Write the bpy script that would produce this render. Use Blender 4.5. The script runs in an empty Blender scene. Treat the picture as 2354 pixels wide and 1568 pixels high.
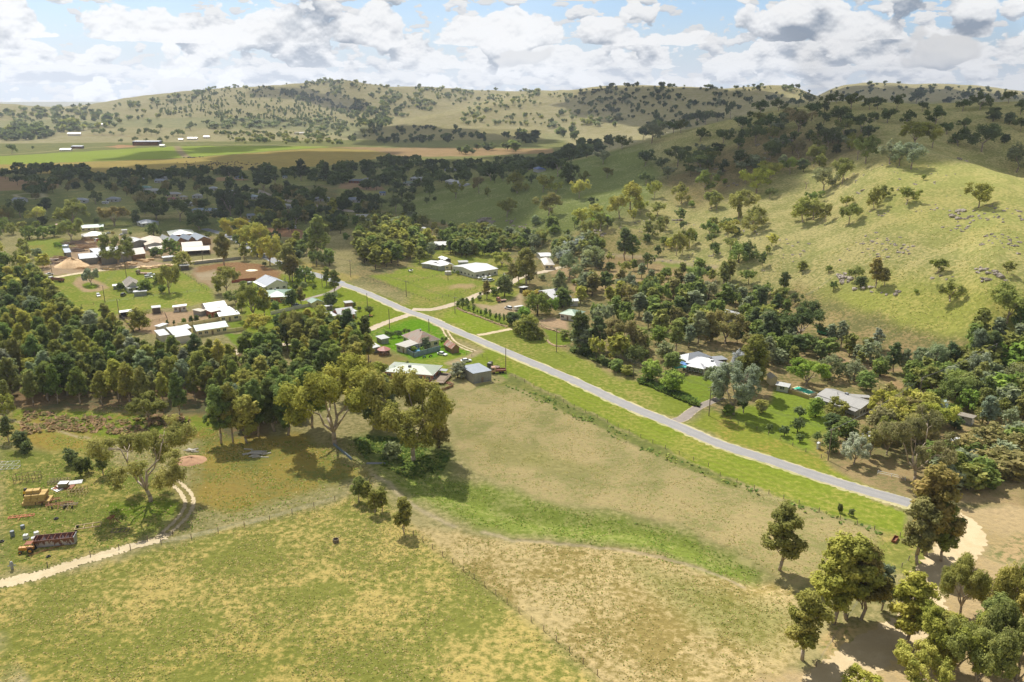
import bpy, math, random
import numpy as np
from mathutils import Vector, Matrix
random.seed(7); RNG = np.random.default_rng(11)
R_ = math.radians
C = bpy.context.scene.collection
scene = bpy.context.scene

# ---------------------------------------------------------------- camera
F_PX = 1831.0; PITCH = R_(17); CAM_H = 105.0
cam_data = bpy.data.cameras.new('camera'); cam = bpy.data.objects.new('camera', cam_data); C.objects.link(cam)
cam.location = (0, 0, CAM_H); cam.rotation_euler = (R_(90) - PITCH, 0, 0)
cam_data.sensor_width = 36.0; cam_data.lens = 36.0 * F_PX / 2354.0
cam_data.clip_start = 1.0; cam_data.clip_end = 60000.0
scene.camera = cam
scene.render.resolution_x = 1024; scene.render.resolution_y = 682

# ---------------------------------------------------------------- sun, sky, exposure
SUN_AZ, SUN_EL = R_(-25), R_(53)          # azimuth from +Y towards +X
SUN_DIR = Vector((math.sin(SUN_AZ) * math.cos(SUN_EL), math.cos(SUN_AZ) * math.cos(SUN_EL), math.sin(SUN_EL)))
sd = bpy.data.lights.new('sun', 'SUN'); sd.energy = 5.0; sd.angle = R_(0.5); sd.color = (1.0, 0.965, 0.90)
sun = bpy.data.objects.new('sun', sd); C.objects.link(sun)
sun.rotation_euler = SUN_DIR.to_track_quat('Z', 'Y').to_euler()
scene.view_settings.view_transform = 'Standard'; scene.view_settings.look = 'None'
scene.view_settings.gamma = 1.0; scene.view_settings.exposure = 0.75


class NT:
    """small node-tree helper"""
    def __init__(s, nt): s.nt = nt; nt.nodes.clear()
    def n(s, typ, ins=None, **props):
        nd = s.nt.nodes.new(typ)
        for k, v in props.items(): setattr(nd, k, v)
        for k, v in (ins or {}).items():
            sock = nd.inputs[k]
            if isinstance(v, bpy.types.NodeSocket): s.nt.links.new(v, sock)
            else: sock.default_value = v
        return nd
    def math(s, op, a, b=0.0, c=0.0, clamp=False):
        nd = s.n('ShaderNodeMath', {0: a, 1: b, 2: c}, operation=op); nd.use_clamp = clamp
        return nd.outputs[0]
    def mix(s, f, a, b, blend='MIX'):
        nd = s.n('ShaderNodeMix', {0: f, 6: a, 7: b}, data_type='RGBA', blend_type=blend); nd.clamp_factor = True
        return nd.outputs[2]
    def ss(s, x, lo, hi):
        nd = s.n('ShaderNodeMapRange', {0: x, 1: lo, 2: hi, 3: 0.0, 4: 1.0}, interpolation_type='SMOOTHSTEP'); return nd.outputs[0]
    def noise(s, vec, scale, detail=4.0, rough=0.55, dist=0.0, out=0):
        return s.n('ShaderNodeTexNoise', {'Vector': vec, 'Scale': scale, 'Detail': detail, 'Roughness': rough, 'Distortion': dist}).outputs[out]
    def link(s, a, b): s.nt.links.new(a, b)


world = bpy.data.worlds.new('World'); scene.world = world; world.use_nodes = True
w = NT(world.node_tree)
sky = w.n('ShaderNodeTexSky', sky_type='NISHITA', sun_disc=False)
sky.sun_elevation = SUN_EL; sky.sun_rotation = SUN_AZ; sky.air_density = 1.0; sky.dust_density = 1.2; sky.ozone_density = 1.6; sky.altitude = 300
geo = w.n('ShaderNodeTexCoord')
sp = w.n('ShaderNodeSeparateXYZ', {0: geo.outputs['Generated']})
hx, hy, hz = sp.outputs
az = w.math('ARCTAN2', hx, hy)
el = w.math('ARCSINE', hz)
skyc = w.n('ShaderNodeVectorMath', {0: sky.outputs[0], 3: 0.12}, operation='SCALE').outputs[0]
# cumulus rows, in true sky angles: small pale rows near the horizon, large ones higher, the last one overhead
col = w.mix(w.ss(el, 0.10, -0.02), w.mix(0.5, skyc, (0.13, 0.28, 0.52, 1)), (0.44, 0.50, 0.565, 1))
rows = [  # scale, stretch, low edge, high edge, seed, cover, dark tone, light tone
    (38.0, 2.4, -0.03, 0.030, 1.3, 0.41, .42, .58),
    (25.0, 1.8, 0.012, 0.054, 4.1, 0.42, .34, .65),
    (16.0, 1.45, 0.030, 0.084, 9.2, 0.43, .27, .70),
    (11.0, 1.35, 0.056, 0.124, 16.4, 0.435, .22, .72),
    (7.0, 1.4, 0.104, 1.6, 35.7, 0.49, .24, .58),
]
for i, (sc, st, lo, hi, seed, cov, dk, lt) in enumerate(rows):
    def dens(up, de):
        v = w.n('ShaderNodeCombineXYZ', {0: az, 1: w.math('MULTIPLY', w.math('ADD', el, up), st), 2: seed}).outputs[0]
        return w.noise(v, sc, de, 0.50, 0.0)
    d0 = dens(0.0, 6.0 if i < 4 else 4.0); d1 = dens(0.26 / sc / st, 2.0); d2 = dens(0.045 / sc / st, 6.0 if i < 4 else 3.0)
    span = hi - lo
    win = w.math('MULTIPLY', w.ss(el, lo, lo + 0.1 * min(span, 0.05)), w.ss(el, hi, hi - 0.8 * min(span, 0.1)))
    th = w.math('SUBTRACT', cov + 0.15, w.math('MULTIPLY', win, 0.15))
    m = w.ss(w.math('SUBTRACT', d0, th), 0.0, 0.02)
    big = w.ss(w.math('SUBTRACT', d0, d1), -0.13, 0.03)
    lit = w.math('ADD', w.math('ADD', w.math('MULTIPLY', big, .95), .0), w.math('MULTIPLY', w.math('SUBTRACT', d0, d2), 6.5), clamp=True)
    shade = w.mix(lit, (dk, dk + .04, dk + .10, 1), (lt, lt, lt, 1))
    col = w.mix(w.math('MULTIPLY', m, 0.97), col, shade)
hi_ = w.math('SUBTRACT', 0.84, w.math('MULTIPLY', w.ss(el, 0.12, 0.5), 0.24))
bg = w.n('ShaderNodeBackground', {0: col, 1: hi_})
w.link(bg.outputs[0], w.n('ShaderNodeOutputWorld').inputs[0])


# ---------------------------------------------------------------- pixel <-> world helpers (photograph scaled to 2354 x 1568)
CR = dict(A=(0,800,.3398),B=(700,800,.3398),E=(1400,800,.3398),F=(2100,800,.3398),G=(0,1500,.4464),H=(500,1050,.2974),I=(1100,1050,.3398),J=(1900,1150,.4248),K=(2840,1000,.4248),L=(2700,1550,.643),M=(0,1050,.4248),N=(700,1350,.4464),P=(0,200,.5438),Q=(1280,200,.5438),R=(2560,200,.5438),S=(2900,1350,.3398),D=(0,0,1/.613))
def px(c, x, y):
    a, b, s = CR[c]; return (a + x * s) * .613, (b + y * s) * .613
def rays(x, y):
    u = (np.asarray(x, float) - 1177) / F_PX; v = (784 - np.asarray(y, float)) / F_PX
    return np.stack([u, math.cos(PITCH) + v * math.sin(PITCH), -math.sin(PITCH) + v * math.cos(PITCH)], -1)

# ---------------------------------------------------------------- relief: profiles of the real hills by bearing and distance
def vnoise(x, y, seed=0):
    xi = np.floor(x).astype(np.int64); yi = np.floor(y).astype(np.int64); xf = x - xi; yf = y - yi
    def h(a, b):
        n = (a * 374761393 + b * 668265263 + seed * 974634777) & 0x7fffffff
        n = ((n ^ (n >> 13)) * 1274126177) & 0x7fffffff
        return ((n ^ (n >> 16)) & 0xffff) / 65535.0
    u = xf * xf * (3 - 2 * xf); v = yf * yf * (3 - 2 * yf)
    return (h(xi, yi) * (1 - u) + h(xi + 1, yi) * u) * (1 - v) + (h(xi, yi + 1) * (1 - u) + h(xi + 1, yi + 1) * u) * v
def fbm(x, y, oct=4, seed=0):
    s = 0; a = .5; f = 1.; t = 0
    for i in range(oct): s = s + a * vnoise(x * f, y * f, seed + i * 17); t += a; a *= .5; f *= 2.03
    return s / t - .5

FAR = {  # column x (px) : far part, (distance, picture y)
 -300: [(2300,None),(3000,285),(3800,250),(4400,262)],
 0: [(2300,None),(2900,283),(3700,243),(4300,250)],
 150: [(2250,None),(2800,285),(3800,243),(4400,250)],
 300: [(2200,None),(2700,292),(3300,252),(4000,224),(4500,240)],
 500: [(2200,None),(2600,300),(3200,250),(4000,206),(4500,220)],
 640: [(2200,None),(2600,303),(3200,252),(3900,199),(4400,197),(4800,215)],
 780: [(2150,None),(2500,312),(2900,282),(3200,262),(3500,258),(4300,189),(4800,200)],
 870: [(2100,None),(2450,318),(2700,298),(3100,287),(3600,250),(4400,197),(4900,210)],
 1000: [(2100,None),(2350,321),(2700,297),(3100,262),(3400,270),(4400,205),(5000,220)],
 1100: [(2100,None),(2350,325),(2700,292),(3300,243),(3700,243),(4500,208),(5000,220)],
 1200: [(2100,None),(2300,327),(2700,290),(3300,230),(3700,222),(4500,211),(5000,220)],
 1300: [(2100,None),(2300,325),(2650,292),(3200,230),(3500,212),(4200,216),(5000,230)],
 1400: [(2100,None),(2250,322),(2550,292),(3100,225),(3400,203),(4200,212)],
 1600: [(2100,None),(2200,315),(2500,288),(3000,230),(3300,200),(4200,212)],
 1800: [(2100,None),(2200,310),(2500,280),(3000,220),(3300,198),(4200,214)],
 1930: [(2100,None),(2300,310),(3200,237),(3600,245),(4600,225),(6200,194),(6800,205)],
 2100: [(2100,None),(2600,290),(4200,243),(5200,215),(6200,193),(6800,205)],
 2354: [(2100,None),(2600,290),(4200,252),(5200,230),(6200,213),(6800,222)],
 2700: [(2100,None),(2600,290),(4200,262),(5200,250),(6200,238),(6800,245)],
}
NEAR = {  # near right-hand hill, (distance, picture y | ('z', height))
 900: [(500,0.),(1500,0.)],
 1068: [(700,0.),(880,422),(1050,('z',6)),(1250,('z',0))],
 1185: [(600,0.),(740,456),(880,402),(1100,('z',8)),(1350,('z',0))],
 1284: [(540,0.),(700,455),(880,376),(1150,('z',8)),(1450,('z',0))],
 1418: [(500,0.),(620,488),(740,418),(900,338),(1200,('z',12)),(1500,('z',0))],
 1600: [(455,0.),(560,545),(700,425),(800,350),(900,295),(1250,('z',20)),(1600,('z',0))],
 1756: [(430,0.),(500,575),(600,468),(700,392),(900,258),(1000,('z',78)),(1400,('z',15)),(1700,('z',0))],
 1902: [(390,0.),(480,590),(560,485),(640,408),(760,315),(920,236),(1020,('z',88)),(1500,('z',10)),(1800,('z',0))],
 2032: [(355,0.),(450,605),(530,465),(600,372),(640,347),(740,('z',74)),(940,237),(1050,('z',88)),(1500,('z',10)),(1800,('z',0))],
 2136: [(340,0.),(430,625),(520,460),(590,377),(635,347),(720,('z',69)),(900,238),(1020,('z',90)),(1500,('z',10)),(1800,('z',0))],
 2237: [(335,0.),(420,630),(500,485),(570,397),(610,367),(690,('z',57)),(900,238),(1020,('z',90)),(1500,('z',10)),(1800,('z',0))],
 2354: [(330,0.),(400,645),(480,505),(545,424),(575,406),(670,('z',44)),(900,238),(1020,('z',90)),(1500,('z',10)),(1800,('z',0))],
 2700: [(330,0.),(400,('z',14)),(500,('z',34)),(560,('z',40)),(670,('z',36)),(900,('z',88)),(1020,('z',84)),(1500,('z',10)),(1800,('z',0))],
}
LR = np.arange(math.log(4.), math.log(30000.), .008)       # log-distance samples
def pchip(xk, yk, x):
    xk = np.array(xk, float); yk = np.array(yk, float); h = np.diff(xk); d = np.diff(yk) / h
    m = np.zeros(len(xk))
    for i in range(1, len(xk) - 1):
        if d[i-1] * d[i] > 0:
            w1 = 2 * h[i] + h[i-1]; w2 = h[i] + 2 * h[i-1]; m[i] = (w1 + w2) / (w1 / d[i-1] + w2 / d[i])
    x = np.clip(x, xk[0], xk[-1]); i = np.clip(np.searchsorted(xk, x) - 1, 0, len(h) - 1)
    t = (x - xk[i]) / h[i]
    return yk[i]*(2*t**3-3*t**2+1) + h[i]*m[i]*(t**3-2*t**2+t) + yk[i+1]*(-2*t**3+3*t**2) + h[i]*m[i+1]*(t**3-t**2)
def zat(x, r, y):
    if y is None: return 0.
    if isinstance(y, float): return y
    if isinstance(y, tuple): return float(y[1])
    d = rays(x, y); return CAM_H + r * d[2] / math.hypot(d[0], d[1])
def azof(x, y=320.):
    d = rays(x, y); return np.arctan2(d[..., 0], d[..., 1])
def table(T, endr):
    xs = sorted(T); cols = []
    for x in xs:
        p = T[x]; rr = [4.] + [a for a, b in p]; zz = [0.] + [zat(x, a, b) for a, b in p]
        if endr: rr += [p[-1][0] * 1.35, 30000.]; zz += [zz[-1] * .25, 0.]
        else: rr += [30000.]; zz += [0.]
        cols.append(pchip(np.log(rr), zz, LR))
    return np.array([float(azof(x)) for x in xs]), np.array(cols)
FA, FZ = table(FAR, True); NA, NZ = table(NEAR, False)
GAZ = np.concatenate([np.linspace(R_(-180), R_(-36.5), 70)[:-1], np.linspace(R_(-36.5), R_(36.5), 930), np.linspace(R_(36.5), R_(180), 70)[1:]])
def acols(A, Z, a):
    out = np.empty((len(a), Z.shape[1])); 
    i = np.clip(np.searchsorted(A, a) - 1, 0, len(A) - 2); t = np.clip((a - A[i]) / (A[i+1] - A[i]), 0, 1); 
    # Catmull-Rom across bearings
    i0 = np.clip(i - 1, 0, None); i3 = np.clip(i + 2, None, len(A) - 1); t = t[:, None]
    p0, p1, p2, p3 = Z[i0], Z[i], Z[i+1], Z[i3]
    return p1 + .5*t*(p2-p0 + t*(2*p0-5*p1+4*p2-p3 + t*(3*(p1-p2)+p3-p0)))
ZT = np.maximum(acols(FA, FZ, GAZ), 0) + np.maximum(acols(NA, NZ, GAZ), 0)
RRg = np.exp(LR)
XX = np.sin(GAZ)[:, None] * RRg[None]; YY = np.cos(GAZ)[:, None] * RRg[None]
amp = np.clip(ZT / 60., 0, 1)
far = np.clip((RRg[None] - 1500) / 1000, 0, 1)
ZT = ZT + amp * (fbm(XX / 90, YY / 90, 4, 3) * 7 * (1 - far) + far * (fbm(XX / 420, YY / 420, 5, 5) * 42 + fbm(XX / 90, YY / 90, 3, 8) * 8))
ZT = ZT + np.clip((RRg[None] - 420) / 300, 0, 1) * fbm(XX / 160, YY / 160, 3, 31) * 1.6
# the shallow drain crossing the paddock
def seg_dist(X, Y, pts):
    d = np.full(X.shape, 1e9)
    for (x0, y0), (x1, y1) in zip(pts[:-1], pts[1:]):
        vx, vy = x1 - x0, y1 - y0; L2 = vx * vx + vy * vy + 1e-9
        t = np.clip(((X - x0) * vx + (Y - y0) * vy) / L2, 0, 1)
        d = np.minimum(d, np.hypot(X - x0 - t * vx, Y - y0 - t * vy))
    return d
def flat(c, x, y):
    d = rays(*px(c, x, y)); t = CAM_H / -d[2]; return d[0] * t, d[1] * t
DRAIN = [flat('D', *p) for p in [(930,1085),(1060,1135),(1200,1190),(1350,1205),(1500,1225),(1640,1275),(1745,1335)]]
nr = (RRg > 100) & (RRg < 300)
dd = seg_dist(XX[:, nr], YY[:, nr], DRAIN)
ZT[:, nr] -= 1.3 * np.exp(-(dd / 4.5) ** 2)
def ground(x, y):
    x = np.asarray(x, float); y = np.asarray(y, float)
    a = np.arctan2(x, y); l = np.log(np.maximum(np.hypot(x, y), 4.1))
    i = np.clip(np.searchsorted(GAZ, a) - 1, 0, len(GAZ) - 2); t = np.clip((a - GAZ[i]) / (GAZ[i+1] - GAZ[i]), 0, 1)
    q = (l - LR[0]) / .008; j = np.clip(q.astype(int), 0, len(LR) - 2); s = np.clip(q - j, 0, 1)
    return (ZT[i, j]*(1-s) + ZT[i, j+1]*s)*(1-t) + (ZT[i+1, j]*(1-s) + ZT[i+1, j+1]*s)*t
TS = np.exp(np.linspace(math.log(100), math.log(9000), 1100))
def hit(c, x, y, up=0.):
    """where the ray through picture point (x, y) of crop c meets the ground raised by `up`"""
    d = rays(*px(c, x, y)); d = d / math.hypot(d[0], d[1])
    X = d[0] * TS; Y = d[1] * TS; Z = CAM_H + d[2] * TS; g = ground(X, Y) + up
    k = np.argmax(Z <= g)
    if Z[k] > g[k]: k = len(TS) - 1
    k = max(k, 1); a0 = Z[k-1] - g[k-1]; a1 = Z[k] - g[k]; f = a0 / (a0 - a1 + 1e-9)
    t = TS[k-1] + (TS[k] - TS[k-1]) * min(max(f, 0), 1)
    gx, gy = d[0] * t, d[1] * t
    return Vector((gx, gy, float(ground(gx, gy))))
def height_at(p, c, x, y):
    """height above p of the picture point (x, y), taken at p's distance"""
    d = rays(*px(c, x, y)); return CAM_H + d[2] * math.hypot(p[0], p[1]) / math.hypot(d[0], d[1]) - p[2]
def ppm(p):
    """picture px per metre at p"""
    return F_PX / (p[1] * math.cos(PITCH) + (CAM_H - p[2]) * math.sin(PITCH))

# ---------------------------------------------------------------- terrain mesh
def s2l(c, k=1.0):
    return tuple((((v/255+.055)/1.055)**2.4 if v > 10 else v/3294.) * k for v in c)
KA = 0.74
def alb(r, g, b): return s2l((r, g, b), KA)
rows_ = [.05, 6., 30., 70.]; r = 98.
while r < 7600: rows_.append(r); r += min(r * r / 105. * .00135, r * .0052)
rows_ += [9000., 12000., 17000., 24000.]
TR = np.array(rows_)
TX = np.sin(GAZ)[None] * TR[:, None]; TY = np.cos(GAZ)[None] * TR[:, None]
TZ = ground(TX, TY)
def pip(X, Y, poly):
    ins = np.zeros(X.shape, bool); n = len(poly)
    for i in range(n):
        x0, y0 = poly[i]; x1, y1 = poly[(i+1) % n]
        if y0 == y1: continue
        c = (y0 > Y) != (y1 > Y)
        ins ^= c & (X < (x1 - x0) * (Y - y0) / (y1 - y0) + x0)
    return ins
def polyw(c, pts, dens=4):
    out = []
    n = len(pts)
    for i in range(n):
        x0, y0 = pts[i]; x1, y1 = pts[(i+1) % n]
        for k in range(dens):
            p = hit(c, x0 + (x1-x0)*k/dens, y0 + (y1-y0)*k/dens); out.append((p.x, p.y))
    return out
CA = np.zeros(TX.shape + (4,), np.float32); CB = np.zeros(TX.shape + (4,), np.float32)
CA[..., :3] = alb(166, 160, 104); CB[..., :3] = alb(190, 176, 124); CA[..., 3] = .5; CB[..., 3] = 1.
jr = np.hypot(TX, TY)
JX = TX + fbm(TX / (jr*.012+1), TY / (jr*.012+1), 3, 51) * (jr * .012 + .6); JY = TY + fbm(TX / (jr*.012+1), TY / (jr*.012+1), 3, 77) * (jr * .02 + .6)
def dry(c):
    g = max(0, c[1] - c[0])
    return c if g > 42 else (min(255, c[0] + .45 * g + 4), c[1] + 2, c[2] + (14 if g > 0 else -4 if c[0] - c[1] > 12 else 4))
def region(c, pts, a, b=None, mix=.5, soft=0., amt=1., tuft=1.):
    """paint a patch of ground: a, b its two real colours, mix how much of b, tuft how coarse the growth"""
    P_ = polyw(c, pts); xs = [p[0] for p in P_]; ys = [p[1] for p in P_]; pad = 8
    m = (JX > min(xs)-pad) & (JX < max(xs)+pad) & (JY > min(ys)-pad) & (JY < max(ys)+pad)
    if not m.any(): return
    x = JX[m]; y = JY[m]; ins = pip(x, y, P_).astype(float)
    if soft > 0:
        d = seg_dist(x, y, P_ + [P_[0]]); sg = np.where(ins > 0, d, -d)
        ins = np.clip(.5 + sg / soft, 0, 1)
    ins = (ins * amt)[:, None]; b = dry(b or a); a = dry(a)
    va = np.array(tuple(alb(*a)) + (mix,)); vb = np.array(tuple(alb(*b)) + (tuft,))
    CA[m] = CA[m] * (1 - ins) + va * ins; CB[m] = CB[m] * (1 - ins) + vb * ins
def stroke(c, pts, width, a, b=None, mix=.4, soft=1., amt=1., tuft=.5, ruts=0.):
    P_ = [tuple(hit(c, *p)[:2]) for p in pts]; xs = [p[0] for p in P_]; ys = [p[1] for p in P_]; pad = width + soft + 6
    m = (TX > min(xs)-pad) & (TX < max(xs)+pad) & (TY > min(ys)-pad) & (TY < max(ys)+pad)
    if not m.any(): return
    x = TX[m] * .6 + JX[m] * .4; y = TY[m] * .6 + JY[m] * .4; d = seg_dist(x, y, P_)
    if ruts: d = np.abs(d - ruts)
    k = np.clip((width / 2 + soft / 2 - d) / soft, 0, 1)
    k = (k * (amt if not callable(amt) else 1))[:, None]; b = b or a
    va = np.array(tuple(alb(*a)) + (mix,)); vb = np.array(tuple(alb(*b)) + (tuft,))
    CA[m] = CA[m] * (1 - k) + va * k; CB[m] = CB[m] * (1 - k) + vb * k

# ---------------------------------------------------------------- ground cover, far to near
GRN, STRAW, DIRT, BRN, PALE, LAWN = (122,140,58), (192,176,116), (208,178,142), (172,134,100), (216,196,162), (124,158,48)
region('D', [(-600,420),(-600,150),(2900,150),(2900,380),(1300,400),(900,420)], (184,178,120), (206,194,148), .5, amt=1, tuft=2)
# far hills a little greener low down
region('D', [(-200,300),(300,292),(700,300),(900,330),(1300,325),(1300,308),(900,290),(600,270),(300,272),(-200,280)], (172,174,112), (198,190,136), .4, 60)
region('D', [(820,330),(1240,325),(1250,300),(1060,295),(960,285),(860,292)], (170,164,110), (190,178,128), .4, 50)
# valley floor
region('D', [(-400,352),(0,330),(380,327),(800,322),(1300,322),(1330,350),(1300,400),(900,470),(-400,520)], (140,150,80), (176,168,104), .35, 30)
region('D', [(-300,362),(0,359),(400,336),(733,336),(760,338),(743,339),(667,344),(417,363),(0,379),(-300,390)], (158,192,70), (182,196,96), .3, 6, tuft=2)
region('D', [(-300,386),(0,379),(417,364),(667,345),(745,340),(870,346),(905,358),(785,380),(600,390),(383,397),(233,400),(0,397),(-300,405)], (200,178,108), (182,166,106), .4, 6, tuft=2)
region('D', [(745,338),(890,339),(1270,342),(1275,352),(1040,360),(940,360),(900,356),(860,346)], (196,166,128), (180,154,110), .4, 6)
region('D', [(-300,407),(0,407),(140,413),(130,432),(0,440),(-300,450)], (178,148,118), (158,138,98), .4, 5)
region('D', [(0,440),(120,436),(250,500),(480,500),(620,430),(850,470),(900,452),(1060,425),(1080,480),(980,520),(500,540),(0,520),(-200,500)], (112,130,62), (158,150,92), .35, 20)
stroke('P', [(0,700),(300,680),(620,650),(900,640),(1215,640)], 10, (206,190,140), soft=8)
stroke('P', [(1220,640),(1250,680),(1290,715)], 16, (196,176,134), soft=8)
stroke('P', [(1250,626),(1500,628),(1900,632),(2220,645)], 8, (206,196,140), soft=8)
stroke('P', [(560,570),(700,562),(860,570),(1010,582)], 14, (204,180,134), soft=14)
region('P', [(720,645),(800,632),(920,632),(930,645),(800,655)], (214,170,130), soft=10)
stroke('P', [(100,975),(180,965),(290,968),(300,990),(240,1002),(140,998),(100,975)], 5, (190,180,140), soft=4)
region('P', [(1480,860),(1650,855),(1700,875),(1480,885)], (190,160,124), soft=6)
region('Q', [(0,890),(240,890),(300,940),(200,950),(0,930)], (176,148,120), (150,130,100), .4, 5)
region('P', [(1700,930),(2354,900),(2354,1100),(1900,1000)], (130,135,80), (160,140,100), .4, 8)
# near hill, its green flank and the stony sunlit face
region('D', [(880,470),(1068,424),(1284,378),(1480,330),(1560,420),(1420,520),(1200,560),(1000,520)], (128,150,72), (164,170,98), .35, 30, tuft=1.4)
region('D', [(1420,520),(1560,430),(1480,322),(1756,250),(1902,232),(2400,232),(2500,480),(2500,800),(2000,790),(1800,690),(1600,650),(1380,610),(1200,570)], (166,170,90), (204,192,128), .5, 24, tuft=1.4)
region('D', [(1500,420),(1760,300),(2000,300),(2000,350),(1780,400),(1600,480)], (134,128,82), (160,144,104), .5, 30)
region('D', [(1820,690),(2020,640),(2300,640),(2420,700),(2420,810),(2100,800),(1900,740)], (172,180,78), (198,190,106), .4, 30)
region('D', [(2060,360),(2240,380),(2420,430),(2420,620),(2200,560),(1950,500)], (176,182,92), (202,192,118), .45, 30)
region('D', [(1240,560),(1420,520),(1560,560),(1500,600),(1330,580)], (150,150,84), (186,170,120), .5, 20)
# paddocks and yards between road and hill
region('D', [(860,480),(1250,560),(1420,600),(1650,640),(1830,690),(2000,780),(2400,800),(2400,1200),(2100,1160),(1500,900),(1100,720),(800,640)], (128,134,74), (174,156,112), .5, 12)
region('F', [(80,830),(300,640),(400,560),(520,455),(900,470),(1500,570),(1700,600),(1750,780),(1400,830),(870,850),(200,900)], (190,168,126), (164,150,96), .35, 4)
stroke('F', [(0,640),(300,560),(520,460),(900,478),(1300,540),(1700,600)], 5, (206,186,146), soft=3)
region('F', [(1030,520),(1300,555),(1560,595),(1400,635),(1200,590)], (128,168,62), soft=5, amt=.8)
region('J', [(1170,560),(1500,330),(1700,200),(2000,300),(2100,500),(1900,560)], (142,138,88), (176,158,116), .5, 5)
region('D', [(1560,880),(1660,760),(1900,700),(2100,760),(2400,860),(2400,1180),(2130,1150),(1900,1010),(1700,900)], (132,132,78), (176,154,116), .5, 10)
region('D', [(1780,700),(1830,650),(2060,760),(2400,830),(2400,860),(2100,800),(1900,760)], (142,142,86), (184,164,118), .5, 10)
# roadside grass north of the road
region('J', [(0,200),(330,320),(520,400),(760,500),(1120,640),(1400,760),(1690,880),(1500,985),(1000,790),(500,570),(0,350)], (132,158,50), (170,166,84), .35, 3)
region('J', [(490,400),(700,450),(900,520),(1150,650),(1000,650),(700,560),(540,480)], (190,166,126), (150,156,80), .4, 5)
region('J', [(1580,1030),(1800,900),(2000,980),(2354,1140),(2354,1340),(2000,1190)], (140,160,52), (172,160,84), .4, 4)
region('L', [(0,0),(560,240),(700,330),(830,400),(1000,470),(600,360),(0,150)], (142,162,52), (178,160,88), .4, 4)
region('K', [(150,1080),(330,1130),(480,1180),(560,1290),(660,1412),(0,1412),(0,1290),(120,1150)], LAWN, (130,170,44), .3, 3)
region('L', [(130,60),(370,165),(560,240),(640,200),(700,130),(560,-60),(200,-60),(60,0)], LAWN, (126,166,44), .3, 3)
region('S', [(480,900),(690,860),(760,1090),(620,1100),(430,1050)], (150,160,60), (184,160,100), .4, 4)
region('J', [(1500,600),(1700,600),(1900,640),(1790,830),(1690,870),(1560,760),(1380,700)], LAWN, (130,176,40), .3, 2)
region('J', [(330,195),(360,300),(440,340),(560,330),(570,270),(470,270)], LAWN, soft=2)
# bush block on the right: bare litter
region('L', [(640,200),(760,120),(1100,110),(1400,200),(1773,300),(1773,560),(1100,480),(830,410),(700,330)], (184,162,122), (144,134,86), .45, 4)
region('D', [(1880,1010),(1990,960),(2330,980),(2400,1120),(2100,1140),(1950,1080)], (180,158,118), (138,134,84), .45, 6)
# lawns, yards and verges west of the hill
region('D', [(680,620),(790,650),(930,700),(960,560),(1100,560),(1210,640),(1180,740),(1560,940),(1500,960),(960,740),(640,620)], (138,162,56), (184,172,96), .4, 5)
region('E', [(0,700),(400,600),(900,640),(1150,820),(650,970),(230,820)], (140,168,54), (184,168,104), .36, 4)
region('E', [(850,800),(1080,770),(1130,800),(960,830),(860,840)], (204,178,136), soft=5, amt=.9)
region('E', [(770,1110),(920,1060),(1480,1270),(1140,1330),(940,1270),(760,1160)], (140,176,48), (184,176,92), .3, 3)
region('E', [(930,1050),(1120,1020),(1480,1150),(1480,1240),(1200,1150)], LAWN, soft=2)
region('E', [(1090,1000),(1350,1010),(1440,990),(1540,930),(1620,880),(1670,880),(1640,1020),(1560,1110),(1440,1140),(1250,1080)], (206,184,150), (192,170,134), .3, 3)
region('E', [(1880,1280),(2050,1290),(2190,1380),(2180,1440),(1960,1400)], LAWN, soft=2)
region('E', [(1800,1180),(2000,1150),(2150,1200),(2160,1290),(1950,1260)], (206,178,146), soft=2)
region('E', [(1900,620),(2150,590),(2354,560),(2354,860),(2200,850),(2150,700),(1950,690)], (194,168,132), (172,150,104), .3, 4)
region('D', [(560,620),(800,650),(940,715),(980,760),(900,800),(640,800),(560,780),(560,700)], (136,168,46), (176,168,84), .3, 4)
region('B', [(1360,830),(1560,800),(1560,870),(1380,930)], LAWN, soft=2)
region('I', [(740,600),(900,540),(1300,440),(1560,460),(1680,560),(1700,660),(1990,800),(1900,830),(1300,900),(900,700)], (124,172,40), (160,168,70), .35, 3)
region('I', [(250,780),(700,680),(900,740),(1300,880),(1000,960),(620,1040),(250,1000),(200,880)], (176,158,106), (140,140,74), .35, 4)
region('I', [(320,660),(660,620),(710,660),(350,730)], LAWN, soft=2)
region('I', [(1150,900),(1700,840),(1990,800),(1960,860),(1740,900),(1700,1160),(1560,1200),(1600,950),(1200,930)], (138,172,52), (180,170,90), .3, 3)
region('I', [(1960,850),(2100,800),(2354,900),(2354,1090),(2150,960)], (128,176,40), (150,166,60), .3, 3)
# sawmill, dirt yards, horse yards
region('A', [(280,290),(700,270),(720,470),(500,480),(380,400)], (140,168,62), (176,160,90), .35, 6)
region('A', [(450,600),(560,500),(700,490),(900,290),(1060,300),(1160,540),(1660,520),(1900,545),(1900,580),(1450,600),(1000,650),(700,700),(560,720),(490,700)], (206,180,150), (184,156,122), .3, 3)
region('A', [(1100,260),(2354,260),(2354,440),(2000,470),(1750,520),(1600,470),(1200,420)], (196,172,140), (170,150,110), .3, 5)
region('A', [(440,700),(900,660),(1900,570),(2100,700),(2354,840),(2354,1000),(1600,1060),(1250,1130),(900,1150),(700,900)], (142,170,58), (190,176,104), .38, 4)
region('A', [(780,780),(880,700),(1000,700),(1140,760),(1240,820),(1100,850),(950,870),(890,830)], (212,184,146), soft=3)
region('A', [(920,790),(1000,750),(1110,790),(1060,830),(960,825)], (130,168,48), soft=2)
region('A', [(1330,1140),(1470,1100),(1900,1080),(2354,1060),(2354,1220),(1850,1250),(1700,1324),(1500,1300)], (202,174,140), (184,160,116), .3, 3)
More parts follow.
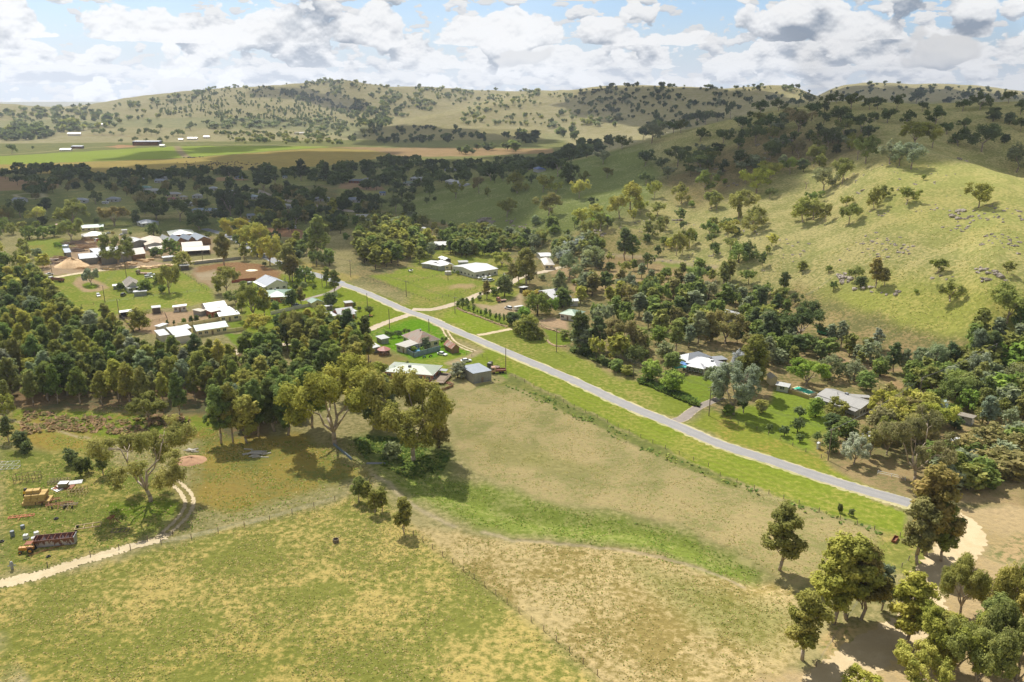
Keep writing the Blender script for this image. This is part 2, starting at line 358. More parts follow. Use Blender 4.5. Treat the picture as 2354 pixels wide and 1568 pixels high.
region('A', [(2100,600),(2354,560),(2354,840),(2240,760)], (196,176,146), (172,146,116), .35, 3)
region('B', [(100,580),(600,540),(850,570),(1040,640),(1020,720),(760,730),(560,740),(330,690),(240,800),(60,680)], (178,140,104), (196,160,120), .3, 3)
region('B', [(60,650),(320,620),(340,700),(260,790),(140,740)], (206,188,158), (184,156,120), .4, 3)
region('B', [(800,170),(1060,155),(1350,200),(1330,240),(1240,280),(1100,260),(900,250)], (172,136,108), (150,120,90), .3, 3)
region('B', [(1240,520),(1420,560),(1700,660),(1900,710),(1720,770),(1500,690),(1250,600)], (186,176,98), (206,178,124), .4, 3)
region('H', [(180,430),(420,400),(620,380),(700,440),(1050,440),(1050,520),(560,540),(200,640)], (206,178,144), (186,160,124), .3, 2)
region('H', [(1150,520),(1400,500),(1420,600),(1200,610)], LAWN, soft=1.5)
region('H', [(1100,700),(1430,670),(1430,840),(1330,870),(1180,780)], LAWN, (120,176,28), .3, 1.5)
# grove floor and the creek flat at left
region('M', [(-200,500),(0,450),(1150,540),(1500,600),(2354,600),(2354,1412),(1900,1412),(1700,1200),(1500,1190),(1000,1150),(100,1160),(-200,1000)], (160,136,104), (110,112,64), .45, 5)
region('M', [(60,1160),(500,1140),(1000,1160),(1500,1200),(1900,1200),(1960,1412),(900,1412),(400,1290),(60,1230)], (130,160,48), (168,140,84), .35, 4, tuft=1.3)
region('G', [(60,170),(300,170),(600,240),(870,360),(860,400),(700,470),(400,420),(100,330)], (184,160,86), (160,160,74), .45, 6)
region('G', [(0,400),(700,440),(1000,600),(1500,660),(1400,1100),(600,1350),(0,1450)], (132,148,58), (196,178,110), .38, 5, tuft=1.2)
region('N', [(100,660),(1000,620),(1300,850),(1500,980),(1000,1100),(400,1300),(60,1200)], (176,158,86), (132,138,60), .42, 5, tuft=1.2)
region('N', [(100,950),(400,1000),(900,1040),(850,1120),(300,1150)], (184,158,98), soft=9, amt=.4)
region('G', [(870,850),(1300,860),(1540,850),(1500,980),(1100,1020),(860,930)], (108,144,40), (150,160,60), .3, 3)
region('N', [(1400,650),(1560,620),(1760,650),(2000,700),(2160,720),(2240,800),(2200,980),(2100,1060),(1900,1060),(1700,960),(1480,850)], (116,142,62), (150,160,80), .35, 7, tuft=1.3)
# stubble field between fence and drain, the two lower paddocks
region('D', [(1000,912),(1060,880),(1120,866),(1180,880),(1290,935),(1400,990),(1500,1036),(1600,1082),(1700,1122),(1870,1176),(2000,1218),(2090,1240),(2110,1290),(1960,1310),(1830,1345),(1790,1330),(1700,1262),(1560,1205),(1400,1168),(1250,1148),(1110,1095),(1050,1040),(1040,960)], (198,182,134), (156,154,94), .45, 2.5, tuft=.8)
region('D', [(1090,1010),(1200,1020),(1330,1070),(1420,1090),(1300,1090),(1160,1060)], (150,156,72), (180,168,110), .5, 6, amt=.7)
region('D', [(900,1200),(1180,1245),(1480,1265),(1700,1340),(1830,1350),(1860,1420),(1800,1568),(1900,1700),(1500,1700),(1280,1470),(1090,1330)], (174,158,100), (212,192,144), .52, 3, tuft=1)
region('D', [(1440,1290),(1700,1370),(1840,1420),(1770,1500),(1600,1440)], (132,148,58), soft=8, amt=.6)
region('D', [(-100,1370),(200,1310),(440,1240),(770,1160),(860,1120),(940,1210),(1090,1330),(1250,1450),(1500,1700),(-200,1700)], (148,156,64), (210,190,122), .46, 4, tuft=1.2)
region('D', [(0,1430),(200,1440),(400,1470),(800,1460),(900,1568),(0,1600)], (140,150,58), (196,178,104), .4, 14, amt=.7)
region('D', [(870,1070),(950,1085),(1060,1108),(1150,1120),(1280,1165),(1400,1182),(1560,1222),(1680,1268),(1755,1322),(1735,1345),(1640,1322),(1500,1262),(1300,1240),(1180,1235),(1080,1205),(960,1150),(880,1110)], (130,158,60), (164,168,86), .42, 5, tuft=1.1)
region('D', [(1080,900),(1180,868),(1300,925),(1420,985),(1500,1020),(1600,1068),(1700,1110),(1690,1122),(1590,1084),(1490,1038),(1380,985),(1270,935),(1180,888),(1110,882)], (128,142,66), (150,150,80), .4, 2)
# mown verge south of the road
region('D', [(1060,845),(1090,810),(1150,800),(1300,860),(1500,962),(1700,1040),(1900,1110),(2080,1175),(2080,1240),(2000,1212),(1870,1168),(1700,1106),(1600,1066),(1500,1018),(1400,970),(1290,915),(1180,862)], (134,166,48), (178,172,84), .36, 1.5)
for k, am in ((.25, .4), (.5, .5), (.75, .35)):
    a = [(1180,862),(1290,915),(1400,970),(1500,1018),(1600,1066),(1700,1106),(1870,1168),(2000,1212)]; b = [(1180,818),(1300,878),(1410,930),(1510,985),(1620,1030),(1720,1066),(1890,1122),(2020,1172)]
    stroke('D', [(p[0]*(1-k)+q[0]*k, p[1]*(1-k)+q[1]*k) for p, q in zip(a, b)], .8, (186,178,96), soft=1.6, amt=am)
# turning area and dirt road, bottom right
region('L', [(-600,1700),(640,1460),(930,1215),(1100,1240),(1165,1150),(1165,1020),(1270,920),(1250,800),(1190,700),(1290,560),(1140,520),(1120,500),(1330,540),(1560,560),(1900,520),(2000,700),(1773,740),(1620,780),(1600,850),(1773,900),(1900,1400),(1900,1700)], (204,182,142), (188,166,124), .35, 2.5)
region('L', [(1540,830),(1620,770),(1773,720),(1900,720),(1900,900),(1680,880)], (140,150,80), (200,174,134), .5, 3)
region('L', [(640,1480),(560,1300),(700,1240),(860,1240),(620,1460)], (150,156,70), (206,180,132), .5, 3)
region('L', [(980,700),(1150,740),(1230,850),(1190,960),(960,900),(900,800)], (148,158,66), (190,174,110), .4, 3)
# worn tracks painted into the turf (the larger ones are sheets of their own)
stroke('G', [(1440,680),(1530,780),(1570,870),(1545,980),(1440,1110),(1340,1170)], 4.6, (170,156,96), soft=2, amt=.6)
for sgn in (0, 1):
    pass
stroke('N', [(1560,960),(1690,1030),(1790,1150),(1900,1220),(2100,1330),(2240,1400)], .9, PALE, soft=1.6, amt=.8)
stroke('D', [(1110,1222),(1180,1243),(1300,1250),(1450,1268),(1560,1292),(1640,1318),(1710,1350)], .8, PALE, soft=1.4, amt=.85)
stroke('D', [(1180,1241),(1300,1248),(1440,1262),(1600,1302),(1700,1336)], 1.2, (120,110,70), soft=1.5, amt=.4)
stroke('D', [(425,1235),(540,1205),(640,1182),(770,1148)], 1.0, (200,184,130), soft=2.5, amt=.28)
stroke('D', [(640,1168),(700,1150),(760,1138)], .8, (200,184,136), soft=1.5, amt=.45)
stroke('G', [(60,165),(250,205),(430,250),(620,300),(830,355)], 1.0, PALE, soft=1.6, amt=.85)
stroke('D', [(-60,1480),(10,1530),(60,1600)], 2.6, PALE, soft=2, amt=.8)
stroke('I', [(1500,460),(1640,510),(1700,590),(1760,680),(1870,740),(2000,780),(2060,800)], 3.6, (170,160,100), soft=2, amt=.7)
stroke('I', [(2060,790),(1950,850),(1830,880),(1740,920)], 4, (212,188,150), soft=2, amt=.8)
stroke('I', [(680,600),(720,650),(850,690)], 3, (206,184,146), soft=2, amt=.8)
stroke('I', [(470,520),(560,560),(640,590)], 2.4, (206,184,146), soft=2, amt=.7)
stroke('K', [(500,740),(700,800),(1000,900),(1500,920),(1800,960)], 4, (204,172,132), soft=4, amt=.8)
stroke('K', [(1100,950),(1250,1060),(1450,1180),(1600,1260)], 4, (196,160,118), soft=4, amt=.8)
stroke('R', [(1430,760),(1200,850),(1080,910),(860,990),(600,1040),(0,1120)], 2.0, (200,186,130), soft=3, amt=.5)

# ---------------------------------------------------------------- materials
MATS = {}
def newmat(name):
    m = bpy.data.materials.new(name); m.use_nodes = True; return m, NT(m.node_tree)
def out(t, bsdf): t.link(bsdf, t.n('ShaderNodeOutputMaterial').inputs[0])

def ground_material():
    m, t = newmat('ground'); pos = t.n('ShaderNodeNewGeometry').outputs['Position']
    a = t.n('ShaderNodeVertexColor', layer_name='ca'); b = t.n('ShaderNodeVertexColor', layer_name='cb')
    n1 = t.noise(pos, .62, 5, .62); n2 = t.noise(pos, .055, 5, .6, .4); n3 = t.noise(pos, .009, 4, .6); n4 = t.noise(pos, 2.6, 3, .6)
    f = t.math('ADD', t.math('MULTIPLY', n1, .42), t.math('ADD', t.math('MULTIPLY', n2, .42), t.math('MULTIPLY', n4, .16)))
    th = t.math('SUBTRACT', .66, t.math('MULTIPLY', a.outputs[1], .32))
    k = t.ss(t.math('SUBTRACT', f, th), -.055, .055)
    c = t.mix(k, a.outputs[0], b.outputs[0])
    # tone drift over large and small patches
    v = t.math('ADD', .72, t.math('ADD', t.math('MULTIPLY', n3, .26), t.math('MULTIPLY', t.ss(n1, .3, .7), .30)))
    hs = t.n('ShaderNodeHueSaturation', {'Hue': t.math('ADD', .489, t.math('MULTIPLY', n2, .022)), 'Saturation': 1.0, 'Value': v, 'Color': c}).outputs[0]
    # dark weed clumps
    vor = t.n('ShaderNodeTexVoronoi', {'Vector': pos, 'Scale': .55, 'Randomness': 1.0}).outputs[0]
    tf = t.math('MULTIPLY', t.ss(b.outputs[1], .9, 1.4), t.math('MULTIPLY', t.ss(vor, .34, .12), t.ss(n2, .5, .62)))
    hs = t.mix(t.math('MULTIPLY', tf, .55), hs, (.055, .075, .02, 1))
    bump = t.n('ShaderNodeBump', {'Strength': .75, 'Distance': .35, 'Height': t.math('ADD', n1, t.math('MULTIPLY', n4, .5))}).outputs[0]
    bs = t.n('ShaderNodeBsdfDiffuse', {0: hs, 1: 1.0, 2: bump}); out(t, bs.outputs[0]); return m

def mesh_obj(name, verts, faces, mat=None, parent=None, smooth=False, loc=None):
    me = bpy.data.meshes.new(name)
    v = np.asarray(verts, np.float32).reshape(-1, 3)
    if isinstance(faces, np.ndarray):
        k = faces.shape[1]; me.vertices.add(len(v)); me.vertices.foreach_set('co', v.ravel())
        me.loops.add(faces.size); me.loops.foreach_set('vertex_index', faces.ravel().astype(np.int32))
        me.polygons.add(len(faces)); me.polygons.foreach_set('loop_start', np.arange(0, faces.size, k, dtype=np.int32))
        try: me.polygons.foreach_set('loop_total', np.full(len(faces), k, np.int32))
        except Exception: pass
        me.update(calc_edges=True)
    else:
        me.from_pydata([tuple(map(float, q)) for q in v], [], faces)
    if smooth: me.polygons.foreach_set('use_smooth', np.ones(len(me.polygons), bool))
    if mat:
        for mm in (mat if isinstance(mat, (list, tuple)) else [mat]): me.materials.append(mm)
    o = bpy.data.objects.new(name, me); C.objects.link(o)
    if parent is not None: o.parent = parent
    if loc is not None: o.location = loc
    return o
def tag(o, label=None, cat=None, group=None, kind=None):
    if label: o['label'] = label
    if cat: o['category'] = cat
    if group: o['group'] = group
    if kind: o['kind'] = kind
    return o
def empty(name, loc, rz=0.):
    o = bpy.data.objects.new(name, None); C.objects.link(o); o.location = loc; o.rotation_euler = (0, 0, rz); o.empty_display_size = .5
    return o

nr_, nc_ = TX.shape
idx = np.arange(nr_ * nc_).reshape(nr_, nc_)
fc = np.stack([idx[:-1, :-1], idx[:-1, 1:], idx[1:, 1:], idx[1:, :-1]], -1).reshape(-1, 4)[:, ::-1]
GM = ground_material()
go = mesh_obj('terrain', np.stack([TX, TY, TZ], -1), np.ascontiguousarray(fc), GM, smooth=True)
for nm, arr in (('ca', CA), ('cb', CB)):
    at = go.data.attributes.new(nm, 'FLOAT_COLOR', 'POINT'); at.data.foreach_set('color', arr.reshape(-1, 4).ravel())
tag(go, 'rolling paddocks, valley floor and grassy hills', 'ground', kind='structure')
# apron of ground behind and beneath the viewpoint
go2 = None

# ---------------------------------------------------------------- roads and tracks, sheets lying on the ground
def catmull(P, n=8):
    P = [Vector(p) for p in P]; P = [P[0] * 2 - P[1]] + P + [P[-1] * 2 - P[-2]]; o = []
    for i in range(1, len(P) - 2):
        for k in range(n):
            t = k / n; o.append(.5 * ((2*P[i]) + (P[i+1]-P[i-1])*t + (2*P[i-1]-5*P[i]+4*P[i+1]-P[i+2])*t*t + (3*P[i]-P[i-1]-3*P[i+1]+P[i+2])*t**3))
    return o + [P[-2]]
def strip(name, c, pts, width, mat, z, label, cat, ragged=0., offs=0., w_end=None):
    P = [hit(c, *p) if len(p) == 2 else hit(p[0], p[1], p[2]) for p in pts]
    P = catmull([(p.x, p.y, 0) for p in P], 14)
    v = []; f = []; NX = 13
    for i, p in enumerate(P):
        q = P[min(i+1, len(P)-1)] - P[max(i-1, 0)]; q.z = 0; q.normalize(); nrm = Vector((-q.y, q.x, 0))
        wd = width if w_end is None else width + (w_end - width) * i / (len(P)-1)
        for k in range(NX):
            s = (k / (NX-1) - .5) * wd + offs
            if ragged and k in (0, NX-1): s += (random.random() - .5) * ragged
            a = p + nrm * s; v.append((a.x, a.y, float(ground(a.x, a.y)) + z + (.05 * (1 - abs(k / (NX-1) - .5) * 2) if not ragged else 0)))
        if i:
            b = (i-1) * NX
            for k in range(NX-1): f.append((b+k, b+NX+k, b+NX+k+1, b+k+1))
    o = mesh_obj(name, v, f, mat, smooth=True); at = o.data.attributes.new('cross', 'FLOAT', 'POINT'); at.data.foreach_set('value', np.tile(np.linspace(-.5, .5, NX), len(P)).astype(np.float32))
    return tag(o, label, cat, kind='structure')
def surf_mat(name, c1, c2, s1=.5, rough=.9, bump=.1, k=None):
    k = KA if k is None else k
    m, t = newmat(name); pos = t.n('ShaderNodeNewGeometry').outputs['Position']
    n1 = t.noise(pos, s1, 5, .6); n2 = t.noise(pos, s1 * .12, 4, .6); n3 = t.noise(pos, s1 * 9, 3, .6)
    f = t.ss(t.math('ADD', t.math('MULTIPLY', n1, .5), t.math('MULTIPLY', n2, .5)), .4, .6)
    c = t.mix(f, s2l(c1, k) + (1,), s2l(c2, k) + (1,))
    c = t.mix(t.math('MULTIPLY', t.ss(n3, .35, .7), .25), c, s2l([x * .8 for x in c1], k) + (1,))
    if 'seal' in name:   # polished wheel paths and an oily middle
        cr = t.math('ABSOLUTE', t.n('ShaderNodeAttribute', attribute_name='cross').outputs['Fac']); wp = t.math('MULTIPLY', t.ss(t.math('ABSOLUTE', t.math('SUBTRACT', cr, .24)), .10, .02), t.ss(n2, .3, .6)); c = t.mix(t.math('MULTIPLY', wp, .3), c, s2l([x * .82 for x in c1], k) + (1,)); c = t.mix(t.math('MULTIPLY', t.ss(cr, .40, .5), t.ss(n1, .4, .55)), c, s2l((196,180,140), k) + (1,))
    bp = t.n('ShaderNodeBump', {'Strength': .5, 'Distance': bump, 'Height': n3}).outputs[0]
    out(t, t.n('ShaderNodeBsdfPrincipled', {'Base Color': c, 'Roughness': rough, 'Normal': bp}).outputs[0]); return m
M_SEAL = surf_mat('seal', (146,144,142), (154,151,147), .3)
M_GRAV = surf_mat('gravel', (188,172,146), (174,156,128), .5)
M_TRACK = surf_mat('pale_dirt', (200,182,146), (184,166,128), .5)
M_DRIVE = surf_mat('drive_seal', (146,134,124), (132,122,110), .5)
M_TROAD = surf_mat('town_seal', (136,142,152), (146,144,138), .3)
strip('road_shoulder', 'D', [('B',1690,772),('B',2000,888),('E',335,1068),('E',620,1165),('E',930,1305),('J',500,615),('J',1000,846),('J',1500,1052),('L',0,182),('L',300,280),('L',600,380),('L',850,456),('L',1000,500),('L',1150,545)], 6.7, surf_mat('shoulder', (190,178,132), (160,160,92), .8), .03, 'gravelly straw coloured shoulder of the sealed road', 'road shoulder', ragged=1.2)
strip('road', 'D', [('B',1690,770),('B',2000,885),('E',335,1063),('E',620,1163),('E',930,1303),('J',500,613),('J',1000,843),('J',1500,1050),('L',0,180),('L',300,277),('L',600,377),('L',850,452),('L',1000,493),('L',1110,527)], 5.5, M_SEAL, .07, 'grey sealed country road running diagonally past the houses', 'road', ragged=.25)
strip('town_road', 'D', [('B',190,170),('B',440,245),('B',690,378),('B',830,455),('B',1100,585),('B',1470,692),('B',1700,772)], 7, M_TROAD, .09, 'bluish sealed street leading up into the town', 'road', ragged=.3)
strip('town_street', 'D', [('P',1690,930),('P',1780,950),('P',1900,1000),('P',2120,1040),('P',2354,1080),('Q',140,1095)], 11, surf_mat('town_street', (186,170,150), (170,160,144), .2), .12, 'pale brown street crossing the shaded town', 'road', ragged=.3)
strip('gravel_road', 'D', [('I',1330,365),('I',1200,412),('I',1000,480),('I',850,545),('I',700,590),('I',500,622),('I',340,642),('H',1900,815),('H',1700,850),('H',1380,880),('H',1200,960)], 4.6, M_GRAV, .05, 'pale gravel road branching left from the sealed road', 'road', ragged=.9)
strip('gravel_side_road', 'D', [('E',430,1060),('E',640,1062),('E',850,1015),('E',1040,950),('E',1160,895),('E',1330,850),('E',1480,790),('E',1640,700),('E',1900,640),('E',2050,600),('E',2200,570)], 5.2, M_GRAV, .05, 'pale gravel road branching right towards the white sheds', 'road', ragged=.9)
strip('house_driveway', 'J', [(1490,1010),(1560,985),(1640,920),(1720,875),(1830,830),(1900,800)], 4.4, M_DRIVE, .06, 'short grey driveway with brown tree shadow beside the tall pole', 'driveway', ragged=.3, w_end=3.2)
strip('lawn_driveway', 'B', [(1270,965),(1400,925),(1560,880),(1640,840),(1700,800)], 3, M_DRIVE, .05, 'curved grey driveway across the bright lawn to the brick house', 'driveway', ragged=.2)
strip('farm_track', 'G', [(-200,1590),(0,1545),(200,1500),(400,1450),(560,1400),(700,1350),(860,1305),(1000,1262),(1180,1215),(1340,1165),(1400,1120)], 4.2, M_TRACK, .04, 'pale dirt farm track curving along the machinery paddock', 'track', ragged=1.3, w_end=3.0)
for s_, nm in ((-1, 'wheel_rut'), (1, 'wheel_rut')):
    strip(nm, 'G', [(1390,1125),(1470,1050),(1545,970),(1590,880),(1570,800),(1500,720),(1440,675)], 1.0, M_TRACK, .04, 'one of two pale wheel ruts bending round the large leaning gum', 'track', ragged=.5, offs=s_ * 1.1)['group'] = 'wheel ruts round the leaning gum'
strip('sawmill_lane', 'A', [(560,720),(760,680),(960,650),(1200,620),(1450,600),(1900,570),(2120,535),(2300,515),(2500,500)], 5, M_TRACK, .05, 'pale dirt lane along the front of the timber yard', 'track', ragged=1)
strip('short_driveway', 'E', [(1150,1345),(1250,1330),(1400,1300),(1530,1275)], 3, M_TRACK, .04, 'short pale dirt driveway ending at the stone edged garden', 'driveway', ragged=.6)
for s_ in (-1, 1):
    strip('drive_rut', 'I', [(1560,490),(1650,520),(1700,600),(1760,680),(1870,740),(2000,790)], .9, M_TRACK, .04, 'one of two pale wheel ruts beside the sealed road near the rusty roofed house', 'track', ragged=.4, offs=s_ * 1.0)['group'] = 'wheel ruts beside the sealed road'
strip('creek_dirt_road', 'L', [(1250,560),(1400,640),(1430,740),(1330,860),(1240,960),(1190,1060),(1190,1160),(1100,1260),(900,1380),(740,1500),(600,1620)], 9, surf_mat('creek_road', (208,186,146), (194,172,130), .3), .03, 'wide sandy dirt road winding between the foreground gums', 'track', ragged=1.4, w_end=8)

# ================================================================ builders
class MB:
    def __init__(s): s.v = []; s.f = []
    def quad(s, *p):
        b = len(s.v); s.v += [tuple(q) for q in p]; s.f.append(tuple(range(b, b + len(p)))); return s
    def hull(s, bot, top):
        b = len(s.v); n = len(bot); s.v += [tuple(q) for q in bot] + [tuple(q) for q in top]
        s.f.append(tuple(b + i for i in reversed(range(n)))); s.f.append(tuple(b + n + i for i in range(n)))
        for i in range(n): j = (i + 1) % n; s.f.append((b+i, b+j, b+n+j, b+n+i))
        return s
    def box(s, x0, x1, y0, y1, z0, z1, tx=0, ty=0):
        return s.hull([(x0,y0,z0),(x1,y0,z0),(x1,y1,z0),(x0,y1,z0)], [(x0+tx,y0+ty,z1),(x1-tx,y0+ty,z1),(x1-tx,y1-ty,z1),(x0+tx,y1-ty,z1)])
    def tube(s, a, b, r0, r1=None, n=6):
        a = Vector(a); b = Vector(b); r1 = r0 if r1 is None else r1; d = (b - a).normalized()
        u = d.orthogonal().normalized(); w_ = d.cross(u)
        c = [(math.cos(i*2*math.pi/n), math.sin(i*2*math.pi/n)) for i in range(n)]
        return s.hull([a + u*p*r0 + w_*q*r0 for p, q in c], [b + u*p*r1 + w_*q*r1 for p, q in c])
    def lathe(s, cx, cy, prof, n=16, axis='z'):
        b = len(s.v)
        for r, z in prof:
            for i in range(n):
                p, q = math.cos(i*2*math.pi/n)*r, math.sin(i*2*math.pi/n)*r
                s.v.append((cx+p, cy+q, z) if axis == 'z' else (cx+p, z, cy+q))
        for k in range(len(prof)-1):
            for i in range(n):
                j = (i+1) % n; s.f.append((b+k*n+i, b+k*n+j, b+(k+1)*n+j, b+(k+1)*n+i) if axis == 'z' else (b+k*n+j, b+k*n+i, b+(k+1)*n+i, b+(k+1)*n+j))
        s.f.append(tuple(b + i for i in (reversed(range(n)) if axis == 'z' else range(n)))); e = b + (len(prof)-1)*n; s.f.append(tuple(e + i for i in (range(n) if axis == 'z' else reversed(range(n)))))
        return s
    def slab(s, p, t):
        """thin plate: polygon p thickened downwards by t"""
        return s.hull([(q[0], q[1], q[2]-t) for q in p], p)
    def build(s, name, mat, parent=None, smooth=False, loc=None, bevel=0.):
        o = mesh_obj(name, s.v, s.f, mat, parent, smooth, loc)
        if bevel:
            b = o.modifiers.new('bevel', 'BEVEL'); b.width = bevel; b.segments = 2; b.limit_method = 'ANGLE'; b.angle_limit = R_(40)
        return o

def paint(name, c, rough=.5, metal=0., vary=.12, scale=1.2, k=KA):
    key = ('paint', name)
    if key in MATS: return MATS[key]
    m, t = newmat(name); pos = t.n('ShaderNodeTexCoord').outputs['Object']
    n1 = t.noise(pos, scale, 4, .6); n2 = t.noise(pos, scale * 7, 3, .6)
    col = s2l(c, k); f = t.math('MULTIPLY', t.ss(t.math('ADD', t.math('MULTIPLY', n1, .6), t.math('MULTIPLY', n2, .4)), .35, .65), vary * 2)
    cc = t.mix(f, col + (1,), tuple(x * .62 for x in col) + (1,))
    out(t, t.n('ShaderNodeBsdfPrincipled', {'Base Color': cc, 'Roughness': rough, 'Metallic': metal}).outputs[0]); MATS[key] = m; return m
def roofmat(name, c, axis=0, rust=0., rc=(150,96,66), rough=.42, sheet=.76):
    """ribbed metal sheeting: ribs as bump, joints between sheets, weathering and optional rust"""
    key = ('roof', name, axis)
    if key in MATS: return MATS[key]
    m, t = newmat(name); tc = t.n('ShaderNodeTexCoord').outputs['Object']; s = t.n('ShaderNodeSeparateXYZ', {0: tc}); along = s.outputs[axis]
    rib = t.math('ABSOLUTE', t.math('SINE', t.math('MULTIPLY', along, math.pi / .3)))
    cell = t.n('ShaderNodeTexWhiteNoise', {1: t.math('FLOOR', t.math('DIVIDE', along, sheet))}, noise_dimensions='1D').outputs[0]
    sc = t.n('ShaderNodeMapping', {0: tc, 3: (1.6, .25, .25) if axis == 0 else (.25, 1.6, .25)}).outputs[0]
    n1 = t.noise(sc, 1.2, 5, .65); n2 = t.noise(tc, .35, 4, .6)
    col = s2l(c, KA * .66)
    base = t.mix(t.math('MULTIPLY', t.ss(n1, .35, .7), .5), col + (1,), tuple(x * .66 for x in col) + (1,))
    base = t.mix(t.math('MULTIPLY', t.math('SUBTRACT', cell, .4), .32), base, tuple(x * .7 for x in col) + (1,))
    if rust: base = t.mix(t.ss(t.math('ADD', t.math('MULTIPLY', n1, .5), t.math('MULTIPLY', t.math('ADD', n2, t.math('MULTIPLY', cell, .25)), .5)), .68 - rust * .3, .76 - rust * .3), base, s2l(rc, KA) + (1,))
    bp = t.n('ShaderNodeBump', {'Strength': .6, 'Distance': .05, 'Height': rib}).outputs[0]
    out(t, t.n('ShaderNodeBsdfPrincipled', {'Base Color': base, 'Roughness': rough + rust * .3, 'Metallic': 0.0, 'Normal': bp}).outputs[0]); MATS[key] = m; return m
def brickmat(name, c):
    key = ('brick', name)
    if key in MATS: return MATS[key]
    m, t = newmat(name); tc = t.n('ShaderNodeTexCoord').outputs['Object']; s = t.n('ShaderNodeSeparateXYZ', {0: tc}).outputs
    v = t.n('ShaderNodeCombineXYZ', {0: t.math('ADD', s[0], s[1]), 1: s[2], 2: 0}).outputs[0]; col = s2l(c, KA)
    b = t.n('ShaderNodeTexBrick', {'Vector': v, 'Color1': col + (1,), 'Color2': tuple(x * .72 for x in col) + (1,), 'Mortar': s2l((200,186,166), KA * .8) + (1,), 'Scale': 4.4, 'Mortar Size': .012}).outputs[0]
    n = t.noise(tc, .9, 4, .6); cc = t.mix(t.math('MULTIPLY', t.ss(n, .4, .7), .3), b, tuple(x * .6 for x in col) + (1,))
    out(t, t.n('ShaderNodeBsdfPrincipled', {'Base Color': cc, 'Roughness': .9}).outputs[0]); MATS[key] = m; return m
def boardmat(name, c, step=.2, vert=False, vary=.3):
    key = ('board', name)
    if key in MATS: return MATS[key]
    m, t = newmat(name); tc = t.n('ShaderNodeTexCoord').outputs['Object']; s = t.n('ShaderNodeSeparateXYZ', {0: tc}).outputs
    q = t.math('DIVIDE', t.math('ADD', s[0], s[1]) if vert else s[2], step); cell = t.n('ShaderNodeTexWhiteNoise', {1: t.math('FLOOR', q)}, noise_dimensions='1D').outputs[0]
    fr = t.math('FRACT', q); gap = t.ss(fr, .12, .0); n = t.noise(tc, 1.5, 4, .6); col = s2l(c, KA)
    cc = t.mix(t.math('MULTIPLY', cell, vary), col + (1,), tuple(x * .6 for x in col) + (1,)); cc = t.mix(t.math('MULTIPLY', t.ss(n, .45, .7), vary), cc, tuple(x * .6 for x in col) + (1,))
    bp = t.n('ShaderNodeBump', {'Strength': .6, 'Distance': .03, 'Height': t.math('SUBTRACT', 1.0, gap)}).outputs[0]
    out(t, t.n('ShaderNodeBsdfPrincipled', {'Base Color': cc, 'Roughness': .8, 'Normal': bp}).outputs[0]); MATS[key] = m; return m
def glassmat():
    if 'glass' in MATS: return MATS['glass']
    m, t = newmat('window_glass'); out(t, t.n('ShaderNodeBsdfPrincipled', {'Base Color': (.03,.04,.05,1), 'Roughness': .08, 'IOR': 1.5}).outputs[0]); MATS['glass'] = m; return m
WHITE = (236,236,236); CREAM = (226,214,176); GREY = (178,182,186)
P_WHITE = paint('white_paint', (216,216,214), .45, vary=.06); P_CREAM = paint('cream_paint', CREAM, .6); P_GREY = paint('grey_paint', (150,152,156), .6)
P_DARK = paint('dark_void', (60,56,52), .9); P_TRIM = paint('trim', (228,226,220), .5, vary=.05); P_TIMB = paint('old_timber', (142,124,104), .9, vary=.3); P_RUST = paint('rust', (150,92,62), .85, vary=.35, scale=2.)
P_TYRE = paint('rubber', (52,50,48), .9); P_CONC = paint('concrete', (190,184,174), .9, vary=.2)

def add_windows(root, L, W, h, sides, zoff=0.):
    """sides: list of (side, n, door?) ; side in 'f','b' along x and 'l','r' along y"""
    for side, n, dr in sides:
        ln = L if side in 'fb' else W
        for i in range(n):
            t = (i + .5) / n * ln - ln / 2; isdoor = dr and i == n // 2
            ww, z0, z1 = (.95, .05, 2.05) if isdoor else (min(1.7, ln / n * .55), .95, min(2.15, h - .25))
            e = .04; fw = .09
            def rect(x0, x1, za, zb, d0, d1, mb):
                if side == 'f': mb.box(x0, x1, -W/2 - d1, -W/2 - d0, za, zb)
                elif side == 'b': mb.box(x0, x1, W/2 + d0, W/2 + d1, za, zb)
                elif side == 'l': mb.box(-L/2 - d1, -L/2 - d0, x0, x1, za, zb)
                else: mb.box(L/2 + d0, L/2 + d1, x0, x1, za, zb)
            if isdoor:
                mb = MB(); rect(t-ww/2, t+ww/2, z0, z1, .0, .05, mb); mb.build('door', P_TIMB, root)
            else:
                fr = MB(); rect(t-ww/2-fw, t+ww/2+fw, z1, z1+fw, 0, .07, fr); rect(t-ww/2-fw, t+ww/2+fw, z0-fw, z0, 0, .09, fr)
                rect(t-ww/2-fw, t-ww/2, z0, z1, 0, .07, fr); rect(t+ww/2, t+ww/2+fw, z0, z1, 0, .07, fr); rect(t-.03, t+.03, z0, z1, .025, .065, fr)
                f = fr.build('window', P_TRIM, root)
                pn = MB(); rect(t-ww/2, t-.03, z0, z1, 0, .02, pn); rect(t+.03, t+ww/2, z0, z1, 0, .02, pn); pn.build('pane', glassmat(), f)

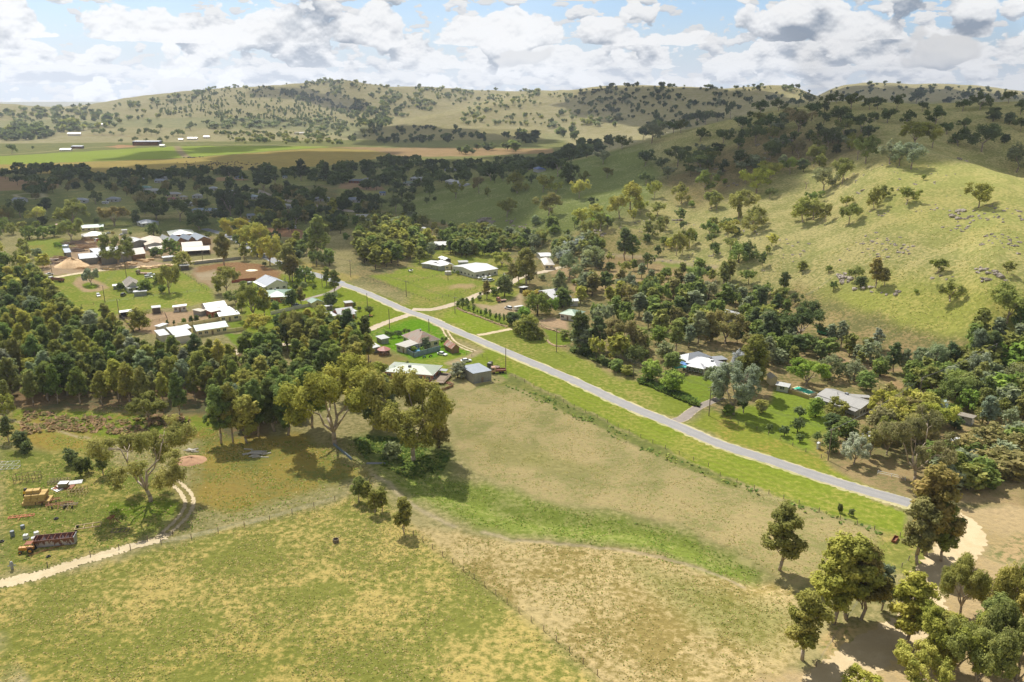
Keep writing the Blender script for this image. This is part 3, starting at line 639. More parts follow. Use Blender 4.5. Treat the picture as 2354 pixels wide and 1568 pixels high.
def frame3(c, a, b, d, h):
    B = hit(c, *b, up=h); A = hit(c, *a, up=h); Dd = hit(c, *d, up=h)
    g = float(min(ground(B.x, B.y), ground(A.x, A.y), ground(Dd.x, Dd.y)))
    u = (A - B); u.z = 0; v = (Dd - B); v.z = 0; L = u.length; W = v.length
    # square the footprint about its longer side
    if L >= W:
        ux = u.normalized(); vy = Vector((-ux.y, ux.x, 0)); 
        if vy.dot(v) < 0: vy = -vy
        W = max(abs(v.dot(vy)), W * .75)
    else:
        vy = v.normalized(); ux = Vector((-vy.y, vy.x, 0))
        if ux.dot(u) < 0: ux = -ux
        L = max(abs(u.dot(ux)), L * .75)
    cen = Vector((B.x, B.y, g)) + ux * L / 2 + vy * W / 2
    # local x = ux or -ux so that the frame is right handed
    if ux.x * vy.y - ux.y * vy.x < 0: ux = -ux
    return cen, math.atan2(ux.y, ux.x), L, W, g

def roof_faces(L, W, h, kind, rise, ov=.45):
    x, y = L/2 + ov, W/2 + ov; polys = []; gab = []
    if kind == 'gx':
        k = rise * (ov / (W/2)); z0 = h - k
        polys = [[(-x,-y,z0),(x,-y,z0),(x,0,h+rise),(-x,0,h+rise)], [(x,y,z0),(-x,y,z0),(-x,0,h+rise),(x,0,h+rise)]]
        gab = [[(-L/2,-W/2,h),(-L/2,W/2,h),(-L/2,0,h+rise-.02)], [(L/2,W/2,h),(L/2,-W/2,h),(L/2,0,h+rise-.02)]]
    elif kind == 'gy':
        k = rise * (ov / (L/2)); z0 = h - k
        polys = [[(-x,y,z0),(-x,-y,z0),(0,-y,h+rise),(0,y,h+rise)], [(x,-y,z0),(x,y,z0),(0,y,h+rise),(0,-y,h+rise)]]
        gab = [[(L/2,-W/2,h),(-L/2,-W/2,h),(0,-W/2,h+rise-.02)], [(-L/2,W/2,h),(L/2,W/2,h),(0,W/2,h+rise-.02)]]
    elif kind == 'hip':
        m = min(x, y); rx = x - m; ry = y - m; z0 = h - .05
        if x >= y: r0, r1 = (-rx, 0, h+rise), (rx, 0, h+rise)
        else: r0, r1 = (0, -ry, h+rise), (0, ry, h+rise)
        if rx < .01 and ry < .01:
            polys = [[(-x,-y,z0),(x,-y,z0),r0], [(x,-y,z0),(x,y,z0),r0], [(x,y,z0),(-x,y,z0),r0], [(-x,y,z0),(-x,-y,z0),r0]]
        elif x >= y: polys = [[(-x,-y,z0),(x,-y,z0),r1,r0], [(x,-y,z0),(x,y,z0),r1], [(x,y,z0),(-x,y,z0),r0,r1], [(-x,y,z0),(-x,-y,z0),r0]]
        else: polys = [[(-x,-y,z0),(x,-y,z0),r0], [(x,-y,z0),(x,y,z0),r1,r0], [(x,y,z0),(-x,y,z0),r1], [(-x,y,z0),(-x,-y,z0),r0,r1]]
    else:   # skillion: rises along +y ('sy') or +x ('sx')
        if kind == 'sx': polys = [[(-x,-y,h+.05),(x,-y,h+rise),(x,y,h+rise),(-x,y,h+.05)]]
        else: polys = [[(-x,-y,h+.05),(x,-y,h+.05),(x,y,h+rise),(-x,y,h+rise)]]
    return polys, gab
FOOT = []
def block(root, L, W, h, kind, rise, rm, wm, names=('wall', 'roof'), off=(0,0,0), open_side=None, ov=.45, base=.4):
    ox, oy, oz = off
    polys, gab = roof_faces(L, W, h, kind, rise, ov)
    mb = MB()
    for p in polys: mb.slab([(q[0]+ox, q[1]+oy, q[2]+oz+.12) for q in p], .12)
    rf = mb.build(names[1], rm, root)
    wl = MB(); T = .15
    sides = dict(f=(-L/2,L/2,-W/2,-W/2+T), b=(-L/2,L/2,W/2-T,W/2), l=(-L/2,-L/2+T,-W/2+T,W/2-T), r=(L/2-T,L/2,-W/2+T,W/2-T))
    for s_, (x0, x1, y0, y1) in sides.items():
        if open_side and s_ in open_side: continue
        wl.box(x0+ox, x1+ox, y0+oy, y1+oy, -base+oz, h+oz)
    for g in gab:
        n = Vector(g[1]) - Vector(g[0]); n = Vector((n.y, -n.x, 0)).normalized() * -.1
        wl.hull([(q[0]+ox, q[1]+oy, q[2]+oz) for q in g], [(q[0]+ox+n.x, q[1]+oy+n.y, q[2]+oz) for q in g]) if False else wl.quad(*[(q[0]+ox, q[1]+oy, q[2]+oz) for q in g])
    if kind == 'sy':
        z1 = h + rise * .97
        wl.box(-L/2+ox, L/2+ox, W/2-T+oy, W/2+oy, h+oz, z1-.05+oz)
        for sx in (-1, 1): wl.quad((sx*L/2+ox, -W/2+oy, h+oz), (sx*L/2+ox, W/2+oy, h+oz), (sx*L/2+ox, W/2+oy, z1-.05+oz))
    if kind == 'sx':
        z1 = h + rise * .97
        wl.box(L/2-T+ox, L/2+ox, -W/2+oy, W/2+oy, h+oz, z1-.05+oz)
        for sy in (-1, 1): wl.quad((-L/2+ox, sy*W/2+oy, h+oz), (L/2+ox, sy*W/2+oy, h+oz), (L/2+ox, sy*W/2+oy, z1-.05+oz))
    if wl.v: wl.build(names[0], wm, root)
    if open_side:
        for s_ in open_side:
            n = max(2, int((L if s_ in 'fb' else W) / 4) + 1)
            for i in range(n):
                t = i / (n-1)
                x_, y_ = (-L/2+.1+(L-.2)*t, -W/2+.1 if s_ == 'f' else W/2-.1) if s_ in 'fb' else (-L/2+.1 if s_ == 'l' else L/2-.1, -W/2+.1+(W-.2)*t)
                MB().box(x_-.09+ox, x_+.09+ox, y_-.09+oy, y_+.09+oy, -base+oz, h+oz).build('post', P_TIMB, root)
    return rf

def house(name, label, cat, c, a, b, d, h, kind, rise, rm, wm, win=(), open_side=None, group=None, extra=None, fascia=True, ov=.45):
    cen, rz, L, W, g = frame3(c, a, b, d, h)
    root = empty(name, cen, rz); tag(root, label, cat, group)
    if isinstance(rm, tuple): rm = roofmat(rm[0], rm[1], 0 if kind in ('gx', 'sy', 'hip') else 1, *rm[2:])
    # which local sides face the viewer
    block(root, L, W, h, kind, rise, rm, wm, open_side=front_side(root, open_side, L, W), ov=ov)
    if win: add_windows(root, L, W, h, [(s_, n, dr) for s_, n, dr in zip(facing(root), [w_[0] for w_ in win], [w_[1] for w_ in win])])
    if fascia and kind in ('gx', 'gy', 'hip') and h > 2.3:
        gt = MB(); x, y = L/2 + ov, W/2 + ov; zz = h - (rise * ov / (W/2) if kind == 'gx' else rise * ov / (L/2) if kind == 'gy' else .05) + .1
        if kind != 'gy': gt.box(-x, x, -y-.1, -y, zz-.16, zz-.02); gt.box(-x, x, y, y+.1, zz-.16, zz-.02)
        if kind != 'gx': gt.box(-x-.1, -x, -y, y, zz-.16, zz-.02); gt.box(x, x+.1, -y, y, zz-.16, zz-.02)
        gt.build('gutter', P_TRIM, root)
    FOOT.append((cen.x, cen.y, max(L, W) / 2))
    if extra: extra(root, L, W, h, rise)
    return root
def facing(root):
    """local side letters ordered by how much they face the viewer"""
    rz = root.rotation_euler.z; to = -Vector((root.location.x, root.location.y, 0)).normalized()
    loc = Matrix.Rotation(-rz, 3, 'Z') @ to
    s = [('f', -loc.y), ('b', loc.y), ('l', -loc.x), ('r', loc.x)]; return [k for k, v in sorted(s, key=lambda q: -q[1])]
def front_side(root, os_, L, W):
    if not os_: return None
    f = facing(root)
    if os_ == 'front':
        for s_ in f[:2]:
            if (L >= W) == (s_ in 'fb'): return s_
        return f[0]
    if os_ == 'gable': return f[0]
    return os_
def flue(root, x, y, z, h=.9, r=.12): MB().tube((x, y, z), (x, y, z+h), r).tube((x, y, z+h), (x, y, z+h+.12), r*1.8, r*.4).build('flue', P_GREY, root)
def chimney(root, x, y, z, h, w_=.7, m=None): MB().box(x-w_/2, x+w_/2, y-w_/2, y+w_/2, z, z+h).box(x-w_/2-.08, x+w_/2+.08, y-w_/2-.08, y+w_/2+.08, z+h, z+h+.18).build('chimney', m or brickmat('red_brick', (176,104,74)), root)
def cooler(root, x, y, z): MB().box(x-.55, x+.55, y-.55, y+.55, z+.1, z+1.0, .08, .08).box(x-.3, x+.3, y-.3, y+.3, z-.4, z+.1).build('roof_cooler', P_GREY, root)

# ---------------------------------------------------------------- vehicles
def car_mats(col): n = 'car_%d_%d_%d' % col; return paint(n, col, .25, vary=.03)
def make_car(col, kind='sedan'):
    """unit facing +x, wheels on z=0"""
    root = empty('parked_car', (0,0,0)); m = car_mats(col); L = dict(sedan=4.6, wagon=4.7, ute=5.1, suv=4.8)[kind]; W = 1.82; hb = dict(sedan=.88, wagon=.9, ute=1.05, suv=1.08)[kind]; ht = dict(sedan=1.42, wagon=1.5, ute=1.78, suv=1.85)[kind]; z0 = .28 if kind in ('sedan','wagon') else .4
    y = W/2; b = MB()
    prof = [(-L/2, z0+.1), (-L/2+.05, hb-.08), (-L/2+.25, hb), (L*.2, hb), (L/2-.35, hb-.14), (L/2-.03, hb-.3), (L/2, z0+.1), (L/2-.15, z0-.05), (-L/2+.15, z0-.05)]
    b.hull([(p[0], y, p[1]) for p in prof], [(p[0], -y, p[1]) for p in prof])
    b.build('body', m, root, bevel=.09)
    c0, c1, c2, c3 = dict(sedan=(-1.75,-1.15,.35,1.15), wagon=(-2.2,-2.0,.35,1.15), ute=(-.75,-.6,.55,1.2), suv=(-2.3,-2.15,.45,1.15))[kind]
    cab = MB().hull([(c0,-y+.06,hb),(c3,-y+.06,hb),(c3,y-.06,hb),(c0,y-.06,hb)], [(c1,-y+.22,ht-.05),(c2,-y+.22,ht-.05),(c2,y-.22,ht-.05),(c1,y-.22,ht-.05)])
    cab.build('windows', glassmat(), root)
    MB().box(c1-.02, c2+.02, -y+.2, y-.2, ht-.05, ht+.02, .06, .06).build('car_roof', m, root)
    if kind == 'ute': MB().box(-L/2+.06, c0-.06, -y+.02, y-.02, hb, hb+.28).box(-L/2+.14, c0-.14, -y+.1, y-.1, hb+.28, hb+.281).build('tray', P_GREY if sum(col) < 500 else m, root)
    for sx in (-.31, .31):
        for sy in (-1, 1):
            wm = MB().lathe(0, .33, [(.33, -.11), (.33, .11)], 14, 'y').build('wheel', P_TYRE, root); wm.location = (L*sx, sy*(y-.07), 0)
            MB().lathe(0, .33, [(.19, -.125), (.19, .125)], 10, 'y').build('rim', P_GREY, wm)
    for sy in (-1, 1): MB().box(L/2-.12, L/2+.005, sy*.62-.17, sy*.62+.17, hb-.34, hb-.2).build('headlight', P_TRIM, root)
    return root
def kids(o): return [c for c in bpy.data.objects if c.parent == o] if False else list(o.children)
def copy_tree(o, parent=None):
    c = o.copy(); C.objects.link(c); c.parent = parent
    for ch in kids(o): copy_tree(ch, c)
    return c
CARS = {}
def car(label, c, p0, p1, col, kind='sedan', group=None, cat=None):
    """p0 rear and p1 front picture points on the ground"""
    A = hit(c, *p0); B = hit(c, *p1); mid = (A + B) / 2; ang = math.atan2(B.y - A.y, B.x - A.x)
    key = (col, kind)
    if key in CARS: r = copy_tree(CARS[key])
    else: r = make_car(col, kind); CARS[key] = r
    r.location = (mid.x, mid.y, float(ground(mid.x, mid.y)) + .03); r.rotation_euler = (0, 0, ang)
    for k in ('group',):
        if k in r: del r[k]
    return tag(r, label, cat or ('ute' if kind == 'ute' else 'car'), group)
def truck(label, c, p0, p1, cabcol, bedcol, L=8., load=None, name='truck'):
    A = hit(c, *p0); B = hit(c, *p1); mid = (A + B) / 2; root = empty(name, (mid.x, mid.y, float(ground(mid.x, mid.y)) + .03), math.atan2(B.y - A.y, B.x - A.x)); tag(root, label, 'truck')
    m = car_mats(cabcol)
    MB().hull([(L/2-1.9,-1.15,.7),(L/2,-1.15,.7),(L/2,1.15,.7),(L/2-1.9,1.15,.7)], [(L/2-1.9,-1.1,2.7),(L/2-.35,-1.1,2.7),(L/2-.35,1.1,2.7),(L/2-1.9,1.1,2.7)]).build('cab', m, root, bevel=.1)
    MB().box(L/2-.24, L/2+.01, -.95, .95, 1.55, 2.3).box(L/2-1.3, L/2-.5, -1.17, 1.17, 1.6, 2.3).build('windscreen', glassmat(), root)
    MB().box(-L/2, L/2-2.0, -.45, .45, .6, .95).build('chassis', P_DARK, root)
    bm_ = paint('bed_%d_%d_%d' % bedcol, bedcol, .7, vary=.25); bd = MB().box(-L/2, L/2-2.1, -1.2, 1.2, .97, 1.12)
    if load: bd.box(-L/2, L/2-2.1, -1.2, -1.12, 1.12, 1.12+load).box(-L/2, L/2-2.1, 1.12, 1.2, 1.12, 1.12+load).box(-L/2, -L/2+.08, -1.12, 1.12, 1.12, 1.12+load).box(L/2-2.2, L/2-2.1, -1.12, 1.12, 1.12, 1.3+load)
    bd.build('tray', bm_, root)
    for x in (L/2-1.1, -L/2+1.2, -L/2+2.3):
        for sy in (-1, 1):
            wm = MB().lathe(0, .48, [(.48, -.15), (.48, .15)], 14, 'y').build('wheel', P_TYRE, root); wm.location = (x, sy*.98, 0)
    return root

# ---------------------------------------------------------------- poles, wires, fences
P_POLE = paint('pole_wood', (132,118,102), .9, vary=.25); P_WIRE = paint('wire', (112,110,106), .5, .3)
def pole(label, c, base, top, arms=1, lean=False):
    p = hit(c, *base); h = max(6., height_at(p, c, *top)); ang = random.uniform(.3, .8)
    root = empty('power_pole', p, ang); tag(root, label, 'power pole')
    MB().tube((0,0,-.5), (0,0,h), .19, .13, 8).build('post', P_POLE, root)
    for i in range(arms):
        z = h - .35 - i * .9; ar = MB().box(-1.15, 1.15, -.07, .07, z-.07, z+.07).build('crossarm', P_POLE, root)
        ins = MB()
        for x in (-1.05, -.4, .4, 1.05): ins.lathe(x, 0, [(.05, z+.07), (.07, z+.16), (.04, z+.24)], 6)
        ins.build('insulator', P_TRIM, ar)
    return p, h, ang
def wire(label, pts):
    mb = MB()
    for off in (-1.0, -.35, .35, 1.0):
        for (p, h, a), (q, g, b) in zip(pts[:-1], pts[1:]):
            A = p + Vector((math.cos(a)*off, math.sin(a)*off, h-.15)); B = q + Vector((math.cos(b)*off, math.sin(b)*off, g-.15)); prev = A
            for k in range(1, 9):
                t = k / 8; X = A.lerp(B, t); X.z -= 4 * t * (1-t) * (B - A).length * .018; mb.tube(prev, X, .018, n=3); prev = X
    return tag(mb.build('power_line', P_WIRE), label, 'power line')
def fence(label, c, pts, step=4., h=1.2, pm=None, wires=4, group=None, name='wire_fence', maxp=90):
    P = [hit(c, *p) if len(p) == 2 else hit(*p) for p in pts]; root = empty(name, P[0]); tag(root, label, 'fence', group); O = P[0]; pm = pm or P_TIMB; wm = MB(); n = 0
    pts_ = []
    for A, B in zip(P[:-1], P[1:]):
        L = (B - A).length; k = max(1, int(L / step))
        for i in range(k): pts_.append(A.lerp(B, i / k))
    pts_.append(P[-1])
    if len(pts_) > maxp: pts_ = pts_[:maxp]
    proto = None
    for q in pts_:
        q.z = float(ground(q.x, q.y))
        if proto is None: proto = MB().box(-.07, .07, -.07, .07, -.3, h + .1).build('post', pm, root); o = proto
        else: o = proto.copy(); C.objects.link(o); o.parent = root
        o.location = q - O
    for q, r in zip(pts_[:-1], pts_[1:]):
        for i in range(wires): z = h * (i + 1) / wires - .05; wm.tube(q - O + Vector((0,0,z)), r - O + Vector((0,0,z)), .012 if wires > 3 else .05, n=3)
    wm.build('wire' if wires > 3 else 'rail', P_WIRE if wires > 3 else pm, root); return root
def panel_wall(name, label, c, pts, h, mat, cap=None, cat='fence', t=.06):
    P = [hit(c, *p) for p in pts]; root = empty(name, P[0]); tag(root, label, cat); O = P[0]
    for A, B in zip(P[:-1], P[1:]):
        d = B - A; d.z = 0; n = Vector((-d.y, d.x, 0)).normalized() * t; k = max(1, int(d.length / 2.4))
        mb = MB()
        for i in range(k):
            a = A.lerp(B, i/k) - O; b = A.lerp(B, (i+1)/k) - O; g = d.normalized() * .04
            mb.hull([a+g-n+Vector((0,0,-.2)), b-g-n+Vector((0,0,-.2)), b-g+n+Vector((0,0,-.2)), a+g+n+Vector((0,0,-.2))], [a+g-n+Vector((0,0,h)), b-g-n+Vector((0,0,h)), b-g+n+Vector((0,0,h)), a+g+n+Vector((0,0,h))])
        mb.build('panel', mat, root)
        ps = MB()
        for i in range(k+1): a = A.lerp(B, i/k) - O; ps.box(a.x-.08, a.x+.08, a.y-.08, a.y+.08, a.z-.2, a.z+h+.08)
        ps.build('post', cap or mat, root)
    return root

# ================================================================ buildings
R_WHITE = ('white_sheet', (240,240,240)); R_PALE = ('pale_sheet', (214,214,210)); R_GREY = ('grey_sheet', (176,180,186)); R_BLUEG = ('bluegrey_sheet', (168,178,190)); R_GREEN = ('green_sheet', (150,182,158))
R_SAGE = ('sage_sheet', (192,202,178)); R_CRM = ('cream_sheet', (226,214,190)); R_BROWN = ('brown_sheet', (160,140,116), .5, (134,100,74)); R_RUSTY = ('rusty_sheet', (196,184,170), .75); R_TAUPE = ('taupe_sheet', (176,164,146), .25, (190,176,160))
W_BRICK = brickmat('orange_brick', (190,118,78)); W_RED = brickmat('red_brick', (176,104,74)); W_WB = boardmat('white_boards', (226,224,216), .2); W_GREYB = boardmat('grey_sheeting', (158,160,158), .5, True, .4); W_CRM = boardmat('cream_boards', (226,212,168), .2, False, .12)
W_TIN = boardmat('old_tin', (150,150,144), .6, True, .45); W_WOOD = boardmat('brown_boards', (150,118,84), .3, True, .5); W_CLAD = boardmat('pale_cladding', (204,202,194), .25, False, .12); W_DK = boardmat('dark_sheeting', (92,86,82), .5, True, .3)

# --- sawmill and the yard around it
house('timber_shed', 'large open timber shed with the brightest white roof, behind the big gum', 'shed', 'A', (990,392), (1110,490), (1440,452), 5, 'sx', .8, R_WHITE, W_TIN, open_side='front', fascia=False)
house('timber_shed', 'grey gabled timber shed left of the bright white roof beside the sawdust heap', 'shed', 'A', (856,452), (885,502), (1082,478), 4.2, 'gy', 1.8, R_GREY, W_TIN, open_side='front', fascia=False)
house('timber_shed', 'brown roofed open lean-to with stacked timber right of the big gum', 'shed', 'A', (1440,395), (1462,462), (1605,462), 4, 'sy', .5, R_TAUPE, W_WOOD, open_side='front', fascia=False)
house('timber_shed', 'pale twin gabled open shed behind the bright white roof', 'shed', 'A', (1345,285), (1462,322), (1605,300), 5, 'gx', 1.2, R_PALE, W_TIN, open_side='front', fascia=False)
house('timber_shed', 'low cream gabled shed with rusty patches in the middle of the timber yard', 'shed', 'A', (1560,275), (1605,352), (1812,338), 3.8, 'gx', 1.5, ('rusted_cream', (222,208,182), .35, (170,120,86)), W_CLAD, fascia=False)
for i, (a_, b_, d_, lb) in enumerate([((1765,268), (1860,305), (1900,292), 'smallest and leftmost of the row of grey gabled sheds'), ((1868,266), (1958,302), (2045,298), 'second grey gabled shed from the left in the timber yard row'), ((1985,258), (2082,292), (2182,292), 'third grey gabled shed from the left in the timber yard row'), ((2088,252), (2180,295), (2325,282), 'largest, rightmost gabled shed of the row, with brown boarded end')]):
    house('gabled_shed', lb, 'shed', 'A', a_, b_, d_, 4.2, 'gx', 2.2, R_BLUEG if i else R_PALE, W_WOOD, fascia=False, group='row of gabled timber yard sheds', win=[(2, 1)] if i == 3 else ())
house('house', 'brown walled house with dull green and grey roof behind the gabled shed row', 'house', 'A', (1850,198), (1876,242), (2130,208), 3, 'hip', 2.2, ('dull_green', (168,176,160)), brickmat('dark_brick', (134,92,74)), win=[(3, 0)])
house('timber_shed', 'cream shed with stepped roof nearest the rust coloured yard', 'shed', 'A', (2000,322), (2016,372), (2232,352), 4, 'gy', 1.5, R_CRM, W_WOOD, fascia=False)
house('timber_shed', 'long cream open sided shed at the front right of the timber yard', 'shed', 'A', (2010,378), (2018,420), (2310,402), 3.4, 'gy', 1.5, R_CRM, W_WOOD, open_side='front', fascia=False)
house('timber_rack', 'long low cream racking roof beside the red car', 'shed', 'A', (1640,375), (1662,402), (1795,378), 2.6, 'sy', .3, R_CRM, W_WOOD, open_side='front', fascia=False)
house('tank_shed', 'narrow open truck shed with pale blue roof below the round blue tank', 'shed', 'A', (700,392), (722,440), (783,438), 3, 'sx', .3, ('pale_blue', (206,216,230)), W_TIN, open_side='front', fascia=False)
def verandah(root, L, W, h, rise):
    f = facing(root); y = -W/2 if 'f' in f[:2] else W/2; s_ = -1 if y < 0 else 1
    MB().slab([(-L/2-.2, y, h-.1), (L/2+.2, y, h-.1), (L/2+.2, y+s_*2.2, h-.5), (-L/2-.2, y+s_*2.2, h-.5)], .08).build('verandah_roof', roofmat(*R_PALE[:2], 0), root)
    for i in range(5): x = -L/2 + .1 + i * (L-.2) / 4; MB().box(x-.06, x+.06, y+s_*2.1-.06, y+s_*2.1+.06, -.2, h-.5).build('post', P_TRIM, root)
def porch_gable(root, L, W, h, rise):
    sx = 1 if 'r' in facing(root)[:2] else -1; x = sx * L/2
    MB().slab([(x, -W/2, h-.1), (x, W/2, h-.1), (x+sx*2.2, W/2, h-.45), (x+sx*2.2, -W/2, h-.45)], .08).build('porch_roof', roofmat(*R_PALE[:2], 1), root)
    for i in range(3): y = -W/2 + .1 + i * (W-.2) / 2; MB().box(x+sx*2.1-.06, x+sx*2.1+.06, y-.06, y+.06, -.2, h-.45).build('post', P_TRIM, root)
    flue(root, -L*.2, .8, h + rise * .6)
house('weatherboard_house', 'small pale weatherboard house with steep worn taupe roof and front porch', 'house', 'A', (1360,748), (1402,812), (1542,792), 3.3, 'gx', 2.4, R_TAUPE, W_WB, win=[(2, 0), (3, 1)], extra=porch_gable)
house('water_tank_shed', 'low grey tin shed directly in front of the small weatherboard house', 'shed', 'A', (1468,858), (1476,872), (1612,862), 2.4, 'sy', .15, R_GREY, W_GREYB, fascia=False)
house('horse_shelter', 'white roofed three sided horse shelter, left one of two at the horse yard', 'shelter', 'A', (1318,1080), (1326,1098), (1468,1084), 3, 'sy', .3, R_WHITE, W_DK, open_side='front', fascia=False)
house('horse_shelter', 'small square white roofed horse shelter at the back of the horse yard', 'shelter', 'A', (1676,1026), (1684,1050), (1768,1042), 3, 'sx', .2, R_WHITE, W_DK, open_side='front', fascia=False)
house('garden_shed', 'long low cream shed with white roof right of the square horse shelter', 'shed', 'A', (1903,1022), (1912,1038), (2052,1026), 2.6, 'sy', .3, R_WHITE, W_CLAD, win=[(3, 1)], fascia=False)
house('carport', 'white roofed carport beside the bush at the corner of the bare block', 'shed', 'A', (1984,566), (1992,586), (2080,574), 2.8, 'sx', .3, R_PALE, W_DK, open_side='front', fascia=False)
house('garden_shed', 'tiny grey shed left of the small weatherboard house', 'shed', 'A', (1246,790), (1249,800), (1296,799), 2.2, 'gy', .5, R_GREY, W_TIN, fascia=False)
house('garden_shed', 'tiny pale shed by the parked white car behind the timber yard', 'shed', 'A', (1343,181), (1350,191), (1400,187), 2.6, 'sx', .2, R_PALE, W_CLAD, fascia=False)
house('house', 'long pale green roofed house at the back left of the timber yard', 'house', 'A', (870,140), (885,163), (1135,150), 2.8, 'gy', 1.6, R_GREEN, W_CRM, win=[(4, 1)])
house('house', 'cream walled house with pale hipped roof behind the log piles', 'house', 'A', (886,232), (905,258), (1165,240), 3, 'hip', 2.4, ('ivory_sheet', (228,222,204)), W_CRM, win=[(4, 1)])
house('house', 'shaded blue grey hipped roof house behind the timber yard', 'house', 'A', (1512,88), (1560,112), (1712,102), 2.8, 'hip', 1.8, R_BLUEG, W_CLAD, win=[(3, 0)])
house('hidden_shed', 'cream roof patch showing among the grove trees at the left edge', 'shed', 'A', (12,772), (18,798), (124,790), 6, 'gy', .8, R_CRM, W_CLAD, fascia=False)
house('stock_shed', 'low grey shed behind the two bushes beside the yard lane', 'shed', 'A', (1788,478), (1800,492), (1944,480), 2.4, 'sy', .2, R_GREY, W_GREYB, fascia=False)
house('garden_shed', 'small brick red shed at the edge of the shaded paddock behind the trees', 'shed', 'A', (614,118), (619,128), (661,122), 2.4, 'gy', .4, ('red_sheet', (176,84,70)), paint('red_wall', (160,70,58)), fascia=False)
# --- houses along the sealed road
def wbextra(root, L, W, h, rise): flue(root, -L*.1, -.8, h + rise*.6); cooler(root, -L*.25, .6, h + rise*.7); verandah(root, L, W, h, rise)
house('weatherboard_house', 'white weatherboard house with pale blue grey gabled roof next to the ploughed block', 'house', 'B', (768,742), (888,800), (1056,746), 3.6, 'gx', 2.6, ('palest_blue', (204,210,222)), W_WB, win=[(3, 0), (4, 1)], extra=wbextra)
def brx(root, L, W, h, rise): cooler(root, -L*.2, -1.5, h + rise*.6); MB().slab([(-L*.1,-W/2-.5,h-.7),(L*.3,-W/2-.5,h-.7),(L*.3,-W/2-4,h-1),(-L*.1,-W/2-4,h-1)], .1).build('patio_roof', roofmat('green_sheet', (150,182,158), 0), root); MB().box(L*.05,L*.25,.8,2.6,h+rise*.62,h+rise*.66).build('solar_panel', paint('solar', (60,76,96), .2), root)
house('brick_house', 'long orange brick house with pale green hipped roof', 'house', 'B', (892,852), (858,928), (1132,900), 3.3, 'hip', 1.8, R_GREEN, W_BRICK, win=[(5, 1)], extra=brx)
house('garage', 'small cream garage with green roof beside the white paling fence', 'garage', 'B', (1335,962), (1384,988), (1482,966), 2.6, 'gx', 1.1, ('mid_green', (120,160,134)), W_CRM, win=[(1, 1)])
def cot(root, L, W, h, rise):
    f = facing(root); y = -W/2 if 'f' in f[:2] else W/2; s_ = -1 if y < 0 else 1
    chimney(root, -L*.22, y+s_*.2, -.2, h+rise*.9+.6, .9); chimney(root, L*.16, y+s_*.2, -.2, h+rise*.9+.6, .9)
    MB().box(-L/2+.3, L/2-.3, min(y, y+s_*.5), max(y, y+s_*.5), -.2, .7).build('plinth', P_WHITE, root)
house('brick_cottage', 'red brick cottage with two tall chimneys and steep white roof', 'house', 'I', (655,358), (505,392), (440,348), 3.3, 'gx', 2.4, R_WHITE, W_RED, win=[(2, 0), (2, 0)], extra=cot)
house('cottage_wing', 'white lean-to wing on the left end of the red brick cottage', 'house wing', 'I', (357,364), (450,412), (500,390), 2.7, 'sx', .7, R_WHITE, W_WB, win=[(3, 1), (2, 0)])
house('cottage_verandah', 'white verandah roof on the right end of the red brick cottage', 'verandah', 'I', (610,326), (655,356), (698,352), 2.6, 'sx', .3, R_WHITE, W_WB, open_side='front', fascia=False)
house('tank_tower', 'brown slab sided tank tower with pale flat top behind the brick cottage', 'tower', 'I', (560,238), (580,258), (650,248), 5.2, 'sx', .15, R_PALE, W_WOOD, fascia=False)
house('outhouse', 'tiny white outhouse with lean-to behind the brick cottage', 'shed', 'I', (353,284), (364,296), (431,288), 2.3, 'sx', .2, R_WHITE, W_CLAD, open_side='front', fascia=False)
house('tin_garage', 'low tin garage under a dark tree in front of the brick cottage', 'garage', 'I', (257,418), (285,442), (375,428), 2.5, 'sy', .2, R_PALE, W_GREYB, fascia=False)
def rus(root, L, W, h, rise):
    flue(root, 0, 0, h + rise - .1, .7, .3); MB().slab([(-L/2-.3,-W*.1,h+.18),(-L*.12,-W*.1,h+.9),(-L*.12,-W/2-.4,h+.25),(-L/2-.3,-W/2-.4,h+.0)], .06).build('red_roof_patch', roofmat('faded_red', (190,134,120), 1), root)
    y = -W/2; MB().slab([(0,y+.2,h+.1),(L/2+.6,y+.2,h+.1),(L/2+.6,y-3.4,h-.4),(0,y-3.4,h-.4)], .08).build('verandah_roof', roofmat('taupe_sheet', (176,164,146), 0, .25, (190,176,160)), root)
    for i in range(4): MB().box(.2+i*L/6-.06, .2+i*L/6+.06, y-3.3, y-3.2, -.2, h-.4).build('post', P_TIMB, root)
house('old_homestead', 'old cream homestead with rusty brown pyramid roof and faded red patch', 'house', 'I', (1208,612), (1385,698), (1608,655), 3.1, 'hip', 3.2, R_BROWN, W_CRM, win=[(3, 0), (4, 1)], extra=rus)
house('flat_roofed_annex', 'white wall annex with flat streaky tin roof in front of the rusty roofed homestead', 'annex', 'I', (1156,708), (1240,745), (1377,705), 2.8, 'sy', .3, ('streaky', (206,200,188), .2, (150,140,124)), W_CLAD, win=[(2, 0), (2, 1)], fascia=False)
house('tin_shed', 'small grey tin shed at the back corner of the rusty roofed homestead yard', 'shed', 'I', (918,624), (975,656), (1040,636), 2.3, 'sy', .2, R_PALE, W_GREYB, fascia=False)
house('tin_shed', 'grey tin shed left of the red roofed gazebo', 'shed', 'I', (810,708), (882,752), (942,735), 2.5, 'sy', .25, R_PALE, W_GREYB, fascia=False)
house('slab_hut', 'small rusty striped gabled hut with timber walls near the road', 'shed', 'I', (1668,705), (1752,752), (1828,738), 2.6, 'gx', 1.5, R_RUSTY, W_WOOD, win=[(1, 1)], fascia=False)
house('machinery_shed', 'large grey corrugated shed with single plain roof, beside the parked old trucks', 'shed', 'I', (1850,955), (1985,1045), (2155,990), 3.8, 'sx', .35, R_BLUEG, W_TIN, win=[(1, 1)], fascia=False, ov=.15)
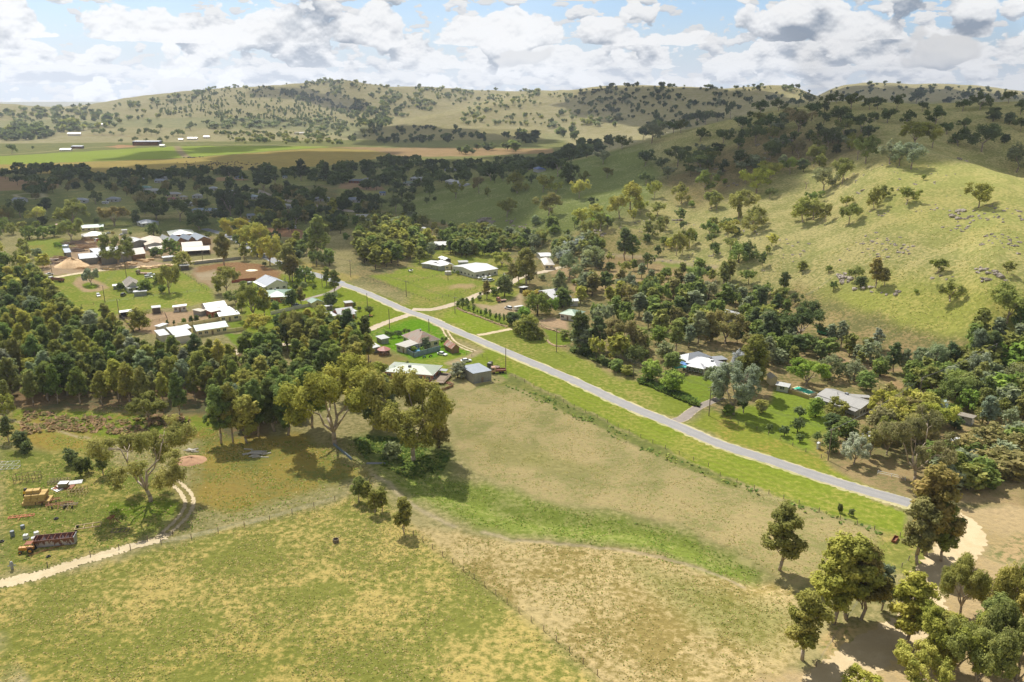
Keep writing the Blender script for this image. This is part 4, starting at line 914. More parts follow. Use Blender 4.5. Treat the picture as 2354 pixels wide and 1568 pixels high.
def deck(root, L, W, h, rise):
    cooler(root, -L*.05, -1.2, h + rise*.6)
    MB().lathe(-L*.38, -1.5, [(.05, h+rise*.6), (.05, h+rise*.6+.8)], 6).lathe(-L*.38, -1.5, [(.1, h+rise*.6+.75), (.6, h+rise*.6+.95)], 12).build('satellite_dish', P_GREY, root)
    sx = 1 if root.matrix_basis.to_3x3().col[0].x > 0 else -1; x0, x1 = sorted((sx*(L/2+.1), sx*(L/2+5.5)))
    dk = MB().box(x0, x1, -W/2-2.5, W/2-2, .75, .9)
    for i in range(4):
        for y in (-W/2-2.3, -W/2+1.5, W/2-2.3): dk.box(x0+i*(x1-x0-.2)/3, x0+i*(x1-x0-.2)/3+.15, y, y+.15, -.3, .75)
    dk.build('deck', P_TIMB, root)
    rl = MB()
    for i in range(12):
        y = -W/2-2.4 + i*(W)/11; rl.box(sx*(L/2+5.4)-.04, sx*(L/2+5.4)+.04, y, y+.08, .9, 1.9)
    rl.box(sx*(L/2+5.4)-.05, sx*(L/2+5.4)+.05, -W/2-2.4, W/2-2, 1.85, 1.95); rl.box(x0, x1, -W/2-2.45, -W/2-2.35, 1.85, 1.95).build('railing', P_TIMB, root)
    MB().slab([(sx*(L/2+.6),1,h-.3),(sx*(L/2+3.6),1,h-.5),(sx*(L/2+3.6),3.6,h-.5),(sx*(L/2+.6),3.6,h-.3)], .06).build('awning', P_GREY, root)
house('brick_house', 'orange brick house with large sage green hipped roof, satellite dish and timber deck', 'house', 'I', (1010,1006), (1530,1048), (1592,945), 2.9, 'hip', 1.3, R_SAGE, W_BRICK, win=[(6, 1), (2, 0)], extra=deck)
# --- white sheds and houses right of the crossroads
house('white_workshop', 'very large white roofed shed with grey walls beside the boat yard', 'shed', 'E', (874,584), (1115,652), (1438,628), 3.8, 'gy', 1.3, R_WHITE, W_CLAD, win=[(4, 1), (6, 0)], ov=.3)
house('cream_shed', 'cream gabled shed with pale grey roof left of the large white shed', 'shed', 'E', (700,535), (790,578), (868,560), 2.9, 'gx', 1, R_PALE, W_CRM, win=[(2, 1)])
house('cream_shed', 'flat white roofed shed with roller doors in front of the cream gabled shed', 'shed', 'E', (616,562), (735,588), (786,575), 2.9, 'sx', .2, R_WHITE, W_GREYB, win=[(0, 0), (2, 1)], fascia=False)
house('carport', 'flat white carport at the far left of the white sheds', 'shed', 'E', (552,550), (612,564), (716,530), 2.7, 'sx', .15, R_WHITE, W_GREYB, open_side='front', fascia=False)
house('tin_shed', 'small dark walled shed with two pale roofs behind the cream sheds', 'shed', 'E', (722,487), (790,512), (852,504), 2.6, 'gx', .8, R_PALE, W_DK, fascia=False)
house('tin_shed', 'low grey shed with van beside it behind the large white shed', 'shed', 'E', (936,525), (950,546), (1042,540), 2.4, 'sx', .2, R_PALE, W_GREYB, fascia=False)
house('stilt_house', 'pale roofed house with dark verandah half hidden in the trees', 'house', 'E', (676,315), (672,352), (800,352), 3.4, 'gy', 1.4, R_PALE, W_DK, win=[(3, 1)])
house('garden_shed', 'low white roofed shed beside the red leaved shrub', 'shed', 'E', (455,162), (462,176), (584,167), 2.8, 'sy', .2, R_WHITE, W_CLAD, fascia=False)
house('white_barn', 'tall white gabled barn behind the yellow flowering tree', 'shed', 'E', (1668,802), (1748,870), (1990,950), 4.3, 'gx', 2.6, R_WHITE, paint('taupe_wall', (150,140,128), .7), win=[(1, 1)], ov=.3)
house('lean_to', 'small white lean-to on the left side of the white barn', 'shed', 'E', (1622,815), (1650,826), (1700,815), 3.0, 'sx', .2, R_WHITE, W_DK, open_side='front', fascia=False)
house('house', 'cream and white roofed house behind the gums, beyond the yard driveway', 'house', 'E', (1852,500), (1892,570), (1986,560), 2.9, 'hip', 1.4, ('warm_white', (234,224,208)), W_CRM, win=[(2, 0)])
house('garden_shed', 'white roofed shed just behind the cream and white roofed house', 'shed', 'E', (1802,438), (1850,476), (1962,466), 2.8, 'gy', 1, R_WHITE, W_CLAD, fascia=False)
house('green_roofed_house', 'cream house with pale green roof above the gravel garden beds', 'house', 'E', (2086,1094), (2228,1132), (2330,1085), 2.9, 'hip', 1.5, ('soft_green', (160,188,160)), W_CLAD, win=[(3, 1), (2, 0)])
house('garden_shed', 'white roof glimpsed between the barn and the green roofed house', 'shed', 'E', (2162,944), (2176,968), (2256,964), 2.8, 'gy', .6, R_WHITE, W_CLAD, fascia=False)
house('house', 'white roofed house almost hidden in the bush block', 'house', 'F', (1590,1060), (1870,1140), (1990,1105), 3, 'hip', 1.6, R_WHITE, W_CLAD, win=[(4, 1)])
house('garden_shed', 'grey shed under the gum at the edge of the dry paddock', 'shed', 'F', (1530,882), (1560,902), (1620,892), 2.6, 'gx', .6, R_GREY, W_GREYB, fascia=False)
def bay(root, L, W, h, rise): flue(root, L*.1, 0, h+rise*.8); cooler(root, L*.2, -1, h+rise*.5)
house('homestead', 'large white roofed homestead with verandah and blue shade sails', 'house', 'J', (1590,492), (1868,550), (2025,518), 3.1, 'hip', 2.0, ('dappled_white', (222,222,226)), W_CLAD, win=[(6, 1), (2, 0)], extra=bay)
house('homestead_wing', 'grey hipped rear wing of the white roofed homestead', 'house wing', 'J', (1502,440), (1600,482), (1800,442), 3, 'hip', 1.8, R_GREY, W_CLAD, win=[(2, 0)])
house('homestead_bay', 'projecting verandah bay at the front of the white roofed homestead', 'verandah', 'J', (1600,522), (1735,548), (1790,522), 2.8, 'hip', 1.2, ('dappled_white', (222,222,226)), W_WB, open_side='front', win=[(3, 0)])
house('homestead_shed', 'long low dark grey roof behind the white roofed homestead', 'shed', 'J', (1802,446), (1850,478), (1938,468), 2.6, 'sx', .3, R_GREY, W_DK, fascia=False)
house('cream_tank_shed', 'small cream shed with pale roof left of the pool house, upper of two', 'shed', 'K', (88,952), (122,985), (165,972), 3, 'gx', .8, R_CRM, W_CRM, fascia=False)
house('pool_shed', 'white roofed pump shed at the left end of the swimming pool', 'shed', 'K', (172,1042), (272,1062), (322,1042), 2.4, 'gx', .6, R_PALE, W_CLAD, win=[(1, 0), (1, 1)], fascia=False)
def poolh(root, L, W, h, rise):
    flue(root, -L*.18, -1.2, h+rise*.6, 1.0, .1); cooler(root, -L*.05, 1.0, h+rise*.6); sx = 1 if 'r' in facing(root)[:2] else -1
    f = facing(root); y = -W/2 if 'f' in f[:2] else W/2; s_ = -1 if y < 0 else 1
    MB().slab([(-L/2, y+s_*.3, h-.25), (L/2, y+s_*.3, h-.25), (L/2, y+s_*2.6, h-.6), (-L/2, y+s_*2.6, h-.6)], .08).build('verandah_roof', roofmat('pale_taupe', (202,198,192), 0), root)
    for i in range(6): x = -L/2 + .1 + i*(L-.2)/5; MB().box(x-.05, x+.05, y+s_*2.5-.05, y+s_*2.5+.05, -.2, h-.6).build('post', P_TRIM, root)
house('pool_house', 'long white house with taupe grey roof and front verandah right of the swimming pool', 'house', 'K', (542,1128), (906,1252), (1002,1190), 3.1, 'gx', 1.2, ('pale_taupe', (202,198,192)), W_WB, win=[(2, 0), (5, 1)], extra=poolh)
house('pool_house_annex', 'flat grey rear roof behind the long white pool house', 'annex', 'K', (790,1128), (820,1150), (988,1162), 2.7, 'sx', .2, ('pale_taupe', (202,198,192)), W_CLAD, fascia=False)
house('old_shed', 'weathered grey shed behind the white caravan in the bush at right', 'shed', 'K', (1735,1302), (1895,1345), (1912,1322), 2.6, 'sx', .3, R_TAUPE, W_GREYB, fascia=False)
house('garden_shed', 'white roof patch under the foreground gums at right', 'shed', 'S', (1985,880), (1990,905), (2080,880), 2.4, 'sx', .3, R_WHITE, W_CLAD, fascia=False)
house('garage', 'white roofed garage hidden under the reddish gum right of the pool lawn', 'garage', 'S', (1010,815), (1030,850), (1160,845), 2.6, 'gx', .6, R_WHITE, W_CLAD, fascia=False)
house('meter_box', 'small white cabinet on the pool house lawn by the fence', 'shed', 'S', (487,918), (500,928), (528,915), 1.9, 'gx', .3, R_PALE, P_WHITE, fascia=False, ov=.08)
# --- cream walled long house and the white roofed group beside the grove
house('long_house', 'long cream house with sea green roof facing the bright lawn', 'house', 'H', (722,592), (800,640), (1183,582), 3, 'gy', 1.5, ('sea_green', (160,196,176)), W_CRM, win=[(5, 1), (2, 0)])
house('white_shed', 'flat white roofed shed largest of the group behind the grove edge', 'shed', 'H', (425,605), (540,730), (760,720), 3, 'sx', .4, R_WHITE, W_CLAD, fascia=False)
house('white_shed', 'flat white awning roof joining the sea green roofed house', 'shed', 'H', (560,588), (605,628), (722,610), 2.8, 'sy', .2, R_WHITE, W_CRM, open_side='front', fascia=False)
house('white_shed', 'leftmost white roof of the group behind the grove edge', 'shed', 'H', (275,640), (340,712), (430,680), 2.8, 'sx', .3, R_WHITE, W_CLAD, fascia=False)
house('white_shed', 'tiny white roof behind the group at the bare yard', 'shed', 'H', (315,570), (330,590), (425,560), 2.4, 'sy', .2, R_WHITE, W_CLAD, fascia=False)
house('gabled_house', 'pale grey gabled house with dark solar patch at the back of the cream walled yard', 'house', 'H', (868,314), (925,364), (1176,328), 3, 'gy', 1.8, R_PALE, W_CLAD, win=[(3, 0)])
house('white_extension', 'cream flat roof joined to the front left of the pale grey gabled house', 'house wing', 'H', (905,372), (985,405), (1090,385), 2.8, 'sy', .2, ('ivory_sheet', (228,222,204)), W_RED, fascia=False)
house('white_extension', 'long white flat roof at the front of the cream walled yard', 'house wing', 'H', (1005,420), (1090,462), (1333,436), 2.8, 'sy', .2, R_WHITE, W_CRM, win=[(3, 1)], fascia=False)
house('white_extension', 'middle white roof between the grey gable and the cream wall', 'house wing', 'H', (1068,362), (1130,402), (1272,384), 2.8, 'sy', .2, R_WHITE, W_CLAD, fascia=False)
house('garden_shed', 'grey flat shed with cream wall left of the grey gabled house', 'shed', 'H', (752,378), (850,402), (908,384), 2.3, 'sx', .15, R_CRM, W_GREYB, fascia=False)

# --- houses of the shaded town and sheds of the far valley
def town_house(label, c, x0, x1, y, col, wall=(214,208,196), dep=9., h=2.9, kind='hip', cat='house', rise=None, name='town_house'):
    A = hit(c, x0, y, up=h); B = hit(c, x1, y, up=h); L = (B - A).length; d = (B - A).normalized(); n = Vector((-d.y, d.x, 0)); dep = min(dep, max(4., L * .8)); cen = (A + B) / 2 + n * dep / 2
    ry = random.uniform(-.25, .25); root = empty(name, (cen.x, cen.y, float(ground(cen.x, cen.y))), math.atan2(d.y, d.x) + ry); tag(root, label, cat)
    rm = roofmat('town_%d_%d_%d' % col, col, 0); wm = paint('twall_%d_%d_%d' % wall, wall, .8)
    block(root, L, dep, h, kind, rise or min(2.4, dep * .22), rm, wm); add_windows(root, L, dep, h, [('f', max(2, int(L / 4)), 1)]); FOOT.append((cen.x, cen.y, L / 2)); return root
TW = [('P',826,914,888,(180,204,226),'pale blue roofed town house left of the tall dark tree'),('P',940,985,868,(216,210,204),'small white gabled town house beside the pale blue roof'),('P',1100,1142,858,(226,224,220),'small white gable peeping over dark trees at the back of town'),('P',1064,1132,878,(168,180,196),'low blue grey roof in front of the small white gable'),
 ('P',950,1030,928,(110,176,160),'teal roofed town house under dark trees'),('P',980,1096,948,(214,216,216),'wide pale roofed town house below the teal roof'),('P',1136,1232,972,(210,208,206),'pale hipped town house above the red roofed one'),('P',1152,1216,1006,(186,84,78),'red roofed cream town house'),('P',1240,1282,990,(216,216,214),'small white roof right of the red roofed house'),
 ('P',1322,1384,982,(206,204,200),'pale cottage beyond the row of coloured bins'),('P',1436,1490,930,(206,212,222),'white pyramid roofed house by the maroon hedge'),('P',1550,1636,958,(208,208,206),'pale roof behind the big dark gum in town'),('P',1304,1494,1086,(168,190,214),'largest town house, blue hipped roof and cream walls'),('P',1264,1322,1036,(204,206,208),'small grey white roof left of the coloured bins'),
 ('P',1684,1762,990,(178,204,218),'pale blue roof beside the brown street'),('P',80,156,1012,(176,182,194),'open grey shed alone at the far left of the shaded paddock'),('P',496,586,1014,(190,196,208),'long low grey roof at the left of town'),('P',728,812,1006,(172,180,190),'grey roofed cottage with pale walls left of the caravan'),
 ('P',1560,1702,1168,(160,172,190),'blue grey roofed house near the autumn coloured tree'),('P',945,1062,1168,(150,164,182),'dark blue grey roof half hidden near the lane'),('P',1700,1752,1118,(168,182,204),'blue grey gable beside the tall dark gums'),('P',1940,2002,1052,(206,206,202),'pale roof beside the lower brown street'),('P',2080,2132,1084,(176,184,190),'grey roof tucked beside the street trees'),('P',2168,2262,1002,(196,204,214),'pale house at the right end of town'),
 ('Q',50,162,880,(120,134,156),'dark blue roofed brick house by the bare paddock'),('Q',138,212,872,(170,170,160),'open garage right of the dark blue roof'),('Q',474,560,864,(222,226,230),'bright white low roof in the valley trees'),('Q',424,472,896,(120,150,132),'small green roofed house in the valley garden'),('Q',708,846,900,(240,240,240),'wide bright white hipped roof at the foot of the hill'),('Q',50,132,1010,(164,178,196),'grey gabled cottage at the edge of the town trees'),
 ('Q',264,302,962,(70,120,180),'bright blue little shed under the tree'),('Q',1318,1362,804,(70,110,190),'blue roof glimpsed over the hill shoulder'),('Q',712,786,800,(190,196,210),'pale roof deep in the valley tree belt'),('Q',98,182,1130,(226,222,214),'white roofed shed at the foot of the green slope'),('P',1612,1668,852,(110,140,158),'teal blue open shed by the bare horse yard'),('P',1946,1976,848,(140,180,176),'pale teal roof between the dark valley gums')]
for c_, x0, x1, y, col, lb in TW:
    town_house(lb, c_, x0, x1, y, col, wall=(216,200,164) if 'cream' in lb or 'red roofed' in lb else ((150,96,76) if 'brick' in lb else (206,204,198)), kind='gx' if ('gable' in lb or 'shed' in lb) else 'hip', cat='shed' if 'shed' in lb or 'garage' in lb else 'house')
def haybarn(label, c, x0, x1, y, h, dep, roof, fill):
    A = hit(c, x0, y); B = hit(c, x1, y); L = (B-A).length; cen = (A+B)/2 + Vector((0, dep/2, 0)); root = empty('hay_shed', (cen.x, cen.y, 0), math.atan2(B.y-A.y, B.x-A.x)); tag(root, label, 'shed')
    block(root, L, dep, h, 'sy', 1.2, roofmat('hay_roof', roof, 0), W_DK, open_side='f')
    rng = random.Random(3); bl = MB()
    for i in range(int(L/2.6)): hh = rng.choice([.5, .7, .8]) * h; bl.box(-L/2+1+i*2.5, -L/2+3.4+i*2.5, -dep/2+1.5, dep/2-1, 0, hh)
    bl.build('hay_stack', paint('hay_dark', fill, .95, vary=.4), root)
haybarn('long dark hay shed filled with bales beside the far green field', 'P', 915, 1096, 637, 9, 18, (206,212,226), (150,110,70))
haybarn('small dark open shed left of the long hay shed on the far flat', 'P', 490, 565, 658, 5, 10, (120,116,120), (90,80,72))
for x0, x1, y, h, lb in [(1290,1357,587,4,'white farm shed on the rise behind the green field'),(1402,1442,577,4,'pair of pale round silos beside the white farm shed'),(1228,1258,594,3,'low white shed left of the white farm shed'),(2038,2104,551,4,'thin white shed among the far right planted trees'),(464,552,557,5,'white farmhouse at the foot of the left hill'),(700,742,492,5,'pale cottage among the trees on the left hill'),(1098,1134,636,4,'small white shed at the right end of the hay shed'),(408,482,665,2.5,'low white poly tunnels left of the small dark shed')]:
    town_house(lb, 'P', x0, x1, y - h * .3, (236,232,224), h=h, dep=12., kind='gx', cat='shed', name='farm_shed')

# --- small structures
def ring(label, name, cat, c, p, prof, mat, n=18, top=None):
    q = hit(c, *p); o = MB().lathe(0, 0, prof, n).build(name, mat, loc=q, smooth=False); return tag(o, label, cat)
ring('grey ribbed concrete water tank left of the large white shed', 'water_tank', 'water tank', 'E', (826,676), [(2.1,-.2),(2.1,1.9),(2.15,2.0),(2.0,2.15),(.1,2.45)], paint('tank_conc', (188,184,176), .8, vary=.15))
ring('round pale blue steel tank beside the log piles', 'water_tank', 'water tank', 'A', (727,392), [(2.2,-.2),(2.2,2.6),(2.0,2.7),(.1,3.1)], paint('tank_blue', (170,186,204), .4))
ring('dark green round water tank behind the white weatherboard house', 'water_tank', 'water tank', 'B', (697,800), [(1.5,-.2),(1.5,2.2),(1.3,2.4),(.1,2.6)], paint('tank_dk', (110,112,110), .5))
def gazebo():
    p = hit('I', 1002, 822); root = empty('gazebo', p, .3); tag(root, 'octagonal gazebo with faded red peaked roof', 'gazebo')
    MB().lathe(0, 0, [(2.9,2.25),(2.95,2.35),(.15,3.7)], 8).build('roof', paint('gazebo_red', (168,104,90), .6, vary=.2), root)
    for i in range(8):
        a = i*math.pi/4 + math.pi/8; MB().tube((2.4*math.cos(a), 2.4*math.sin(a), -.2), (2.4*math.cos(a), 2.4*math.sin(a), 2.3), .09).build('post', P_TIMB, root)
    MB().lathe(0, 0, [(2.4,-.1),(2.4,1.0),(2.3,1.0),(2.3,.2)], 8).build('railing', W_WOOD, root)
gazebo()
def pool(label, c, pts, wz, water, rim, wallm=None, name='swimming_pool'):
    P = [hit(c, *p) for p in pts]; cen = sum(P, Vector()) / len(P); root = empty(name, cen); tag(root, label, 'pool')
    lp = [p - cen for p in P]; z = wz
    m, t = newmat('pool_water'); pos = t.n('ShaderNodeTexCoord').outputs['Object']; bp = t.n('ShaderNodeBump', {'Strength': .15, 'Distance': .1, 'Height': t.noise(pos, 3, 3)}).outputs[0]
    out(t, t.n('ShaderNodeBsdfPrincipled', {'Base Color': s2l(water, KA) + (1,), 'Roughness': .06, 'IOR': 1.33, 'Normal': bp}).outputs[0])
    mb = MB(); mb.quad(*[(p.x, p.y, z) for p in lp]); mb.build('water', m, root)
    rm = MB()
    for a, b in zip(lp, lp[1:] + lp[:1]):
        d = (b - a).normalized(); n = Vector((d.y, -d.x, 0)) * .45
        if n.dot((a + b) / 2) < 0: n = -n
        q0, q1 = a, b; rm.hull([(q0.x, q0.y, -.3), (q1.x, q1.y, -.3), (q1.x+n.x, q1.y+n.y, -.3), (q0.x+n.x, q0.y+n.y, -.3)], [(q0.x, q0.y, z+.12), (q1.x, q1.y, z+.12), (q1.x+n.x, q1.y+n.y, z+.12), (q0.x+n.x, q0.y+n.y, z+.12)])
    rm.build('rim', rim, root); return root
pool('bright turquoise rectangular swimming pool on the big lawn', 'K', [(312,1096),(362,1080),(512,1130),(452,1150)], .9, (92,206,176), P_CREAM)
def plunge():
    p = hit('I', 1375, 790); root = empty('round_pool', p); tag(root, 'round above ground pool with blue rim behind the tin wall', 'pool')
    MB().lathe(0, 0, [(2.6,-.1),(2.6,1.1),(2.45,1.15),(2.4,.95)], 24).build('pool_wall', paint('pool_blue', (90,150,206), .4), root)
    MB().lathe(0, 0, [(2.38,.8),(2.38,.96)], 24).build('water', paint('pool_w', (96,168,210), .1, vary=.03), root)
plunge()
panel_wall('pool_screen', 'yellowish screen wall along the front of the swimming pool', 'K', [(232,1092),(300,1122),(455,1172)], 1.5, paint('khaki_panel', (182,160,112), .7))
panel_wall('tin_wall', 'blue grey corrugated tin wall around the round pool', 'I', [(1258,812),(1330,858),(1480,815),(1620,780)], 2.2, boardmat('blue_tin', (132,148,162), .5, True, .35))
panel_wall('cream_fence', 'long cream panel fence behind the sea green roofed house', 'H', [(560,590),(750,575),(900,548),(1100,515),(1365,500)], 1.9, paint('cream_panel', (220,208,160), .6))
panel_wall('cream_fence', 'cream panel fence to the right of the sea green roofed house', 'H', [(1185,668),(1300,655),(1425,632)], 1.9, paint('cream_panel', (220,208,160), .6))
panel_wall('grey_fence', 'long grey sheet fence between the lane and the ploughed block', 'B', [(78,568),(250,548),(420,530),(600,508)], 2., W_GREYB)
panel_wall('paling_fence', 'weathered white paling fence left of the brick cottage', 'B', [(930,1120),(1060,1090),(1200,1060),(1350,1030),(1540,1000)], 1.7, boardmat('pale_paling', (206,200,186), .15, True, .3))
panel_wall('brick_fence', 'low red brown wall along the ploughed block', 'B', [(500,770),(620,755),(765,742)], 1.8, paint('redbrown', (156,86,66), .8))
panel_wall('dark_fence', 'dark sheet fence bordering the horse yard and the grove', 'A', [(1325,1150),(1380,1190),(1440,1260),(1480,1320)], 1.6, W_DK)
panel_wall('tin_sheet_wall', 'long narrow blue grey tin wall lying beneath the big forked gum', 'N', [(1228,712),(1300,770),(1385,842)], .9, boardmat('blue_tin', (132,148,162), .5, True, .35))
panel_wall('steel_fence', 'green grey steel fence beside the sawmill road', 'A', [(2120,560),(2230,550),(2354,545)], 1.6, W_GREYB)
panel_wall('garden_wall', 'grey timber wall in front of the sage roofed house deck', 'I', [(1590,1240),(1700,1205),(1765,1175)], 1.0, W_WOOD)

def stone_wall(label, c, pts, w_=1.1, h=.8):
    P = catmull([(p.x, p.y, p.z) for p in [hit(c, *q) for q in pts]], 8); mb = MB(); rng = random.Random(5); O = P[0]
    tot = 0
    for A, B in zip(P[:-1], P[1:]):
        k = max(2, int((B-A).length / .45))
        for i in range(k):
            for r_ in range(3):
                q = A.lerp(B, (i + rng.random()) / k) - O + Vector((rng.uniform(-w_, w_)/2, rng.uniform(-w_, w_)/2, rng.uniform(-.1, h*.6))); s = rng.uniform(.22, .5)
                b = []; tp = []
                for a in range(5): an = a*1.257 + rng.random(); b.append((q.x+math.cos(an)*s, q.y+math.sin(an)*s, q.z-s*.4)); tp.append((q.x+math.cos(an)*s*.75, q.y+math.sin(an)*s*.75, q.z+s*.5))
                mb.hull(b, tp)
    return tag(mb.build('stone_wall', P_STONE, loc=O), label, 'stone wall')
P_STONE = surf_mat('sandstone', (206,176,138), (170,142,112), 1.5)
stone_wall('tumbled sandstone wall below the row of small pear trees', 'E', [(920,1050),(1000,1085),(1100,1120),(1180,1150),(1280,1190),(1380,1225),(1480,1258)])
stone_wall('sandstone rubble edging above the green lawn strip', 'J', [(300,170),(360,195),(430,215),(480,235),(540,250)])
stone_wall('curved stone edging below the round bushes', 'J', [(355,300),(390,330),(440,350),(510,350)], .6, .4)

# --- vehicles
G1 = 'cars parked on the grass beside the sage roofed house'
car('white 4WD ute with canopy on the gravel yard by the small pear trees', 'E', (1535,1072), (1445,1048), WHITE, 'suv')
car('white utility parked on the grass in front of the brick cottage', 'I', (418,498), (466,542), WHITE, 'ute')
car('white sedan parked beside the slab hut', 'I', (1608,822), (1680,836), (240,240,236), 'sedan')
car('white car half hidden behind the large grey shed', 'I', (1878,905), (1935,900), (240,240,236), 'sedan')
for p0, p1, col, lb in [((610,1030),(690,1012),(226,226,226),'white sedan at the back of the parked row'),((636,1060),(730,1042),(84,112,150),'blue sedan in the middle of the parked row'),((676,1090),(755,1082),(80,56,52),'dark maroon sedan at the front of the parked row'),((745,1015),(822,1000),(196,200,204),'silver hatch at the rear right of the parked row'),((760,1052),(820,1048),(206,206,206),'pale silver car beside the blue sedan'),((778,1080),(830,1072),(240,240,236),'white hatch beside the maroon sedan'),((780,1112),(826,1106),(180,180,180),'grey hatch nearest the trees'),((752,1098),(800,1092),(226,226,226),'second white car by the trees')]:
    car(lb, 'I', p0, p1, col, 'sedan', G1)
car('white 4WD near the sawmill cottage, nearer of two', 'A', (1600,718), (1685,712), WHITE, 'suv')
car('white 4WD near the sawmill cottage, farther of two', 'A', (1640,694), (1700,686), WHITE, 'suv')
car('white hatchback alone on the grass left of the pole', 'A', (1078,900), (1096,930), WHITE, 'wagon')
car('dark ute with pale canopy in front of the weatherboard house', 'A', (1345,925), (1382,900), (90,88,86), 'suv')
car('white flat tray ute by the grove edge', 'A', (520,690), (565,682), (220,220,220), 'ute')
car('silver car behind the timber yard beside the cream house', 'A', (1178,228), (1216,222), (196,200,204), 'sedan')
car('white car left of the tiny pale shed', 'A', (1328,245), (1376,240), (226,226,226), 'sedan')
car('bright red car under the cream racking roof', 'A', (1572,392), (1622,388), (206,50,60), 'sedan')
car('silver car under the tree beside the white paling fence', 'B', (1200,1035), (1240,1030), (196,200,204), 'suv')
car('white car at the edge of the shaded green', 'B', (1548,198), (1588,192), (226,226,226), 'sedan')
car('white cars in the yard of the large white shed, left one', 'E', (1215,752), (1270,742), WHITE, 'suv')
car('white cars in the yard of the large white shed, right one', 'E', (1272,758), (1326,744), WHITE, 'suv')
car('dark grey 4WD with roof load at the corner of the large white shed', 'E', (1065,690), (1130,706), (90,94,98), 'suv')
car('white car beyond the white shed on the driveway', 'E', (1440,690), (1478,678), WHITE, 'sedan')
truck('truck with white cab and brick red tipper body in the log yard', 'A', (1145,322), (1060,318), (230,230,230), (170,72,58), 8, 1.2)
truck('old flat truck with dark cab at the left of the sawdust heap', 'A', (640,520), (500,526), (90,86,84), (130,110,94), 9)
truck('white cab truck with long rusty tray beside the grove', 'A', (712,762), (540,742), (236,236,236), (140,92,76), 11, .9)
truck('rusty brown flat truck behind the two white 4WDs', 'A', (1650,680), (1512,672), (150,130,116), (144,96,74), 9)
truck('white flatbed truck parked on the ploughed lot in the shade', 'B', (1095,180), (1222,172), (230,230,230), (150,150,150), 8)
truck('rusty vintage truck on the lawn above the gravel yard', 'E', (1450,975), (1378,982), (150,96,78), (140,104,84), 5.5)
truck('rusty old tray truck beside the large grey shed', 'I', (2325,1022), (2195,1030), (190,150,124), (150,90,70), 6, .5)
truck('dark old car body behind the rusty tray truck', 'I', (2240,985), (2180,978), (80,76,70), (120,90,76), 5)
def boxy(name, label, cat, c, p0, p1, W, h, col, z0=.5, stripe=None, wheels=2, wincol=True):
    A = hit(c, *p0); B = hit(c, *p1); mid = (A+B)/2; L = (B-A).length; root = empty(name, mid, math.atan2(B.y-A.y, B.x-A.x)); tag(root, label, cat); m = car_mats(col)
    MB().box(-L/2, L/2, -W/2, W/2, z0, h, .12, .08).build('body', m, root, bevel=.12)
    wn = MB(); n = max(2, int(L/1.7))
    for i in range(n):
        x = -L/2 + .5 + i*(L-1)/n
        for sy in (-1, 1): wn.box(x, x+.9*(L-1)/n-.15, sy*(W/2-.03)-.02, sy*(W/2-.03)+.02, z0+(h-z0)*.5, z0+(h-z0)*.8)
    wn.build('windows', glassmat(), root)
    if stripe:
        for sy in (-1, 1): MB().box(-L/2+.05, L/2-.05, sy*(W/2-.01)-.02, sy*(W/2-.01)+.02, z0+.3, z0+.5).build('stripe', paint('stripe_%d' % stripe[0], stripe, .4), root)
    for i in range(wheels):
        x = (-L*.3 + i*L*.6/(max(1, wheels-1))) if wheels > 1 else 0
        for sy in (-1, 1):
            wm = MB().lathe(0, .42, [(.42,-.13),(.42,.13)], 14, 'y').build('wheel', P_TYRE, root); wm.location = (x, sy*(W/2-.1), 0)
    return root
boxy('bus', 'old green bus parked under the trees on the hill side', 'bus', 'K', (645,612), (535,592), 2.5, 3.1, (70,150,110), .6)
boxy('caravan', 'white caravan with blue stripe in front of the weathered shed', 'caravan', 'K', (1785,1372), (1905,1400), 2.4, 2.8, (236,236,236), .5, (80,120,190), 1)
boxy('caravan', 'white camper trailer behind the white 4WD on the gravel yard', 'caravan', 'E', (1650,1062), (1555,1078), 2.3, 2.3, (226,226,222), .5, None, 1)
boxy('caravan', 'white caravan at the left of the shaded town', 'caravan', 'P', (704,1040), (752,1038), 2.4, 2.7, (232,232,232), .5, None, 1)
def boat(label, c, p0, p1):
    A = hit(c, *p0); B = hit(c, *p1); L = (B-A).length; root = empty('boat', (A+B)/2, math.atan2(B.y-A.y, B.x-A.x)); tag(root, label, 'boat', 'white boats in the yard of the large white shed'); mb = MB()
    st = [(-.5,.9),(-.1,1.),(.25,.8),(.42,.4),(.5,.05)]
    bot = [(x*L, -w_*.55, .5) for x, w_ in st] + [(x*L, w_*.55, .5) for x, w_ in reversed(st)]; top = [(x*L, -w_, 1.45) for x, w_ in st] + [(x*L, w_, 1.45) for x, w_ in reversed(st)]
    mb.hull(bot, top).build('hull', P_WHITE, root); MB().box(-L*.15, L*.15, -.6, .6, 1.45, 2.0, .25, .12).build('cabin', glassmat(), root); MB().box(-L*.5-.25, -L*.5, -.2, .2, .7, 1.7).build('outboard_motor', P_DARK, root)
boat('white boat on trailer nearest the dark 4WD', 'E', (1150,735), (1215,725)); boat('white boat farther right in the shed yard', 'E', (1225,722), (1300,712)); boat('upturned grey white dinghy alone on the grass', 'E', (392,655), (440,645))
